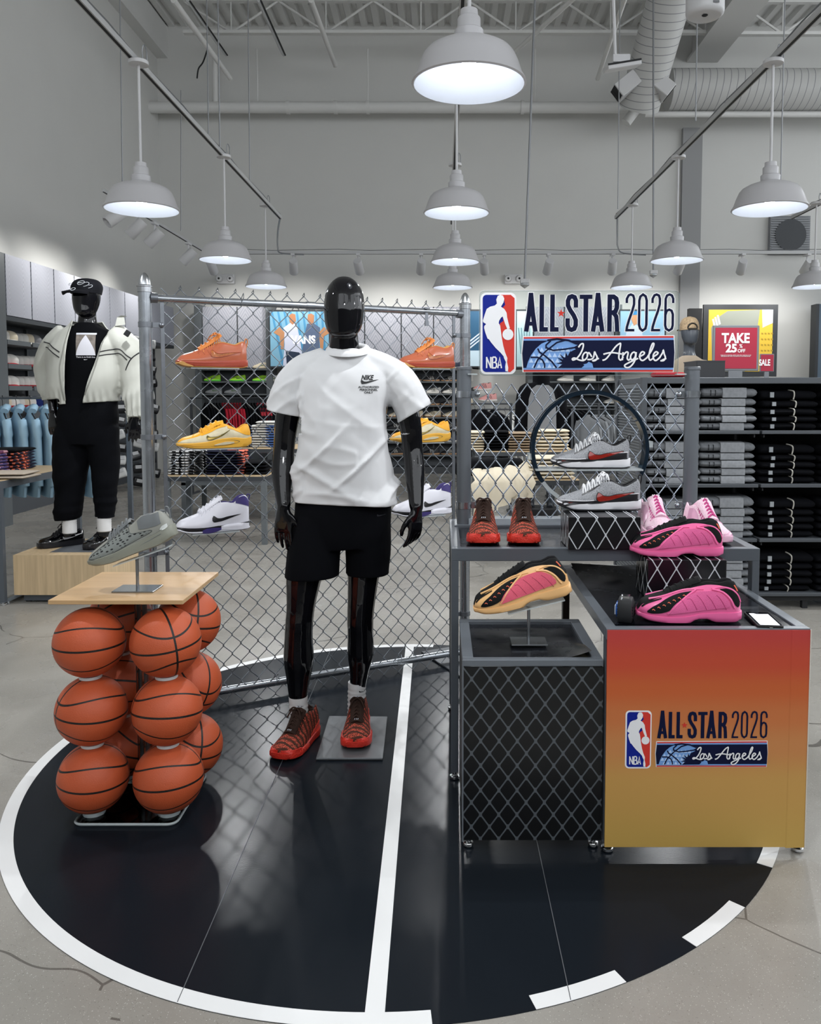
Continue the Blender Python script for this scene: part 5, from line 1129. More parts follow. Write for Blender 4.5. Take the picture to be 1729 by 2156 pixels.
def tick(par, M, ln, m, name='tick_mark', th=.0008):
    up = [(u * ln, (hi - .08) * ln) for u, lo, hi in ((0, .075, .16), (.035, .012, .246), (.1, 0, .22), (.18, 0, .145), (.3, .004, .118), (.53, .047, .145), (.81, .114, .161), (1, .165, .173))]
    dn = [(u * ln, (lo - .08) * ln) for u, lo, hi in ((1, .165, .173), (.81, .114, .161), (.53, .047, .145), (.3, .004, .118), (.18, 0, .145), (.1, 0, .22), (.035, .012, .246), (0, .075, .16))]
    g = MB(); g.M = M; g.prism(dn[:-1] + up[:1] + up[1:-1], -th, th, ax='z'); return g.build(name, m, par)
R_ = Vector((-.36, 3.3, 0))
mq = thing('mannequin', 'glossy black faceless mannequin in a white T-shirt, black shorts and red sneakers', 'mannequin', R_)
def A(px, py, y): return AY(px, py, y) - R_
# body
b = MB()
hd_ = [((709 - y) * .00195, w * .00195 / 2, d, f) for y, w, d, f in ((711, 30, .03, -.055), (707, 48, .05, -.045), (700, 64, .068, -.03), (688, 75, .082, -.016), (670, 82, .095, -.004), (648, 85, .102, .004), (625, 81, .1, .01), (606, 68, .084, .012), (592, 46, .056, .012), (585, 24, .028, .012), (583, 6, .008, .012))]
cz = AY(724, 709, 3.33).z
vrings(b, [((AY(724.5, 650, 3.33).x - R_.x, 3.335 - R_.y + f, cz + z), w, d) for z, w, d, f in hd_], 28, 2.0)
vrings(b, [(A(726, 790, 3.35), .12, .08), (A(726, 760, 3.35), .08, .062), (A(725, 735, 3.35), .064, .064), (A(725, 715, 3.345), .058, .061), (A(725, 690, 3.345), .053, .058)], 24, 2)
vrings(b, [(A(722, 1140, 3.34), .15, .09), (A(722, 1080, 3.34), .17, .1), (A(722, 1000, 3.34), .145, .09), (A(724, 900, 3.34), .165, .1), (A(726, 820, 3.35), .19, .09), (A(726, 775, 3.35), .15, .07)], 24, 2.3)
limb(b, [A(650, 785, 3.35), A(620, 815, 3.35), A(604, 885, 3.35), A(598, 945, 3.35), A(595, 985, 3.33), A(595, 1030, 3.3), A(598, 1068, 3.27)], [.05, .055, .049, .044, .046, .035, .027])
limb(b, [A(802, 785, 3.35), A(836, 815, 3.35), A(862, 885, 3.35), A(869, 945, 3.35), A(873, 985, 3.33), A(875, 1030, 3.3), A(877, 1072, 3.27)], [.05, .055, .048, .043, .043, .035, .027])
hand(b, A(597, 1072, 3.265), (-.02, -.02, -1), (.15, 1, 0), (1, -.3, 0), (.12, .14, .2, .28), 1.02)
hand(b, A(877, 1074, 3.265), (-.06, -.03, -1), (-.75, .6, 0), (-.6, -.75, 0), (.28, .42, .5, .5), 1.0)
limb(b, [A(672, 1110, 3.33), A(650, 1170, 3.31), A(640, 1215, 3.29), A(632, 1290, 3.26), A(629, 1335, 3.27), A(629, 1385, 3.285), A(628, 1440, 3.285), A(628, 1480, 3.28), A(630, 1530, 3.27)], [.09, .084, .074, .057, .058, .063, .046, .036, .034])
limb(b, [A(774, 1110, 3.34), A(769, 1170, 3.34), A(765, 1215, 3.34), A(759, 1295, 3.34), A(759, 1335, 3.355), A(759, 1372, 3.37), A(756, 1420, 3.385), A(753, 1450, 3.39), A(751, 1500, 3.39)], [.09, .08, .066, .056, .055, .057, .039, .035, .034])
me = remeshed(b, .0045, 4); me.materials.append(gloss); obj('body', me, mq, 180)
# T-shirt
b = MB()
vrings(b, [(A(722, 1095, 3.33), .2, .125), (A(722, 1062, 3.33), .203, .128), (A(722, 1000, 3.33), .192, .124), (A(723, 930, 3.33), .177, .124), (A(724, 870, 3.34), .175, .128), (A(726, 820, 3.35), .2, .118), (A(727, 785, 3.35), .19, .098), (A(727, 762, 3.355), .14, .082), (A(726, 745, 3.355), .09, .075), (A(725, 734, 3.355), .064, .068)], 28, 2.5)
limb(b, [A(690, 752, 3.355), A(642, 780, 3.355), A(616, 815, 3.35), A(600, 870, 3.345), A(594, 905, 3.345)], [.05, .068, .077, .072, .072], flat=1)
limb(b, [A(762, 752, 3.355), A(812, 780, 3.355), A(846, 815, 3.35), A(874, 870, 3.345), A(885, 905, 3.345)], [.05, .068, .078, .075, .075])
me = remeshed(b, .0075, 6)
zh = A(722, 1065, 3.2).z
def shirt_w(p):
    x, y, z = p; low = min(1, max(0, (1.42 - z) / .35)); s_ = 1 if x > A(724, 0, 3.3).x else -1
    q = x * .75 + z * .66; r = -x * .66 + z * .75
    q2 = x * .8 - z * .6; r2 = x * .6 + z * .8
    rg = lambda n, k=4.5: max(0, 1 - abs(n) * k) ** 1.4
    n1 = fnoise((q2, y, r2), (2.2, 2.5, 6.5), 3); n2 = fnoise((q, y, r), (2, 2, 7), 9); n3 = fnoise((x, y, z), (3.2, 3, 9), 21); big = fnoise(p, (4, 4, 4), 1)
    up = min(1, max(0, (1.62 - z) / .2))
    v = .012 * big * (.4 + low) + up * (.009 * rg(n1) * (.35 + low) + .010 * rg(n2) * max(0, .2 + big * 2.5 + low * .5) * (.3 + low)) + .008 * low * rg(n3, 5) * (1 if x < A(750, 0, 3.3).x else .5) + .002 * fnoise((q2, y, r2), (6, 6, 26), 5)
    if abs(x - A(724, 0, 3.3).x) > .17: v += .008 * rg(fnoise((q, y, r), (4, 4, 11), 15)) * up
    return v
wrinkle(me, shirt_w)
zc_ = 3.2
cl = (A(600, 870, 3.345) - A(616, 815, 3.35)).normalized(); cr = (A(874, 870, 3.345) - A(846, 815, 3.35)).normalized()
cut(me, [(A(722, 1064, 3.2), (-.03, 0, -1), lambda c: c.z < zh + .1), (A(601, 869, 3.345), (cl.x * .7, 0, cl.z), lambda c: c.x < A(632, 0, 3.34).x and c.z > A(0, 912, 3.34).z), (A(873, 869, 3.345), (cr.x * 1.1, 0, cr.z), lambda c: c.x > A(826, 0, 3.34).x and c.z > A(0, 912, 3.34).z)])
me.materials.append(cotton); shirt = obj('t_shirt', me, mq, 180)
g = MB(); P = []
for k in range(48):
    a = 2 * pi * k / 48; fr = -sin(a); P.append(Vector((A(725, 0, 3.3).x + .0735 * cos(a), .05 + .079 * sin(a), (A(0, 731, 3.3).z - .016 * fr - .010 * max(0, fr)))))
rings = []
for i, q in enumerate(P):
    o_ = Vector((q.x - A(725, 0, 3.3).x, q.y - .05, 0)).normalized(); rings.append([q + o_ * .004 + Vector((0, 0, .010)), q - o_ * .003 + Vector((0, 0, .011)), q - o_ * .016 + Vector((0, 0, -.004)), q - o_ * .012 + Vector((0, 0, -.02)), q + o_ * .006 + Vector((0, 0, -.008)), q + o_ * .020 + Vector((0, 0, -.0155)), q + o_ * .018 + Vector((0, 0, -.004)), q + o_ * .01 + Vector((0, 0, .006))])
g.loft(rings, loop=True); g.build('collar', mat('rib_cotton', 'd2d3d5', rough=.9, bump=.3, bscale=300), shirt, smooth=80)
def front_y(me, x, z):       # the front surface of a garment at x, z
    best = None
    for v in me.vertices:
        if v.co.y < .05 and abs(v.co.x - x) < .006 and abs(v.co.z - z) < .006 and (best is None or v.co.y < best): best = v.co.y
    return best if best is not None else -.12
def stick(par, me, x0, z0, k, items, m, name):    # flat print laid on the front of a garment
    pass
def drape(o, src, off=.0012):          # lay a flat print's points onto the garment behind it
    from mathutils.bvhtree import BVHTree
    bm = bmesh.new(); bm.from_mesh(src); t = BVHTree.FromBMesh(bm); bm.free()
    for v in o.data.vertices:
        h = t.ray_cast(Vector((v.co.x, -1, v.co.z)), Vector((0, 1, 0)))
        if h[0]: v.co.y = h[0].y - off - (v.co.y > 0) * -.0004
def pA(px, py): return A(px, py, 3.2)
c_ = A(771, 797, 3.21)
o = text_mesh('NIKE', .026, T(c_.x - .001, 0, c_.z + .004) @ UP, ink, 'brand_letters', shirt, bold=.0012, sx=.8, shear=.3, ext=.0003); drape(o, me)
o = tick(shirt, T(A(753, 0, 3.21).x, 0, A(0, 806, 3.21).z) @ UP @ Matrix.Rotation(.12, 4, 'Z'), .072, ink); drape(o, me)
for i, tx in enumerate(('AUTHORIZED', 'PERSONNEL', 'ONLY')):
    o = text_mesh(tx, .0115, T(A(770, 0, 3.21).x, 0, A(0, 815 + i * 5.8, 3.21).z) @ UP, ink, 'print_letters', shirt, bold=.0003, sx=1.12, ext=.0003); drape(o, me)
# shorts
b = MB()
vrings(b, [(A(722, 1150, 3.335), .16, .11), (A(722, 1120, 3.335), .19, .118), (A(722, 1070, 3.335), .197, .12), (A(722, 1020, 3.335), .185, .115)], 24, 2.4)
limb(b, [A(672, 1090, 3.33), A(662, 1150, 3.315), A(656, 1205, 3.3), A(654, 1240, 3.3)], [.1, .108, .111, .112], 20); limb(b, [A(772, 1090, 3.34), A(774, 1150, 3.34), A(774, 1205, 3.34), A(774, 1240, 3.34)], [.095, .094, .089, .09], 20)
me = remeshed(b, .008, 5); wrinkle(me, lambda p: .006 * fnoise(p, (9, 9, 3), 4) + .004 * fnoise(p, (16, 16, 5), 8))
xm = A(721, 0, 3.3).x
cut(me, [(A(656, 1211, 3.3), (0.03, 0, -1), lambda c: c.z < A(0, 1175, 3.3).z and c.x < xm), (A(774, 1211, 3.3), (0, 0, -1), lambda c: c.z < A(0, 1175, 3.3).z and c.x >= xm)])
me.materials.append(black_fleece); sh = obj('shorts', me, mq, 180)
o = tick(sh, T(A(787, 0, 3.22).x, 0, A(0, 1088, 3.22).z) @ UP, .035, mat('dark_tick', '23242b', rough=.5)); drape(o, me)
# socks and sneakers
for (px, py, y, y2), nm in (((628, 1466, 3.28, 1525), 'r'), ((752, 1436, 3.39, 1492), 'l')):
    p0, p1 = A(px, py, y), A(px + (3 if nm == 'r' else -2), y2 + 30, y); P = []; rr = []
    for i in range(31):
        u = i / 30; P.append(p0.lerp(p1, u)); rr.append(.0385 + (0 if u < .16 else .0018 * sin(u * 62)) - .002 * u)
    so = MB().tube(P, rr, 24).build('sock', sock_m, mq, smooth=80)
    tick(so, T(p0.x + (.004 if nm == 'r' else .012), p0.y - .040, p0.z - .028) @ UP, .026, ink)
red_shoe('', (-.583 - R_.x, 3.195 - R_.y, 0.003), radians(73), parent=mq); red_shoe('', (-.348 - R_.x, 3.275 - R_.y, .0155), radians(92), parent=mq)
g = MB(); g.prism([(x - R_.x, y - R_.y) for x, y in ((-.488, 3.063), (-.228, 3.063), (-.237, 3.473), (-.494, 3.479))], .003, .013, ax='z'); g.build('base_plate', mat('satin_plate', '66696c', rough=.38, metal=.5, rnoise=.05), mq, bevel=.003, seg=2)
# ---------------------------------------------------- the second mannequin in a pale jacket
D2 = 5.72; R2 = Vector((-2.5, D2, .335))
mj = thing('mannequin', 'glossy black mannequin in a cap, open grey jacket and black pants on a wooden platform', 'mannequin', R2)
def B(px, py, y=0): return AY(px, py, D2 + y) - R2
k2 = .00335
b = MB()
vrings(b, [(B(181, 667, -.04), .03, .04), (B(180, 660, -.03), .062, .07), (B(181, 645, -.01), .083, .09), (B(182, 625), .093, .1), (B(183, 608), .088, .1), (B(184, 595), .06, .07)], 24, 2)
vrings(b, [(B(184, 705), .11, .08), (B(184, 685), .068, .065), (B(184, 665), .058, .06), (B(184, 655), .056, .06)], 20, 2)
limb(b, [B(125, 715), B(108, 770, .05), B(108, 820, .02), B(110, 845, -.01), B(112, 868, -.03)], [.05, .045, .042, .033, .027]); limb(b, [B(250, 715), B(278, 780, .05), B(283, 840, .0), B(284, 880, -.05)], [.05, .045, .04, .028])
hand(b, B(112, 872, -.03), (0, -.05, -1), (.1, 1, 0), (1, -.2, 0), (.15, .2, .25, .3), 1.05); hand(b, B(284, 880, -.05), (-.02, -.1, -1), (-.3, 1, 0), (-1, -.3, 0), (.15, .2, .25, .3), 1.05)
limb(b, [B(140, 1000), B(142, 1080), B(146, 1130)], [.05, .045, .042]); limb(b, [B(220, 1000), B(220, 1080), B(219, 1130)], [.05, .045, .042])
me = remeshed(b, .006, 4); me.materials.append(gloss); obj('body', me, mj, 180)
tee = mat('black_jersey', '08090c', rough=.9, spec=.1, bump=.1, bscale=400); b = MB()
vrings(b, [(B(184, 880), .2, .125), (B(184, 850), .2, .125), (B(184, 790), .19, .12), (B(184, 730), .195, .12), (B(184, 700), .17, .1), (B(184, 688), .1, .08), (B(184, 680), .064, .068)], 24, 2.4)
me = remeshed(b, .009, 5); wrinkle(me, lambda p: .005 * fnoise(p, (6, 6, 9), 2)); cut(me, [(B(184, 857), (0, 0, -1), None)]); me.materials.append(tee); ts = obj('t_shirt', me, mj, 180); tme = me
g = MB(); N_ = 10; a0, a1 = B(158, 704, -.125), B(199, 748, -.125)
def patch(nm, x0, z0, x1, z1, m, fn=None):
    g = MB(); V = []
    for i in range(N_ + 1):
        for j in range(N_ + 1):
            z = z0 + (z1 - z0) * j / N_; l, r = (fn(j / N_) if fn else (0, 1)); V.append((x0 + (x1 - x0) * (l + (r - l) * i / N_), 0, z))
    g.add(V, [(i * (N_ + 1) + j, i * (N_ + 1) + j + 1, (i + 1) * (N_ + 1) + j + 1, (i + 1) * (N_ + 1) + j) for i in range(N_) for j in range(N_)]); o = g.build(nm, m, ts); return o
o = patch('print_photo', a0.x, a1.z, a1.x, a0.z, mat('print_field', '77706a', rough=.7, noise_=.3, nscale=30)); drape(o, tme)
o = patch('print_road', a0.x, a1.z, a1.x, a0.z - .005, mat('print_road', 'cfcfd6', rough=.7), lambda v: (0 + .5 * v ** 1.6 * .96, 1 - .5 * v ** 1.6 * .96)); drape(o, tme, .002)
o = patch('print_band', a0.x, a0.z, a1.x + .005, a0.z + .012, mat('print_band', 'c9ccd4', rough=.7)); drape(o, tme)
o = text_mesh('There is no finish line.', .017, T((a0.x + a1.x) / 2, 0, a1.z - .012) @ UP, mat('print_white2', 'd8d8dc', rough=.6), 'print_letters', ts, ext=.0003, sx=.85); drape(o, tme)
o = tick(ts, T((a0.x + a1.x) / 2 - .012, 0, a1.z - .03) @ UP, .026, mat('print_white2'), 'tick_mark'); drape(o, tme)
# pants
b = MB()
vrings(b, [(B(183, 935), .18, .13), (B(185, 890), .205, .14), (B(186, 850), .195, .13), (B(186, 835), .19, .125)], 24, 2.4)
limb(b, [B(152, 900), B(149, 960), B(147, 1030), B(141, 1085), B(140, 1103)], [.115, .125, .105, .087, .08], 20); limb(b, [B(215, 900), B(220, 960), B(222, 1020), B(221, 1060), B(221, 1080), B(221, 1100)], [.115, .105, .085, .077, .074, .07], 20)
me = remeshed(b, .009, 4)
zk = B(0, 1020).z
wrinkle(me, lambda p: .010 * fnoise(p, (5, 5, 9), 6) + .006 * fnoise((p[0] + p[2], p[1], p[2] - p[0]), (4, 4, 14), 2) + (.012 * max(0, zk - p[2]) / .2 * fnoise(p, (4, 4, 26), 3)))
cut(me, [(B(140, 1093), (.1, 0, -1), lambda c: c.z < B(0, 1060).z and c.x < B(183, 0).x), (B(221, 1088), (0, 0, -1), lambda c: c.z < B(0, 1060).z and c.x >= B(183, 0).x)])
me.materials.append(black_fleece); pa = obj('pants', me, mj, 180); o = tick(pa, T(B(231, 0).x, 0, B(0, 905).z) @ UP, .035, mat('print_white2')); drape(o, me)
# jacket
b = MB()
vrings(b, [(B(176, 860), .21, .15), (B(176, 845), .235, .165), (B(178, 800), .26, .18), (B(180, 740), .25, .17), (B(182, 705), .2, .13), (B(183, 688), .13, .105), (B(184, 672), .095, .09)], 26, 2.3)
limb(b, [B(140, 700), B(112, 730, .02), B(98, 775, .05), B(102, 812, .03), B(108, 833, 0), B(109, 848, 0)], [.075, .088, .086, .08, .06, .05], 18); limb(b, [B(232, 700), B(262, 730, .02), B(282, 785, .05), B(286, 835, .0), B(287, 868, -.03), B(286, 890, -.05)], [.08, .11, .11, .095, .075, .055], 18)
me = remeshed(b, .009, 5)
wrinkle(me, lambda p: .010 * fnoise(p, (5, 5, 7), 12) + .009 * fnoise((p[0] + p[2] * .6, p[1], p[2] - p[0] * .6), (3, 3, 13), 6) + .004 * fnoise(p, (18, 10, 5), 3) + (.006 * max(0, 1 - (p[2] - B(0, 845).z) / .09) * sin(p[0] * 160) if p[2] < B(0, 818).z else 0))
MB().tube([B(286, 866, -.03), B(286, 880, -.04)], .062, 20).build('cuff', mat('jacket_cuff', 'a9aaa2', rough=.8, bump=.4, bscale=120), mj, smooth=60); MB().tube([B(108, 832, 0), B(109, 841, 0)], .064, 20).build('cuff', MATS['jacket_cuff'], mj, smooth=60)
eL0, eL1, eR0, eR1 = B(163, 680), B(157, 846), B(240, 690), B(199, 833)
def xl(z): return eL0.x + (eL1.x - eL0.x) * (eL0.z - z) / (eL0.z - eL1.z)
def xr(z): return eR0.x + (eR1.x - eR0.x) * (eR0.z - z) / (eR0.z - eR1.z)
front = lambda c: c.y < .02 and B(100, 0).x < c.x < B(262, 0).x
nl = Vector((eL0.z - eL1.z, 0, eL1.x - eL0.x)); nrm_r = Vector((eR0.z - eR1.z, 0, eR1.x - eR0.x))
jac = mat('jacket_nylon', 'b3b4ac', rough=.6, sheen=.2); jd = mat('jacket_piping', '1b1c1f', rough=.6)
cut(me, [(B(176, 848), (.06, 0, -1), lambda c: abs(c.x - B(176, 0).x) < .24 and c.z < B(0, 815).z), (B(108, 838), (0, 0, -1), lambda c: c.x < B(118, 0).x), (B(286, 874), (.0, 0, -1), lambda c: c.x > B(257, 0).x and c.z < B(0, 855).z), (B(184, 676), (0, 0, 1), None)],
    thick=.006, open_=([(eL0, nl, front), (eR0, nrm_r, front)], lambda c: c.y < .02 and xl(c.z) < c.x < xr(c.z)))
me.materials.append(jac); jk = obj('jacket', me, mj, 180)
def jline(nm, pts, r, m):
    o = MB().tube([(q.x, 0, q.z) for q in spline([B(*p) for p in pts], 10)], r, 6).build(nm, m, jk); 
    from mathutils.bvhtree import BVHTree
    bm = bmesh.new(); bm.from_mesh(me); t = BVHTree.FromBMesh(bm); bm.free()
    for v in o.data.vertices:
        h = t.ray_cast(Vector((v.co.x, -1, v.co.z)), Vector((0, 1, 0)))
        v.co.y += (h[0].y if h[0] else 0) 
    return o
for pts in ([(101, 721), (118, 726), (135, 736), (148, 744)], [(106, 732), (122, 738), (135, 747), (148, 755)], [(224, 744), (245, 738), (262, 737), (274, 748), (284, 756)], [(222, 752), (245, 747), (262, 746), (276, 759)], [(296, 743), (283, 757), (276, 770), (272, 780)]): jline('piping', pts, .004, jd)
jline('zip_edge', [(162, 684), (156, 740), (150, 780), (156, 843)], .005, mat('zip_grey', '85867f', rough=.5)); jline('zip_edge', [(239, 692), (226, 745), (213, 800), (200, 831)], .005, mat('zip_grey'))
cp_ = B(251, 668, -.06); g = MB().loft([[cp_ + Vector(q) for q in r] for r in ([(-.03, 0, -.06), (.03, .02, -.05), (.03, .03, -.045), (-.03, .012, -.055)], [(-.015, .0, .0), (.02, .02, .012), (.022, .03, .012), (-.013, .012, .002)], [(.012, .0, .012), (.04, .02, .012), (.04, .03, .006), (.012, .012, .006)])]); g.build('stand_collar', jac, jk, smooth=60)
g = MB(); q = B(267, 701, -.13); g.M = T(*q) @ Matrix.Rotation(radians(35), 4, 'Y'); g.box(-.012, .02, -.01, .01, -.02, .02); g.build('shoulder_tag', jd, jk)
# cap
cm = mat('cap_black', '101116', rough=.85); b = MB(); c0 = B(183, 612)
vrings(b, [(B(181.5, 619), .1, .112), (B(183, 606), .103, .115), (B(183.5, 596), .092, .1), (B(184, 589), .06, .066), (B(184, 586.5), .015, .02)], 28, 2); cpo = b.build('cap', cm, mj, smooth=60)
g = MB(); rings = []
for i in range(13):
    a = radians(-62 + 124 * i / 12 + 12); rings.append([(c0.x - .012 + .1 * sin(-a), c0.y - .102 * cos(a), B(0, 612).z + .0), (c0.x - .028 + .115 * sin(-a), c0.y - .115 * cos(a) - .085 * cos(a) ** .7 if cos(a) > 0 else c0.y, B(0, 618).z - .01 * (1 - abs(sin(a)))), (c0.x - .028 + .113 * sin(-a), c0.y - .11 * cos(a) - .08 * cos(a) ** .7 if cos(a) > 0 else c0.y, B(0, 620).z - .012), (c0.x - .012 + .098 * sin(-a), c0.y - .1 * cos(a), B(0, 614).z)])
g.loft(rings); g.build('visor', cm, cpo, smooth=60)
emb = mat('cap_embroidery', 'b9bcc2', rough=.6)
tick(cpo, T(B(163, 0).x, -.118, B(0, 600).z) @ UP, .04, emb)
for px, py, rx in ((158, 601, .012), (186, 600, .024), (194, 603, .026), (201, 607, .02), (180, 616, .016)):
    q = B(px, py); u = (q.x - c0.x) / .103; yy = -.117 * sqrt(max(.05, 1 - u * u)) - (.075 if py > 612 else .0)
    MB().tube([(q.x + rx * cos(t_) , yy + c0.y * 0 - .002 + .25 * abs(rx * cos(t_)) * (u if u > 0 else -u) , q.z + rx * .55 * sin(t_ + .5)) for t_ in np.linspace(0, 2 * pi, 16, endpoint=False)], .002, 5, loop=True).build('embroidery', emb, cpo)
# socks and patent shoes
for px, py in ((146, 1094), (219, 1090)):
    p0 = B(px, py, -.01); MB().tube([p0 + Vector((0, 0, -.002 * i - .0)) * 4 for i in range(13)], [.047 + .002 * (i % 2) for i in range(13)], 18).build('sock', sock_m, mj, smooth=80)
AF = Shoe(L=.31, w=[(0, .018), (.02, .03), (.06, .041), (.14, .05), (.26, .054), (.38, .053), (.55, .047), (.72, .043), (.88, .041), (.95, .036), (.985, .026), (1, .014)], zb=[(0, .006), (.1, 0), (1, 0)], zs=[(0, .036), (.3, .032), (.6, .036), (1, .042)],
    zr=[(0, .04), (.05, .052), (.2, .06), (.35, .072), (.5, .096), (.62, .114), (.72, .104), (.82, .098), (.93, .108), (1, .1)], zc=[(0, .044), (.04, .058), (.12, .068), (.25, .076), (.42, .102), (.52, .112), (.6, .09), (.68, .06), (.85, .055), (.96, .1), (1, .098)], tongue=[(.3, .08), (.44, .11), (.56, .14), (.62, .152)])
patent = mat('patent_black', '0b0b0e', rough=.1, coat=1)
for px, py, yw in ((122, 1152, 42), (207, 1153, 74)):
    q = AZ(px, py, .336); t = part('sneaker', mj, (q.x - R2.x, q.y + .05 - R2.y, 0.001), radians(yw)); s = AF
    s.upper([patent, patent, lining], t); s.sole('sole', mat('shoe_black'), t); s.decal('swoosh', foam_white, swoosh(.5, .05, .125, .01), t, off=.002, sides=(-1, 1)); s.tongue(lining, t, th=.012); s.laces(mat('shoe_black'), t, r=.0035)
    s.decal('toe_cap', patent, [(.02, .04, .05), (.1, .036, .056), (.2, .035, .058), (.3, .036, .05)], t, off=.003, sides=(-1, 1)); MB().box(s.X(.6), s.X(.62), -.014, .014, .142, .158).build('tongue_tag', foam_white, t)
# ------------------------------------------------------------------ folded and hanging clothes
def slab(w, d, h, seed, n=16, fold=True):      # one folded garment: rounded front fold, soft uneven top
    m = MB(); rings = []; rnd = random.Random(seed)
    for i in range(n + 1):
        u = i / n; u = u + .9 * (.5 - .5 * cos(pi * u) - u); x = (u - .5) * w; e = .3 + .7 * sqrt(1 - (1 - min(1, min(u, 1 - u) / .055)) ** 2); R_ = []
        for k in range(14):
            a = 2 * pi * k / 14; ca, sa = cos(a), sin(a)
            yy = math.copysign(abs(ca) ** .55, ca) * d / 2 * (.94 + .06 * e); zz = h / 2 + math.copysign(abs(sa) ** .7, sa) * h / 2 * e
            zz += (.10 * h * noise.noise(Vector((x * 9 + seed, yy * 7, seed)))) * (1 if sa > 0 else .15); yy += .006 * noise.noise(Vector((x * 7, seed * 3.3, sa * 2)))
            R_.append((x, yy, max(zz, .0005)))
        rings.append(R_)
    return m.loft(rings)
def hanging(w=.5, hgt=.68, th=.07, sleeve=.5, seed=0):
    m = MB(); rows = []
    for i in range(9):
        u = i / 8; z = -hgt + (hgt - .09) * u; q = noise.noise(Vector((u * 3, seed, 0)))
        rows.append(ell_ring((.012 * q, 0, z), th * .5 * (1.15 - .25 * u + .2 * q), w / 2 * (.96 + .05 * q), 14, 2.2))
    rows += [ell_ring((0, 0, -.075), th * .42, w * .47, 14, 2), ell_ring((0, 0, -.045), th * .4, w * .34, 14, 2), ell_ring((0, 0, -.02), th * .4, w * .2, 14, 2), ell_ring((0, 0, 0), th * .36, w * .12, 14, 2), ell_ring((0, 0, .02), th * .3, w * .1, 14, 2)]
    m.loft(rows); return m
def hang_sleeve(w, sg, ln, th): return MB().tube(spline([(0, sg * w * .42, -.07), (.004, sg * w * .5, -.16), (.008, sg * w * .53, -.3), (.012, sg * w * .5, -.07 - ln)], 4), [th * .6] * 6 + [th * .45] * 7, 8)
hanger_m = mat('hanger_black', '16171a', rough=.5)
def garment(name, label, cat, p, rz, m, group, w=.5, hgt=.68, th=.07, sleeve=.5, hood=False, seed=0, hk=.088):
    t = thing(name, label, cat, p, rz, group)
    hanging(w, hgt, th, seed=seed).build('body', m, t, smooth=70)
    for sg in (-1, 1): hang_sleeve(w, sg, sleeve, th).build('sleeve', m, t, smooth=70)
    if hood: MB().tube(spline([(0, -.09, .01), (.02, -.05, .035), (.03, 0, .045), (.02, .05, .035), (0, .09, .01)], 4), .035, 8, flat=.8).build('hood', m, t, smooth=70)
    g = MB().tube(spline([(0, -w * .4, -.055), (0, -.06, -.005), (0, 0, .02), (0, .06, -.005), (0, w * .4, -.055)], 4), .007, 6); g.tube(spline([(0, 0, .02), (0, 0, hk - .034), (0, .026, hk - .006), (0, .0, hk + .022), (0, -.024, hk + .002)], 4), .0028, 5); g.build('hanger', hanger_m, t)
    return t
# ------------------------------------------------------------------ the jeans gondola on the right
gx0, gx1, gy0, gy1 = 1.31, 3.0, 5.27, 6.06
shelf_m = mat('gondola_grey', '4a4e53', rough=.45, metal=.2); shelf_d = mat('gondola_dark', '191a1d', rough=.6)
gd = thing('gondola_shelf', 'dark grey store gondola with four shelves of folded grey and black pants', 'shelf', (gx0, gy0, 0))
W_ = gx1 - gx0; BX = ((0.02, .763), (.775, W_))
SZ = (.115, .475, .835, 1.185)
MB().box(0, W_, 0, gy1 - gy0, 1.49, 1.53).build('top_deck', shelf_m, gd, bevel=.003); MB().box(.02, W_, .46, .5, .1, 1.49).build('back_panel', shelf_d, gd)
for a, b_ in BX:
    for z in SZ: 
        q = MB().box(a, b_ - .004, .0, .46, z - .022, z).build('shelf', shelf_m, gd, bevel=.002)
        for xx in (a + .02, b_ - .03): MB().box(xx - .004, xx + .004, .02, .2, z - .045, z - .022).build('bracket', shelf_d, q)
MB().box(.02, W_, .04, .46, .055, .094).build('kick_plate', shelf_d, gd)
for x in (.06, 1.09): MB().box(x, x + .035, .05, .085, 0, .055).build('foot', shelf_d, gd)
MB().box(-.012, .02, -.012, .05, 0.0, 1.53).build('upright', shelf_m, gd); MB().box(-.012, .02, gy1 - gy0 - .05, gy1 - gy0, 0, 1.53).build('upright', shelf_m, gd)
g = MB()
for k in range(66): g.box(-.004, .012, .05, gy1 - gy0 - .05, .16 + k * .02, .168 + k * .02)
g.box(.004, .016, .05, gy1 - gy0 - .05, .1, 1.5); g.build('louver_panel', mat('louver_grey', '5d6165', rough=.5), gd, kind='stuff')
denim = mat('grey_denim', '6d7074', rough=.85, spec=.2, noise_=.12, nscale=60, bump=.4, bscale=220); denim2 = mat('grey_denim_pale', '84878b', rough=.85, spec=.2, noise_=.1, nscale=70, bump=.4, bscale=220); stitch = mat('dark_stitch', '2c2e31', rough=.8)
blk = mat('black_cloth', '08090d', rough=.9, spec=.12, bump=.3, bscale=200); tagm = mat('clear_tag', '8d9296', rough=.3); strip = mat('pale_piping', 'a9a79f', rough=.6)
STK = []
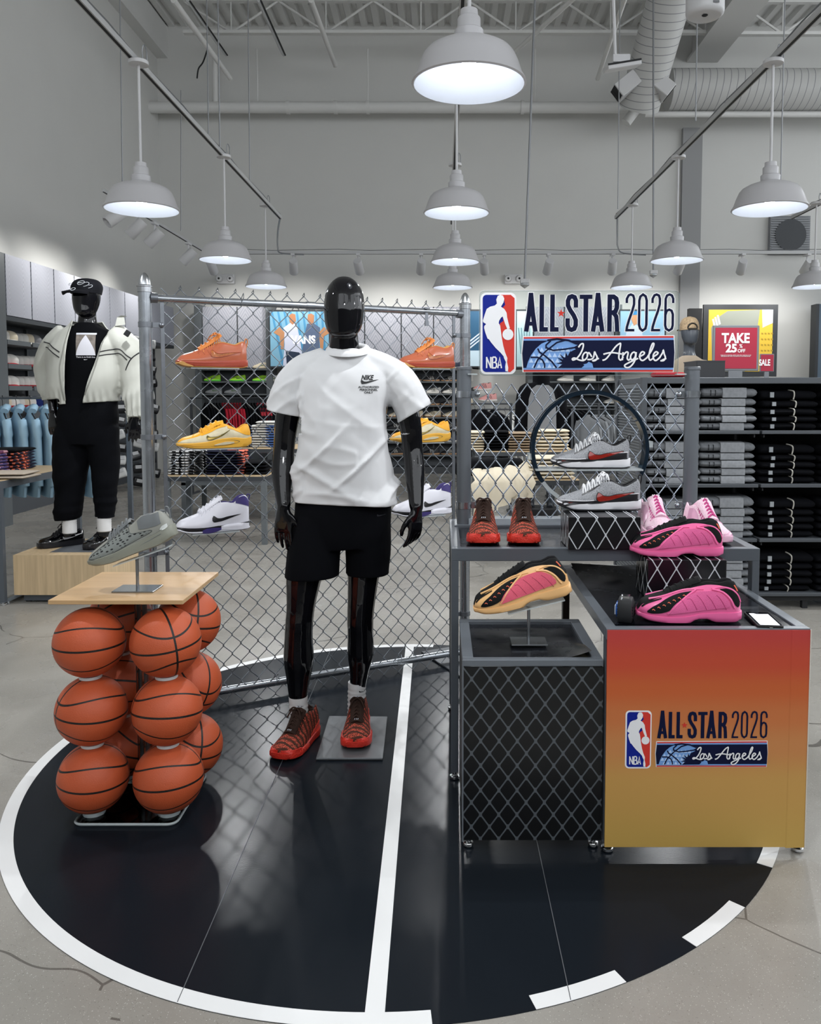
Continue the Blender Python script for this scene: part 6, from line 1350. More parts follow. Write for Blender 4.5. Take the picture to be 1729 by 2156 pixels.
def fold_proto(kind, seed, w=.36, d=.34, h=.052):
    t = thing('folded_pants', 'x', 'pants', (0, 0, -5)); slab(w, d, h, seed).build('body', denim if kind == 'grey' else blk, t, smooth=70); yf = -d / 2
    if kind == 'grey':
        q = MB(); rings = []
        for i in range(6):
            u = i / 5; x = -.05 + .155 * u; rings.append([(x, yf * .55, h * 1.03), (x, yf - .004, h * .96), (x, yf - .010, h * .55), (x, yf - .009, .001), (x, yf - .002, .001), (x, yf * .55, h * .9)])
        q.loft(rings); q.build('pocket', denim2, t, smooth=50)
        for x in (-.125, -.095): MB().box(x - .001, x + .001, yf - .0045, yf + .01, h * .2, h * .75).build('stitch_line', stitch, t)
    else:
        MB().tube(spline([(.02, yf * .6, h * 1.02), (.026, yf - .003, h * .9), (.03, yf - .007, h * .5), (.026, yf - .003, h * .05)], 4), .0045, 6).build('piping', strip, t, smooth=60)
        MB().box(-.125, -.10, yf - .008, yf + .002, h * .25, h * .8).build('size_tag', tagm, t)
    return t
GP = [fold_proto('grey', s_) for s_ in (3, 8)]; BP = [fold_proto('black', s_) for s_ in (5, 11)]
SHN = ['bottom', 'third', 'second', 'top']; USED = set()
def place_fold(protos, i, x, y, z, sc, lab, grp, rz=0):
    p = protos[i % len(protos)]
    if p.name in USED: o = dup(p, (x, y, z), rz, lab, grp, scale=(1, 1, sc))
    else:
        if p.name not in KIDS: KIDS[p.name] = [(c, children(c)) for c in children(p)]
        USED.add(p.name); o = p; o.location = (x, y, z); o.rotation_euler = (0, 0, rz); o.scale = (1, 1, sc); o['label'] = lab; o['group'] = grp
    return o
rn = random.Random(4)
for cx, prot, nm in ((1.518, GP, 'grey stack behind the fence panel'), (1.88, GP, 'grey stack right of the grey post'), (2.275, BP, 'nearest black stack'), (2.665, BP, 'black stack at the picture edge')):
    for si, z0 in enumerate(SZ):
        n_ = 5; z = z0 + .001; hs = [rn.uniform(.82, 1.02) for _ in range(n_)]; hs[-1] = 1.3 if rn.random() < .7 else 1.0
        if prot is BP: hs = [h * .92 for h in hs]
        for k, h in enumerate(hs):
            lab = 'folded %s pants, %s from the top, %s shelf, %s' % ('grey' if prot is GP else 'black', ORD[n_ - 1 - k], SHN[si], nm)
            place_fold(prot, rn.randrange(2), cx + rn.uniform(-.008, .008), gy0 + .2 + rn.uniform(-.006, .01), z, h, lab, 'folded %s pants on the gondola' % ('grey' if prot is GP else 'black'), rn.uniform(-.03, .03)); z += .052 * h * 1.05 + .001
# things on top of the gondola
frame_g = mat('sign_frame', '6a6d71', rough=.4); sale = mat('sale_red', '951b33', rough=.55); sgw = mat('sign_white', 'e4e2e2', rough=.6)
def sign_panel(px0, py0, px1, py1, y, label, fr=.016):
    a_, b_ = AY(px0, py1, y), AY(px1, py0, y); t = thing('store_sign', label, 'sign', ((a_.x + b_.x) / 2, y, 1.53)); w, z0, z1 = (b_.x - a_.x) / 2, a_.z - 1.53, b_.z - 1.53
    MB().box(-w, w, 0, .012, z0, z1).build('frame', frame_g, t, bevel=.003); MB().box(-w + fr, w - fr, -.0015, .006, z0 + fr, z1 - fr).build('panel', sale, t)
    MB().box(-w * .7, w * .7, -.04, .05, 0, .006).box(-w * .3, w * .3, 0, .012, 0, z0 + .005).build('sign_foot', frame_g, t); return t, w, z0, z1
t, w, z0, z1 = sign_panel(1500, 685, 1600, 781, 5.5, 'red TAKE 25% OFF sign in a grey frame on the gondola top')
def tx(s_, px, py, size, sx=1, bold=.002, y=5.5, root=None, m=sgw, al='CENTER'):
    q = AY(px, py, y) - (root or t).location; return text_mesh(s_, size, T(q.x, -.003, q.z) @ UP, m, 'sign_letters', root or t, bold=bold, sx=sx, align=al)
tx('TAKE', 1549, 713, .09, .86, .003); tx('25', 1540, 734, .076, 1.0, .003); tx('%', 1560, 729, .036, .9, .0004); tx('OFF', 1561, 739, .031, .95, .0006); tx('*', 1566, 723, .03)
for k, s_ in enumerate(('TAKEN OFF AT REGISTER. LIMITED TIME ONLY. SELECTED STYLES', 'EXCLUSIONS MAY APPLY. SEE ASSOCIATE FOR MORE DETAILS')): tx(s_, 1549, 748 + k * 2.4, .0075, .95, 0)
t2, w, z0, z1 = sign_panel(1600, 745, 1631, 783, 5.95, 'smaller dark red SALE sign behind the framed sale sign', .006); tx('SALE', 1610, 764, .062, .62, .002, 5.95, t2)
bx = thing('counter_box', 'black box at the front left corner of the gondola top', 'box', (1.66, 5.3, 1.53)); MB().box(0, .185, 0, .28, 0, .107).build('body', mat('box_black', '25272b', rough=.5), bx, bevel=.003); MB().box(-.001, .186, -.001, .29, .104, .110).build('lid', mat('box_lid', '2d2f34', rough=.4), bx)
wr = thing('red_wrap', 'crumpled red cloth on the gondola top under the sign corner', 'cloth', (1.5, 5.4, 1.532)); slab(.2, .12, .035, 41).build('cloth', mat('red_cloth', 'a02c34', rough=.9), wr, smooth=70)
def stand_man(p, hgt_, label, tee_m, skin, cap=None, arms=True, hood=None):
    t = thing('mannequin', label, 'mannequin', p); s_ = hgt_ / 1.88; b = MB(); b.M = Matrix.Scale(s_, 4)
    if not hood: vrings(b, [((0, -.05, 1.62), .03, .035), ((0, -.035, 1.64), .06, .065), ((0, -.01, 1.72), .082, .095), ((0, 0, 1.78), .086, .1), ((0, .005, 1.84), .066, .075), ((0, .005, 1.88), .015, .02)], 18, 2)
    vrings(b, [((0, 0, 1.4), .13, .08), ((0, 0, 1.5), .075, .065), ((0, 0, 1.56), .055, .056), ((0, 0, 1.66), .054, .056)], 18, 2)
    for sg in (-1, 1): limb(b, [(sg * .1, 0, .98), (sg * .1, 0, .6), (sg * .11, 0, .1), (sg * .11, -.03, .02)], [.1, .06, .04, .045], 10)
    if arms:
        for sg in (-1, 1): limb(b, [(sg * .22, 0, 1.38), (sg * .25, .02, 1.15), (sg * .25, -.03, .85)], [.05, .042, .028], 10)
    me = remeshed(b, .014, 2); me.materials.append(skin); obj('body', me, t, 180)
    b = MB(); b.M = Matrix.Scale(s_, 4); vrings(b, [((0, 0, .8), .2, .12), ((0, 0, 1.1), .185, .115), ((0, 0, 1.32), .205, .115), ((0, 0, 1.44), .17, .09), ((0, 0, 1.5), .09, .075), ((0, 0, 1.52), .06, .06)], 20, 2.4)
    for sg in (-1, 1): limb(b, [(sg * .12, 0, 1.43), (sg * .215, 0, 1.35), (sg * .25, .01, 1.16 if not hood else .85)], [.06, .075, .07], 12)
    me = remeshed(b, .014, 3); me.materials.append(tee_m); sh_ = obj('t_shirt' if not hood else 'hoodie', me, t, 180)
    if hood:
        b = MB(); b.M = Matrix.Scale(s_, 4); vrings(b, [((0, .01, 1.44), .12, .1), ((0, .01, 1.5), .1, .1), ((0, .02, 1.62), .1, .12), ((0, .03, 1.76), .08, .1), ((0, .04, 1.82), .03, .04)], 18, 2); b.build('hood', hood, sh_, smooth=70)
        b = MB(); b.M = Matrix.Scale(s_, 4); b.loft([[(x, -.125 - .004 + .03 * abs(x / .15) ** 2.5, z) for x in np.linspace(-wd, wd, 9)] for z, wd in ((.82, .17), (1.1, .165), (1.3, .155), (1.42, .12), (1.46, .07))], closed=False); b.build('front_panel', mat('grey_jersey', '77797c', rough=.85), sh_, smooth=70)
    if cap:
        b = MB(); b.M = Matrix.Scale(s_, 4); vrings(b, [((0, .0, 1.76), .092, .105), ((0, .005, 1.82), .088, .1), ((0, .01, 1.875), .06, .065), ((0, .01, 1.892), .012, .015)], 20, 2); co = b.build('cap', cap, t, smooth=60)
        b = MB(); b.M = Matrix.Scale(s_, 4); b.tube([(.045 * cos(a), -.1 + .003, 1.775 + .045 * sin(a)) for a in np.linspace(0, pi, 10)], .007, 6); b.box(-.045, .045, -.107, -.1, 1.76, 1.775); b.build('strap', mat('cap_strap', '2a2723', rough=.8), co)
        b = MB(); b.M = Matrix.Scale(s_, 4); b.loft([[(x, .09 + .07 * sqrt(max(0, 1 - (x / .1) ** 2)) * q, 1.775 - .012 * q) for x in np.linspace(-.09, .09, 9)] for q in (0, .5, 1)], closed=False); b.build('visor', cap, co)
    MB().lathe([(.2, -p[2]), (.2, .02), (.19, .025)], 24).build('base', shelf_d, t); return t
stand_man((AY(1450, 800, 7.8).x, 7.8, .29), 1.86, 'dark mannequin in a backwards tan camo cap and tan shirt behind the gondola', mat('tan_cotton', '85796a', rough=.85), mat('grey_gloss', '3b3f45', rough=.25), mat('camo_cap', '86745c', rough=.85, noise_=.3, nscale=60))
# ------------------------------------------------------------------ left side: platform, table, hoodie rack, cap wall
pal_wood = mat('pale_oak', 'bda684', rough=.5, noise_=.13, nscale=3.5, stretch=(14, 14, .7), bump=.05, bscale=30)
pf = thing('display_platform', 'low pale oak platform under the jacketed mannequin', 'platform', (-2.9, 5.43, 0))
MB().box(0, .615, 0, .012, .062, .335).build('front_panel', pal_wood, pf); MB().box(.603, .615, .012, .62, .062, .335).build('side_panel', pal_wood, pf); MB().box(0, .603, .012, .62, .062, .335).build('top_board', pal_wood, pf)
MB().box(.04, .575, .05, .58, .012, .062).build('plinth', steel, pf)
for x in (.06, .55): MB().lathe([(.02, 0), (.02, .012)], 12, (x, .08, 0)).build('foot', shelf_d, pf)
MB().box(.2, .5, .1, .56, .3348, .3358).build('grey_plate', mat('plate_grey', '5b5f64', rough=.4), pf)
lt = thing('garment_table', 'grey framed table with pale wood top stacked with folded shirts, left edge', 'table', (-4.3, 5.38, 0))
tw_, td_, tz_ = 1.36, 1.2, .845
g = MB().box(0, tw_, 0, .04, tz_ - .055, tz_ - .004).box(0, tw_, td_ - .04, td_, tz_ - .055, tz_ - .004).box(0, .04, .04, td_ - .04, tz_ - .055, tz_ - .004).box(tw_ - .04, tw_, .04, td_ - .04, tz_ - .055, tz_ - .004); g.build('frame', steel, lt)
MB().box(.002, tw_ - .002, .002, td_ - .002, tz_ - .004, tz_).build('top_board', pal_wood, lt)
for x in (0, tw_ - .036):
    for y in (0, td_ - .036): q = MB().box(x, x + .036, y, y + .036, .02, tz_ - .055).build('leg', steel, lt); foot(MB(), x + .018, y + .018, .02).build('levelling_foot', chrome, q)
MB().box(tw_ - .045, tw_ + .01, .04, .34, .0, .02).build('floor_bar', chrome, lt)
def print_cloth(name, a, b_, sc, th=.5):
    m, nt, n, mth, bb, L = nodes(name, col=a, rough=.85, spec=.2); tc = n('TexCoord'); v = n('TexNoise', Scale=sc, Detail=1); L(tc.outputs['Object'], v.inputs[0])
    r = n('ValToRGB'); r.color_ramp.interpolation = 'CONSTANT'; e = r.color_ramp.elements; e[0].color = lin(a) + (1,); e[1].color = lin(b_) + (1,); e[1].position = th; L(v.outputs[0], r.inputs[0]); L(r.outputs[0], bb.inputs['Base Color']); return m
def stack(x, y, z, n_, mats_, labf, grp, w=.32, d=.34, h=.022, rz=0, seed=1, cat='shirt', name='folded_shirt'):
    prot = {}; r_ = random.Random(seed)
    for k in range(n_):
        m = mats_[k % len(mats_)]; lab = labf % ORD[n_ - 1 - k] if '%s' in labf else labf
        key = (m.name, name, w, d, h)
        if key not in SPF: me = slab(w, d, h, seed + k, 10).build(name, m, smooth=70); SPF[key] = me; o = me
        else: o = SPF[key].copy(); COL.objects.link(o)
        o.location = (x + r_.uniform(-.006, .006), y + r_.uniform(-.008, .008), z + k * (h * 1.06 + .0005) + .001); o.rotation_euler = (0, 0, rz + r_.uniform(-.04, .04)); o.scale = (1, 1, r_.uniform(.9, 1.0)); tag(o, lab, cat, grp)
SPF = {}
purp = print_cloth('purple_print', '4a4270', 'b98aa0', 14); navc = print_cloth('navy_coral_print', '171a2c', 'c76a52', 18, .56); pinkp = print_cloth('pink_print', 'b98a94', '6b3b58', 12); beige = mat('beige_cotton', 'b2a698', rough=.9, spec=.2)
q = AZ(20, 985, .845); stack(q.x, 5.95, .845, 6, [purp], 'purple printed folded shirt, %s from the top, rear left of the table', 'purple printed shirts', seed=2); stack(q.x, 5.95, .845 + 6 * .023, 1, [pinkp], 'pink printed folded shirt on top of the purple stack', 'purple printed shirts', seed=8)
q = AZ(90, 975, .845); stack(q.x - .04, 6.2, .845, 6, [navc], 'navy and coral printed folded shirt, %s from the top, by the mannequin leg', 'navy printed shirts', w=.4, seed=5); stack(q.x - .04, 6.2, .845 + 6 * .023, 1, [blk], 'plain black folded shirt on top of the navy and coral stack', 'navy printed shirts', w=.4, h=.03, seed=6)
q = AZ(35, 1000, .845); stack(q.x, 5.6, .845, 2, [beige], 'beige folded shirt, %s from the top, at the front table corner', 'beige shirts', w=.42, d=.26, h=.022, seed=9)
# hoodie rack
blue = mat('sky_blue_fleece', 'a6c8de', rough=.9, spec=.2, bump=.1, bscale=60)
rk = thing('clothes_rail', 'dark clothes rail holding the sky blue hoodies', 'rack', (-4.3, 7.0, 0))
MB().tube([(0, 0, 1.39), (1.62, 0, 1.39)], .011, 8).build('rail', steel, rk)
for x in (0.02, 1.6): q = MB().box(x - .018, x + .018, -.018, .018, .02, 1.39).build('upright', steel, rk); MB().box(x - .02, x + .02, -.25, .25, 0, .02).build('foot', steel, rk)
hp = None
for i in range(10):
    x = -4.02 + i * .118; lab = 'sky blue hoodie on a black hanger, %s from the left on the rail' % ORD[i]
    if hp is None: hp = garment('hanging_hoodie', lab, 'hoodie', (x, 7.0, 1.268), radians(38), blue, 'sky blue hoodies on the rail', hood=True, w=.46, hgt=.72, th=.06, sleeve=.55, hk=.122)
    else: dup(hp, (x, 7.0, 1.268), radians(38 + 2 * sin(i * 2.3)), lab)
# wall bays with chevron header panels along the left wall
def chevron(name, col, dark, ax, period, lines=26, maze=False):
    m, nt, n, mth, b, L = nodes(name, col=col, rough=.5); tc = n('TexCoord'); s_ = n('SeparateXYZ'); L(tc.outputs['Object'], s_.inputs[0])
    u = mth('ABSOLUTE', mth('SUBTRACT', mth('FRACT', mth('DIVIDE', s_.outputs[ax], period)), .5)); v = mth('FRACT', mth('ADD', mth('MULTIPLY', s_.outputs[2], lines), mth('MULTIPLY', u, lines * period * 1.7)))
    k = mth('LESS_THAN', v, .3); x = n('MixRGB'); L(k, x.inputs[0]); x.inputs[1].default_value = lin(col) + (1,); x.inputs[2].default_value = lin(dark) + (1,); L(x.outputs[0], b.inputs['Base Color'])
    bp = n('Bump', Strength=.4, Distance=.004); L(k, bp.inputs['Height']); L(bp.outputs[0], b.inputs['Normal']); return m
chev = chevron('chevron_panel', 'aeb0ba', '9698a2', 1, .585, 20)
up_m = mat('fixture_upright', '5f6467', rough=.45)
wx = -4.70; lf = thing('display_fixture', 'grey wall fixture with chevron header panels over cap shelves, left wall', 'wall fixture', (wx, 8.6, 0))
MB().box(-.4, .015, 0, .2, 0, 2.93).build('upright', up_m, lf); MB().box(-.4, -.36, .2, 5.8, 0, 2.9).build('back_panel', mat('fixture_back', '4d5156', rough=.6), lf)
for i in range(10):
    y0 = .21 + i * .55
    MB().box(-.02, .015, y0 + .011, y0 + .539, 2.275, 2.93).build('header_panel', chev, lf)
    MB().box(-.1, .005, y0 - .011, y0 + .011, 2.275, 2.93).build('slotted_strip', up_m, lf)
    if i: MB().box(-.36, -.33, y0 - .015, y0 + .015, .3, 2.2).build('slotted_strip', up_m, lf)
MB().box(-.36, .01, .2, 5.7, 2.22, 2.27).build('header_shelf', mat('header_dark', '3c4044', rough=.5), lf)
CZ = (1.985, 1.725, 1.485, 1.25)
for z in CZ:
    for i in range(2): MB().box(-.33, .0, .24 + i * .55, .74 + i * .55, z - .02, z).box(-.012, .0, .24 + i * .55, .74 + i * .55, z, z + .03).build('shelf', up_m, lf)
def cap_proto(cr, vi):
    t = thing('baseball_cap', 'x', 'cap', (0, 0, 0)); b = MB(); vrings(b, [((0, 0, .0), .088, .098), ((0, 0, .04), .09, .1), ((.005, 0, .085), .07, .078), ((.005, 0, .108), .03, .032), ((.005, 0, .112), .006, .006)], 16, 2); b.build('crown', cr, t, smooth=60)
    g = MB(); g.loft([[(.08 + q * .075 * sqrt(max(0, 1 - (y / .095) ** 2)), y, .012 - q * .025 - .02 * abs(y / .09) ** 2) for y in np.linspace(-.088, .088, 9)] for q in (0, .5, 1)], closed=False); g.build('visor', vi, t, smooth=60); return t
cwt = mat('cap_white', 'd9d7d2', rough=.8); cgr = mat('cap_grey', '77787b', rough=.8); crd = mat('cap_red', 'b02733', rough=.8); ccr = mat('cap_cream', 'd3c8b2', rough=.8); cnv = mat('cap_navy', '1c2a63', rough=.8)
CP_ = {}
def cap(key, loc, rz, lab):
    cr, vi = key; k = (cr.name, vi.name)
    if k not in CP_: o = CP_[k] = cap_proto(cr, vi); KIDS[o.name] = [(c, []) for c in children(o)]
    else: o = dup(CP_[k])
    o.location = loc; o.rotation_euler = (0, 0, rz); o['label'] = lab; o['group'] = 'caps on the wall shelves'
ROWS = [[(cgr, cgr), (cwt, cgr), (cwt, cwt), (ccr, cwt)], [(cwt, crd)] * 4, [(cwt, crd)] * 4, [(cnv, cnv), (cwt, crd), (ccr, crd), (cwt, crd)]]
for r_, (z, row) in enumerate(zip(CZ, ROWS)):
    for c_i, yy in enumerate((9.02, 9.57)):
        for k in range(4):
            cap(row[(k + c_i) % 4], (wx - .265 + k * .036, yy - .05 + .06 * k, z + .037), radians(-40), '%s cap, %s in its nest, %s shelf of the %s bay' % ({'cap_white': 'white', 'cap_grey': 'grey', 'cap_cream': 'cream', 'cap_navy': 'navy'}[row[(k + c_i) % 4][0].name] + (' and red' if row[(k + c_i) % 4][1] is crd else ''), ORD[3 - k], ['top', 'second', 'third', 'bottom'][r_], ['near', 'far'][c_i]))
# pegged sock and accessory packs further along the left wall
wpk, bpk = mat('white_pack', 'cfd0cf', rough=.7, bump=.4, bscale=40), mat('black_pack', '15161a', rough=.35, bump=.4, bscale=40)
pk_p = {}
for col, (X_, dep) in enumerate(((-4.78, 11.3), (-4.66, 11.75), (-4.55, 12.1), (-4.43, 12.4))):
    for r_ in range(12):
        z = AY(900, 705 + r_ * 27 + (col % 2) * 9, dep).z - .15
        m = bpk if (col >= 2 and r_ % 4) or (col == 1 and r_ in (0, 5, 6, 8)) else wpk; p = (X_ + .02 * sin(r_ * 2.7), dep, z)
        if z < .05: continue
        if m.name not in pk_p:
            o = thing('sock_pack', '', 'pack', p); b = slab(.15, .09, .135, 61, 14); b.build('bundle', m, o, smooth=80); MB().box(-.04, .045, -.058, -.048, .075, .125).build('card', mat('pack_card', 'e1e1df' if m is bpk else 'b9bbbd', rough=.6), o); pk_p[m.name] = o; KIDS[o.name] = [(c, []) for c in children(o)]
        else: o = dup(pk_p[m.name], p)
        o['label'] = '%s sock pack, %s from the top in the %s peg column behind the fence post' % ('black' if m is bpk else 'white', ORD[r_], ORD[col]); o['group'] = 'sock packs on pegs'; o.rotation_euler = (.25 * sin(r_ * 1.7 + col), .3 * sin(r_ * 2.3 + col), .45 + .4 * sin(r_ * 3.1))
        MB().tube([(-.34, dep - 8.6, z + .15), (X_ - wx + .03, dep - 8.6, z + .15)], .004, 5).build('peg', chrome, lf)
# ------------------------------------------------------------------ back wall fixtures
YW = 14.6
pan2 = chevron('maze_panel', 'a9aab3', '9395a0', 0, .55, 13); hd_d = mat('shelf_dark', '34373b', rough=.5); glow = mat('lit_white', 'dfe3e8', rough=.6)
def wall_bay(px0, px1, seams, label, z_top=2.98, zs=1.88, shelves=(), n_sh=5):
    a, b_ = AY(px0, 700, YW).x, AY(px1, 700, YW).x; t = thing('display_fixture', label, 'wall fixture', (a, YW, 0)); w = b_ - a
    MB().box(-.06, .05, -.1, .3, 0, z_top + .03).build('upright', up_m, t); MB().box(w - .05, w + .06, -.1, .3, 0, z_top + .03).build('upright', up_m, t)
    xs = [0.05] + [AY(s_, 700, YW).x - a for s_ in seams] + [w - .05]
    for x0, x1 in zip(xs, xs[1:]): MB().box(x0 + .012, x1 - .012, .0, .03, zs + .02, z_top).build('header_panel', pan2, t); MB().box(x1 - .012, x1 + .012, .005, .04, .3, z_top).build('slotted_strip', hd_d, t)
    MB().box(.05, w - .05, .2, .25, .1, zs).build('back_panel', mat('fixture_back', '4d5156'), t); MB().box(0, w, -.12, .2, zs - .03, zs).build('top_shelf', up_m, t)
    for z in shelves: MB().box(.05, w - .05, -.1, .2, z - .025, z).build('shelf', up_m, t)
    MB().box(.05, w - .05, -.1, .2, 0, .12).build('base', hd_d, t); return t, a, b_
rows_z = [AY(900, y, YW - .0).z for y in (803, 829, 853, 878, 903, 930, 957)]
wall_bay(420, 568, (500,), 'wall fixture with two maze pattern panels over neon shoes, left of the poster', shelves=rows_z[:2])
wall_bay(694, 985, (768, 845, 913), 'wide wall fixture of maze panels and shoe shelves behind the fence', shelves=rows_z)
wall_bay(1118, 1300, (1188, 1262), 'wall fixture of maze panels behind the big sign', shelves=rows_z[:3])
# low detail shoes for the far wall
FAR = Shoe(rows=4)
FM = {}
def far_shoe(up, so, px, py, lab, y=YW, yaw=0, grp='sneakers on the far wall shelves', st=None):
    k = (up.name, so.name, st.name if st else '')
    p = AY(px, py, y)
    if k not in FM:
        t = thing('wall_sneaker', lab, 'sneaker', p, yaw, grp); FAR.upper([up, up, lining], t, n=16, rows=2); FAR.sole('sole', so, t, n=18)
        if st: FAR.line('stripe', st, [(.42, .085), (.46, .06), (.49, .036)], t, r=.004); FAR.line('stripe', st, [(.5, .092), (.54, .064), (.57, .038)], t, r=.004); FAR.line('stripe', st, [(.58, .095), (.62, .066), (.65, .04)], t, r=.004)
        else: FAR.decal('swoosh', mat('far_tick', '3c5a2c', rough=.6), swoosh(.45, .046, .11), t, n=8, rows=1)
        KIDS[t.name] = [(c, []) for c in children(t)]; FM[k] = t
    else: t = dup(FM[k], p, yaw, lab, grp)
    return t
neon = mat('neon_green', 'a8e436', rough=.5); neon2 = mat('neon_sole', '63d84e', rough=.5); wsh = mat('far_white', 'd8d5cf', rough=.6); bsh = mat('far_black', '1a1b1f', rough=.6); gsh = mat('far_grey', '84878a', rough=.6); gums = mat('far_gum', 'b08762', rough=.6); csh = mat('far_cream', 'd8cbb2', rough=.6); psh = mat('far_pink', 'd99a96', rough=.6); nsh = mat('far_navy', '262d45', rough=.6)
for i, px in enumerate((447, 500, 549)): far_shoe(neon, neon2, px, 803, 'neon green shoe on the far wall, %s from the left' % ORD[i])
far_shoe(csh, csh, 550, 776, 'cream shoe on the top shelf above the neon green shoes'); far_shoe(wsh, wsh, 575, 803, 'white shoe right of the neon green shoes')
for i, px in enumerate((450, 490)): far_shoe(gsh, gsh, px, 829, 'grey shoe below the neon green shoes, %s from the left' % ORD[i])
SIDE = [(bsh, gums, wsh), (wsh, wsh, bsh), (bsh, gums, wsh), (csh, gums, bsh), (bsh, bsh, wsh), (nsh, wsh, wsh), (bsh, gums, wsh)]
for r_, py in enumerate((803, 829, 853, 878, 903, 930, 957)):
    for k, px in enumerate((832, 870, 908, 946, 978)):
        u, so, s_ = SIDE[(r_ + (k == 4)) % 7]; far_shoe(u, so, px + (3 if r_ % 2 else 0), py, 'striped shoe on the far shelves, row %s from the top, %s from the left' % (ORD[r_], ORD[k]), st=s_)
far_shoe(nsh, wsh, 953, 776, 'navy and white shoe on the top shelf beside the grey post')
for k, px in enumerate((1012, 1052, 1090)): far_shoe(bsh, bsh, px, 778, 'black striped shoe under the sign, %s from the left' % ORD[k], st=wsh)
for k, px in enumerate((1192, 1237, 1282)): far_shoe(csh if k < 2 else wsh, wsh, px, 776, 'pale shoe on the shelf under the city banner, %s from the left' % ORD[k], st=wsh)
for k, px in enumerate((1190, 1237, 1284)): far_shoe(wsh, wsh, px, 803, 'white shoe on the second shelf below the banner, %s from the left' % ORD[k], st=wsh)
for k, (px, py) in enumerate(((1288, 850), (1290, 885))): far_shoe(wsh, wsh, px, py, 'white shoe on the shelf end by the gondola, %s one' % ('upper', 'lower')[k], st=wsh)
for k, (px, py, m_) in enumerate(((1016, 822, psh), (1027, 845, psh))): far_shoe(m_, wsh, px, py, 'pink striped shoe beside the grey post, %s one' % ('upper', 'lower')[k], y=12, yaw=.5, st=bsh)
# ------------------------------------------------------------------ posters (flat lit prints)
def poster(px0, py0, px1, py1, y, label, col, emit=.1, frame=.03):
    a, b_ = AY(px0, py1, y), AY(px1, py0, y); t = thing('poster', label, 'poster', (a.x, y, a.z)); w, h = b_.x - a.x, b_.z - a.z
    MB().box(-frame, w + frame, 0, .06, -frame, h + frame).build('frame', hd_d, t); MB().box(0, w, -.004, .01, 0, h).build('print_field', mat('poster_' + col, col, rough=.5, emit=emit), t)
    def shape(pts, c, nm, lv=1):
        return MB().prism([((x - px0) / (px1 - px0) * w, (py1 - z) / (py1 - py0) * h) for x, z in pts], -.004 - lv * .002, -.003 - lv * .002).build(nm, mat('poster_' + c, c, rough=.5, emit=emit), t)
    return t, shape, w, h
t, sp, w, h = poster(570, 656, 692, 771, 14.42, 'lit blue poster of people on stairs with a white shoe brand word', '7fb2cc', .1)
for k in range(9): sp([(572 + k * 13, 656), (576 + k * 13, 656), (600 + k * 11, 770), (594 + k * 11, 770)], '4d93bd', 'stair_line')
for ox, fl in ((0, 1), (42, -1)):
    X_ = lambda x: 615 + ox + fl * (x - 615)
    sp([(X_(x), z) for x, z in ((596, 770), (600, 725), (598, 690), (612, 680), (625, 682), (632, 715), (640, 770))], 'd4d8ea' if fl == 1 else '5a6a86', 'print_shirt', 2); sp([(X_(x), z) for x, z in ((577, 700), (590, 688), (600, 700), (598, 735), (592, 735), (590, 708), (583, 704))], 'c08a62', 'print_arm', 3)
    sp([(X_(x), z) for x, z in ((610, 664), (616, 660), (623, 662), (624, 676), (617, 684), (611, 678))], 'b87e58', 'print_head', 3); sp([(X_(x), z) for x, z in ((602, 738), (630, 742), (650, 770), (604, 770))], '27344a', 'print_trousers', 3)
q = AY(639, 716, 14.42) - t.location; text_mesh('VANS', .19, T(q.x, -.012, q.z) @ UP, mat('poster_word', 'f2f4f8', emit=.6), 'poster_letters', t, bold=.008, sx=.9)
t, sp, w, h = poster(990, 655, 1011, 770, 14.4, 'narrow dark blue poster with pale stripes beside the sign', '2a5a7c', .1)
for k in range(3): sp([(990, 716 + k * 7), (1011, 700 + k * 7), (1011, 703 + k * 7), (990, 720 + k * 7)], 'd6e2ee', 'stripe')
sp([(990, 738), (1011, 738), (1011, 771), (990, 771)], 'cfe6f4', 'lower_band')
t, sp, w, h = poster(1088, 655, 1122, 772, 14.4, 'pale cyan poster partly behind the sign letters', 'c4dee4', .1)
for k in range(5): sp([(1090 + k * 6, 690), (1093 + k * 6, 690), (1100 + k * 4, 745), (1096 + k * 4, 745)], '7fa0a8', 'print_fold')
t, sp, w, h = poster(1305, 655, 1400, 772, 14.4, 'lit poster of a man in a blue cap behind the year numerals', '8fb4cf', .1)
sp([(1310, 772), (1318, 700), (1332, 680), (1350, 690), (1360, 740), (1372, 772)], 'c3cfe8', 'print_shirt'); sp([(1330, 655), (1342, 656), (1344, 680), (1334, 686), (1328, 672)], 'c58f68', 'print_head', 2); sp([(1326, 655), (1345, 655), (1348, 662), (1326, 664)], '2f7fb5', 'print_cap', 3); sp([(1306, 772), (1312, 735), (1330, 740), (1335, 772)], '6a4fb0', 'print_sleeve', 2); sp([(1362, 772), (1370, 725), (1400, 690), (1400, 772)], 'a8c8dc', 'print_wall')
t, sp, w, h = poster(1490, 652, 1628, 782, 14.4, 'lit yellow poster of a dark sneaker behind the sale sign', 'd9b43a', .15, .09)
sp([(1496, 690), (1510, 668), (1530, 655), (1600, 652), (1594, 700), (1570, 782), (1500, 782)], '8d9187', 'print_shoe'); sp([(1604, 652), (1628, 652), (1628, 680), (1606, 690)], 'c5cacd', 'print_sky', 2)
for k in range(3): sp([(1497 + k * 5, 672 - k * 4), (1501 + k * 5, 671 - k * 4), (1506 + k * 5, 690 - k * 4), (1502 + k * 5, 692 - k * 4)], 'e6e6e2', 'stripe', 2)
for r_ in range(7):
    for k in range(4): x, z = 1604 + k * 7, 700 + r_ * 12; sp([(x, z), (x + 4, z + 1), (x + 4, z + 4), (x, z + 3)], 'a78a2a', 'print_dot', 2)
MB().box(-.35, -.12, -.02, .1, -.2, h + .02).build('side_return', shelf_d, t)
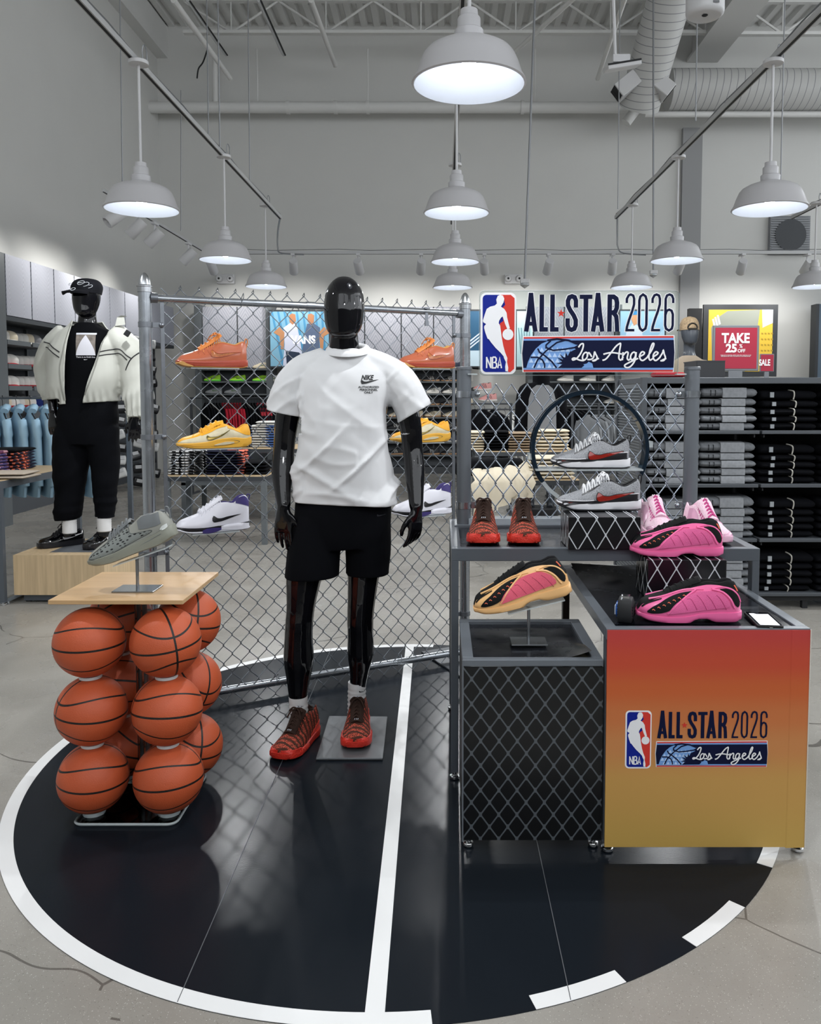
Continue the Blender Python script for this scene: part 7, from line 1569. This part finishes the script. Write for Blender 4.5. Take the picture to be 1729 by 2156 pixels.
rp = thing('edge_fixture', 'slim blue grey fixture at the right picture edge', 'panel', (AY(1723, 700, 14.5).x, 14.5, 0)); MB().box(0, .9, 0, .2, 0, AY(1723, 640, 14.5).z).build('panel', mat('edge_blue', '5b6d7e', rough=.5), rp); MB().box(-.05, 0, -.02, .2, 0, AY(1723, 640, 14.5).z).build('edge', hd_d, rp)
tt = thing('thermostat', 'small white wall box beside the wall fixture, seen through the fence', 'device', AY(409, 846, 14.9)); MB().box(-.1, .1, -.04, .09, -.06, .06).build('box', white_metal, tt, bevel=.01); MB().box(-.06, -.02, -.045, -.04, .02, .04).build('display', dark_gap, tt)
# ------------------------------------------------------------------ clothes racks in the middle distance
red_c = mat('red_cloth2', '9c1f2e', rough=.85, spec=.2); redp = print_cloth('red_black_print', '15151a', 'a0303a', 16, .5); whc = mat('white_cloth', 'cfcfcb', rough=.9, spec=.2); grc = mat('grey_cloth', '7f8285', rough=.9, spec=.2); whp = print_cloth('floral_print', 'cfcfcb', '6c6f73', 22, .55)
GPROT = {}
def rail(px0, px1, py, y, seq, label, grp, hgt=.62, rz=30, kind='jersey', noun='shirt', w=.44):
    a, b_ = AY(px0, py, y), AY(px1, py, y); t = thing('clothes_rail', label, 'rack', (a.x - .22, y, 0)); L_ = b_.x - a.x + .44
    MB().tube([(0, 0, a.z), (L_, 0, a.z)], .010, 8).build('rail', hd_d, t)
    for x in (.02, L_ - .02): MB().box(x - .015, x + .015, -.015, .015, 0.02, a.z).build('upright', hd_d, t); MB().box(x - .02, x + .02, -.3, .3, 0, .02).build('foot', hd_d, t)
    n = len(seq); cnt = {}
    for i, (m, col) in enumerate(seq):
        cnt[col] = cnt.get(col, 0) + 1; p = (a.x + (b_.x - a.x) * i / max(1, n - 1), y, a.z - .088); lab = '%s %s hanging %s from the left %s' % (col, noun, ORD[i] if i < 14 else '%dth' % (i + 1), grp); k = (m.name, hgt, w)
        if k not in GPROT: o = garment('hanging_' + noun, lab, noun, p, radians(rz), m, noun + 's ' + grp, w=w, hgt=hgt, th=.032, sleeve=hgt * .6); GPROT[k] = o; KIDS[o.name] = [(c, []) for c in children(o)]
        else: o = dup(GPROT[k], p, radians(rz + 1.5 * sin(i * 1.9)), lab, noun + 's ' + grp)
B_, R__ = (blk, 'black'), (red_c, 'red')
rail(432, 572, 838, 11.5, [B_] * 6 + [R__] * 7 + [B_] * 5 + [(redp, 'red and black')] * 4 + [B_] * 2, 'clothes rail of black and red shirts behind the fence', 'on the rail behind the fence', .68)
rail(1040, 1125, 862, 10.5, [(whc, 'white')] * 5 + [(whp, 'patterned')] * 3, 'clothes rail of white shirts behind the table fence', 'on the white shirt rail', .7, 35, w=.5)
rail(1190, 1230, 850, 11.0, [B_] * 5, 'short rail of black shirts right of the discount sign', 'on the short black rail', .6)
rail(1238, 1298, 862, 10.5, [(grc, 'grey')] * 5, 'clothes rail of grey hoodies by the gondola', 'on the grey rail', .6, 35, noun='hoodie')
rail(1000, 1040, 850, 9.6, [B_] * 3, 'rail end with black jackets beside the grey post', 'beside the grey post', .62, 50, noun='jacket')
# sign on the rail
q = AY(1168, 880, 9.6); t = thing('store_sign', 'small black buy one get one half price sign on a stand', 'sign', (q.x, 9.6, 0))
MB().box(-.11, .11, 0, .012, q.z - .15, q.z + .15).build('panel', hd_d, t); MB().tube([(0, .006, .02), (0, .006, q.z - .15)], .01, 8).box(-.15, .15, -.1, .1, 0, .02).build('stand', hd_d, t)
for k, (s_, sz) in enumerate((('BUY ONE', .055), ('GET ONE', .055), ('50%', .1))): text_mesh(s_, sz, T(0, -.004, q.z + .085 - k * .075) @ UP, sgw, 'sign_letters', t, bold=.0025, sx=.85)
stand_man((AY(1140, 800, 9.0).x, 9.0, .14), 1.78, 'mannequin in a black hooded jacket with grey front behind the table fence', blk, mat('grey_gloss'), hood=blk)
# tailors' tables with folded clothes
def cloth_table(px0, px1, py, y, d, label, low=None):
    a, b_ = AY(px0, py, y), AY(px1, py, y); w, z = b_.x - a.x, a.z; t = thing('garment_table', label, 'table', (a.x, y, 0))
    MB().box(0, w, 0, d, z - .05, z - .008).build('frame', hd_d, t); MB().box(0, w, 0, d, z - .008, z).build('top_board', pal_wood, t)
    for x in (0, w - .05):
        for yy in (0, d - .05): MB().box(x, x + .05, yy, yy + .05, 0, z - .05).build('leg', up_m, t)
    if low: MB().box(0, w, 0, d, low - .03, low).build('lower_shelf', up_m, t)
    return t, a.x, z, w
bwp = print_cloth('black_white_print', '101013', 'c9c9c9', 26, .5); ncp = print_cloth('navy_coral_trim', '14172a', 'd9705a', 9, .62); wbp = print_cloth('white_blue_print', 'cfcdc8', '4d6aa0', 16, .56); crm = mat('cream_cloth', 'cdc3ae', rough=.9, spec=.2); tan = mat('tan_cloth', '8d7c68', rough=.9, spec=.2)
t, x0, z, w = cloth_table(380, 640, 944, 8.9, .8, 'garment table of folded shirts in the middle distance behind the fence', low=.45)
stack(x0 + .9, 9.2, z, 9, [wbp], 'white and blue printed shirt, %s from the top, beside the mannequin arm', 'white and blue shirts', seed=21, h=.026); stack(x0 + .95, 9.2, z + .243, 2, [whc], 'plain white folded shirt, %s from the top, above the blue print stack', 'white and blue shirts', seed=22, h=.024, w=.3)
stack(x0 + .12, 9.2, z, 2, [beige], 'beige folded shirt, %s from the top, left end of the far table', 'beige far shirts', seed=23); stack(x0 + .55, 9.2, z, 2, [bwp], 'black and white printed shirt, %s from the top, centre of the far table', 'far printed shirts', seed=24)
t, x0, z, w = cloth_table(345, 560, 1002, 7.6, .7, 'lower nested table of dark printed shirts behind the fence')
stack(x0 + .18, 7.85, z, 9, [bwp], 'black and white patterned shirt, %s from the top, left lower stack', 'black and white shirts', seed=31, h=.024, w=.33); stack(x0 + .55, 7.85, z, 9, [ncp], 'navy shirt with coral trim, %s from the top, right lower stack', 'navy coral shirts', seed=32, h=.024, w=.36); stack(x0 + .84, 7.85, z, 4, [blk], 'plain black folded shirt, %s from the top, right end of the lower table', 'black lower shirts', seed=33, h=.03, w=.2)
t, x0, z, w = cloth_table(1000, 1215, 950, 8.1, .7, 'garment table of folded trousers behind the table fence')
stack(x0 + .02, 8.35, z, 7, [crm], 'cream folded trousers, %s from the top, leftmost stack', 'cream left trousers', seed=41, h=.026, w=.16, cat='pants', name='folded_trousers'); stack(x0 + .22, 8.3, z, 7, [blk], 'black folded trousers, %s from the top, stack behind the red sneakers', 'black trousers', seed=42, h=.027, w=.24, cat='pants', name='folded_trousers'); stack(x0 + .46, 8.3, z, 7, [tan], 'tan folded trousers, %s from the top, middle stack', 'tan trousers', seed=43, h=.025, w=.24, cat='pants', name='folded_trousers'); stack(x0 + .8, 8.4, z, 6, [crm], 'cream folded trousers, %s from the top, right stack inside the ring', 'cream right trousers', seed=44, h=.033, w=.34, cat='pants', name='folded_trousers')
t, x0, z, w = cloth_table(1010, 1220, 1010, 6.9, .6, 'front garment table draped with cream trousers')
stack(x0 + .62, 7.1, z, 6, [crm], 'cream trousers, %s from the top, draped table right stack', 'cream draped stack', seed=51, h=.03, w=.4, cat='pants', name='folded_trousers')
g = thing('draped_trousers', 'cream trousers draped over the front corner of the far table', 'pants', (x0, 6.9, z)); m = MB(); rings = []
for i in range(30):
    u = i / 29; x = -.06 + .52 * u
    rings.append([(x + .02 * sin(v * 9 + i), yy + .03 * noise.noise(Vector((x * 18, v * .5, 7))), zz + .03 * noise.noise(Vector((x * 16, v * .7, 2)))) for v, (yy, zz) in enumerate(((.5, .1), (.35, .13 - .05 * (1 - u)), (.15, .12 - .06 * (1 - u)), (-.01, .05 - .05 * (1 - u)), (-.05, -.03), (-.06, -.1 - .1 * (1 - u)), (-.06, -.14 - .28 * (1 - u) ** 2)))])
m.loft(rings, closed=False).build('cloth', crm, g, smooth=80)
g = thing('draped_trousers', 'navy trousers laid under the cream ones on the far table', 'pants', (x0 + .1, 7.25, z + .001)); slab(.62, .3, .16, 77).build('cloth', blk, g, smooth=70)
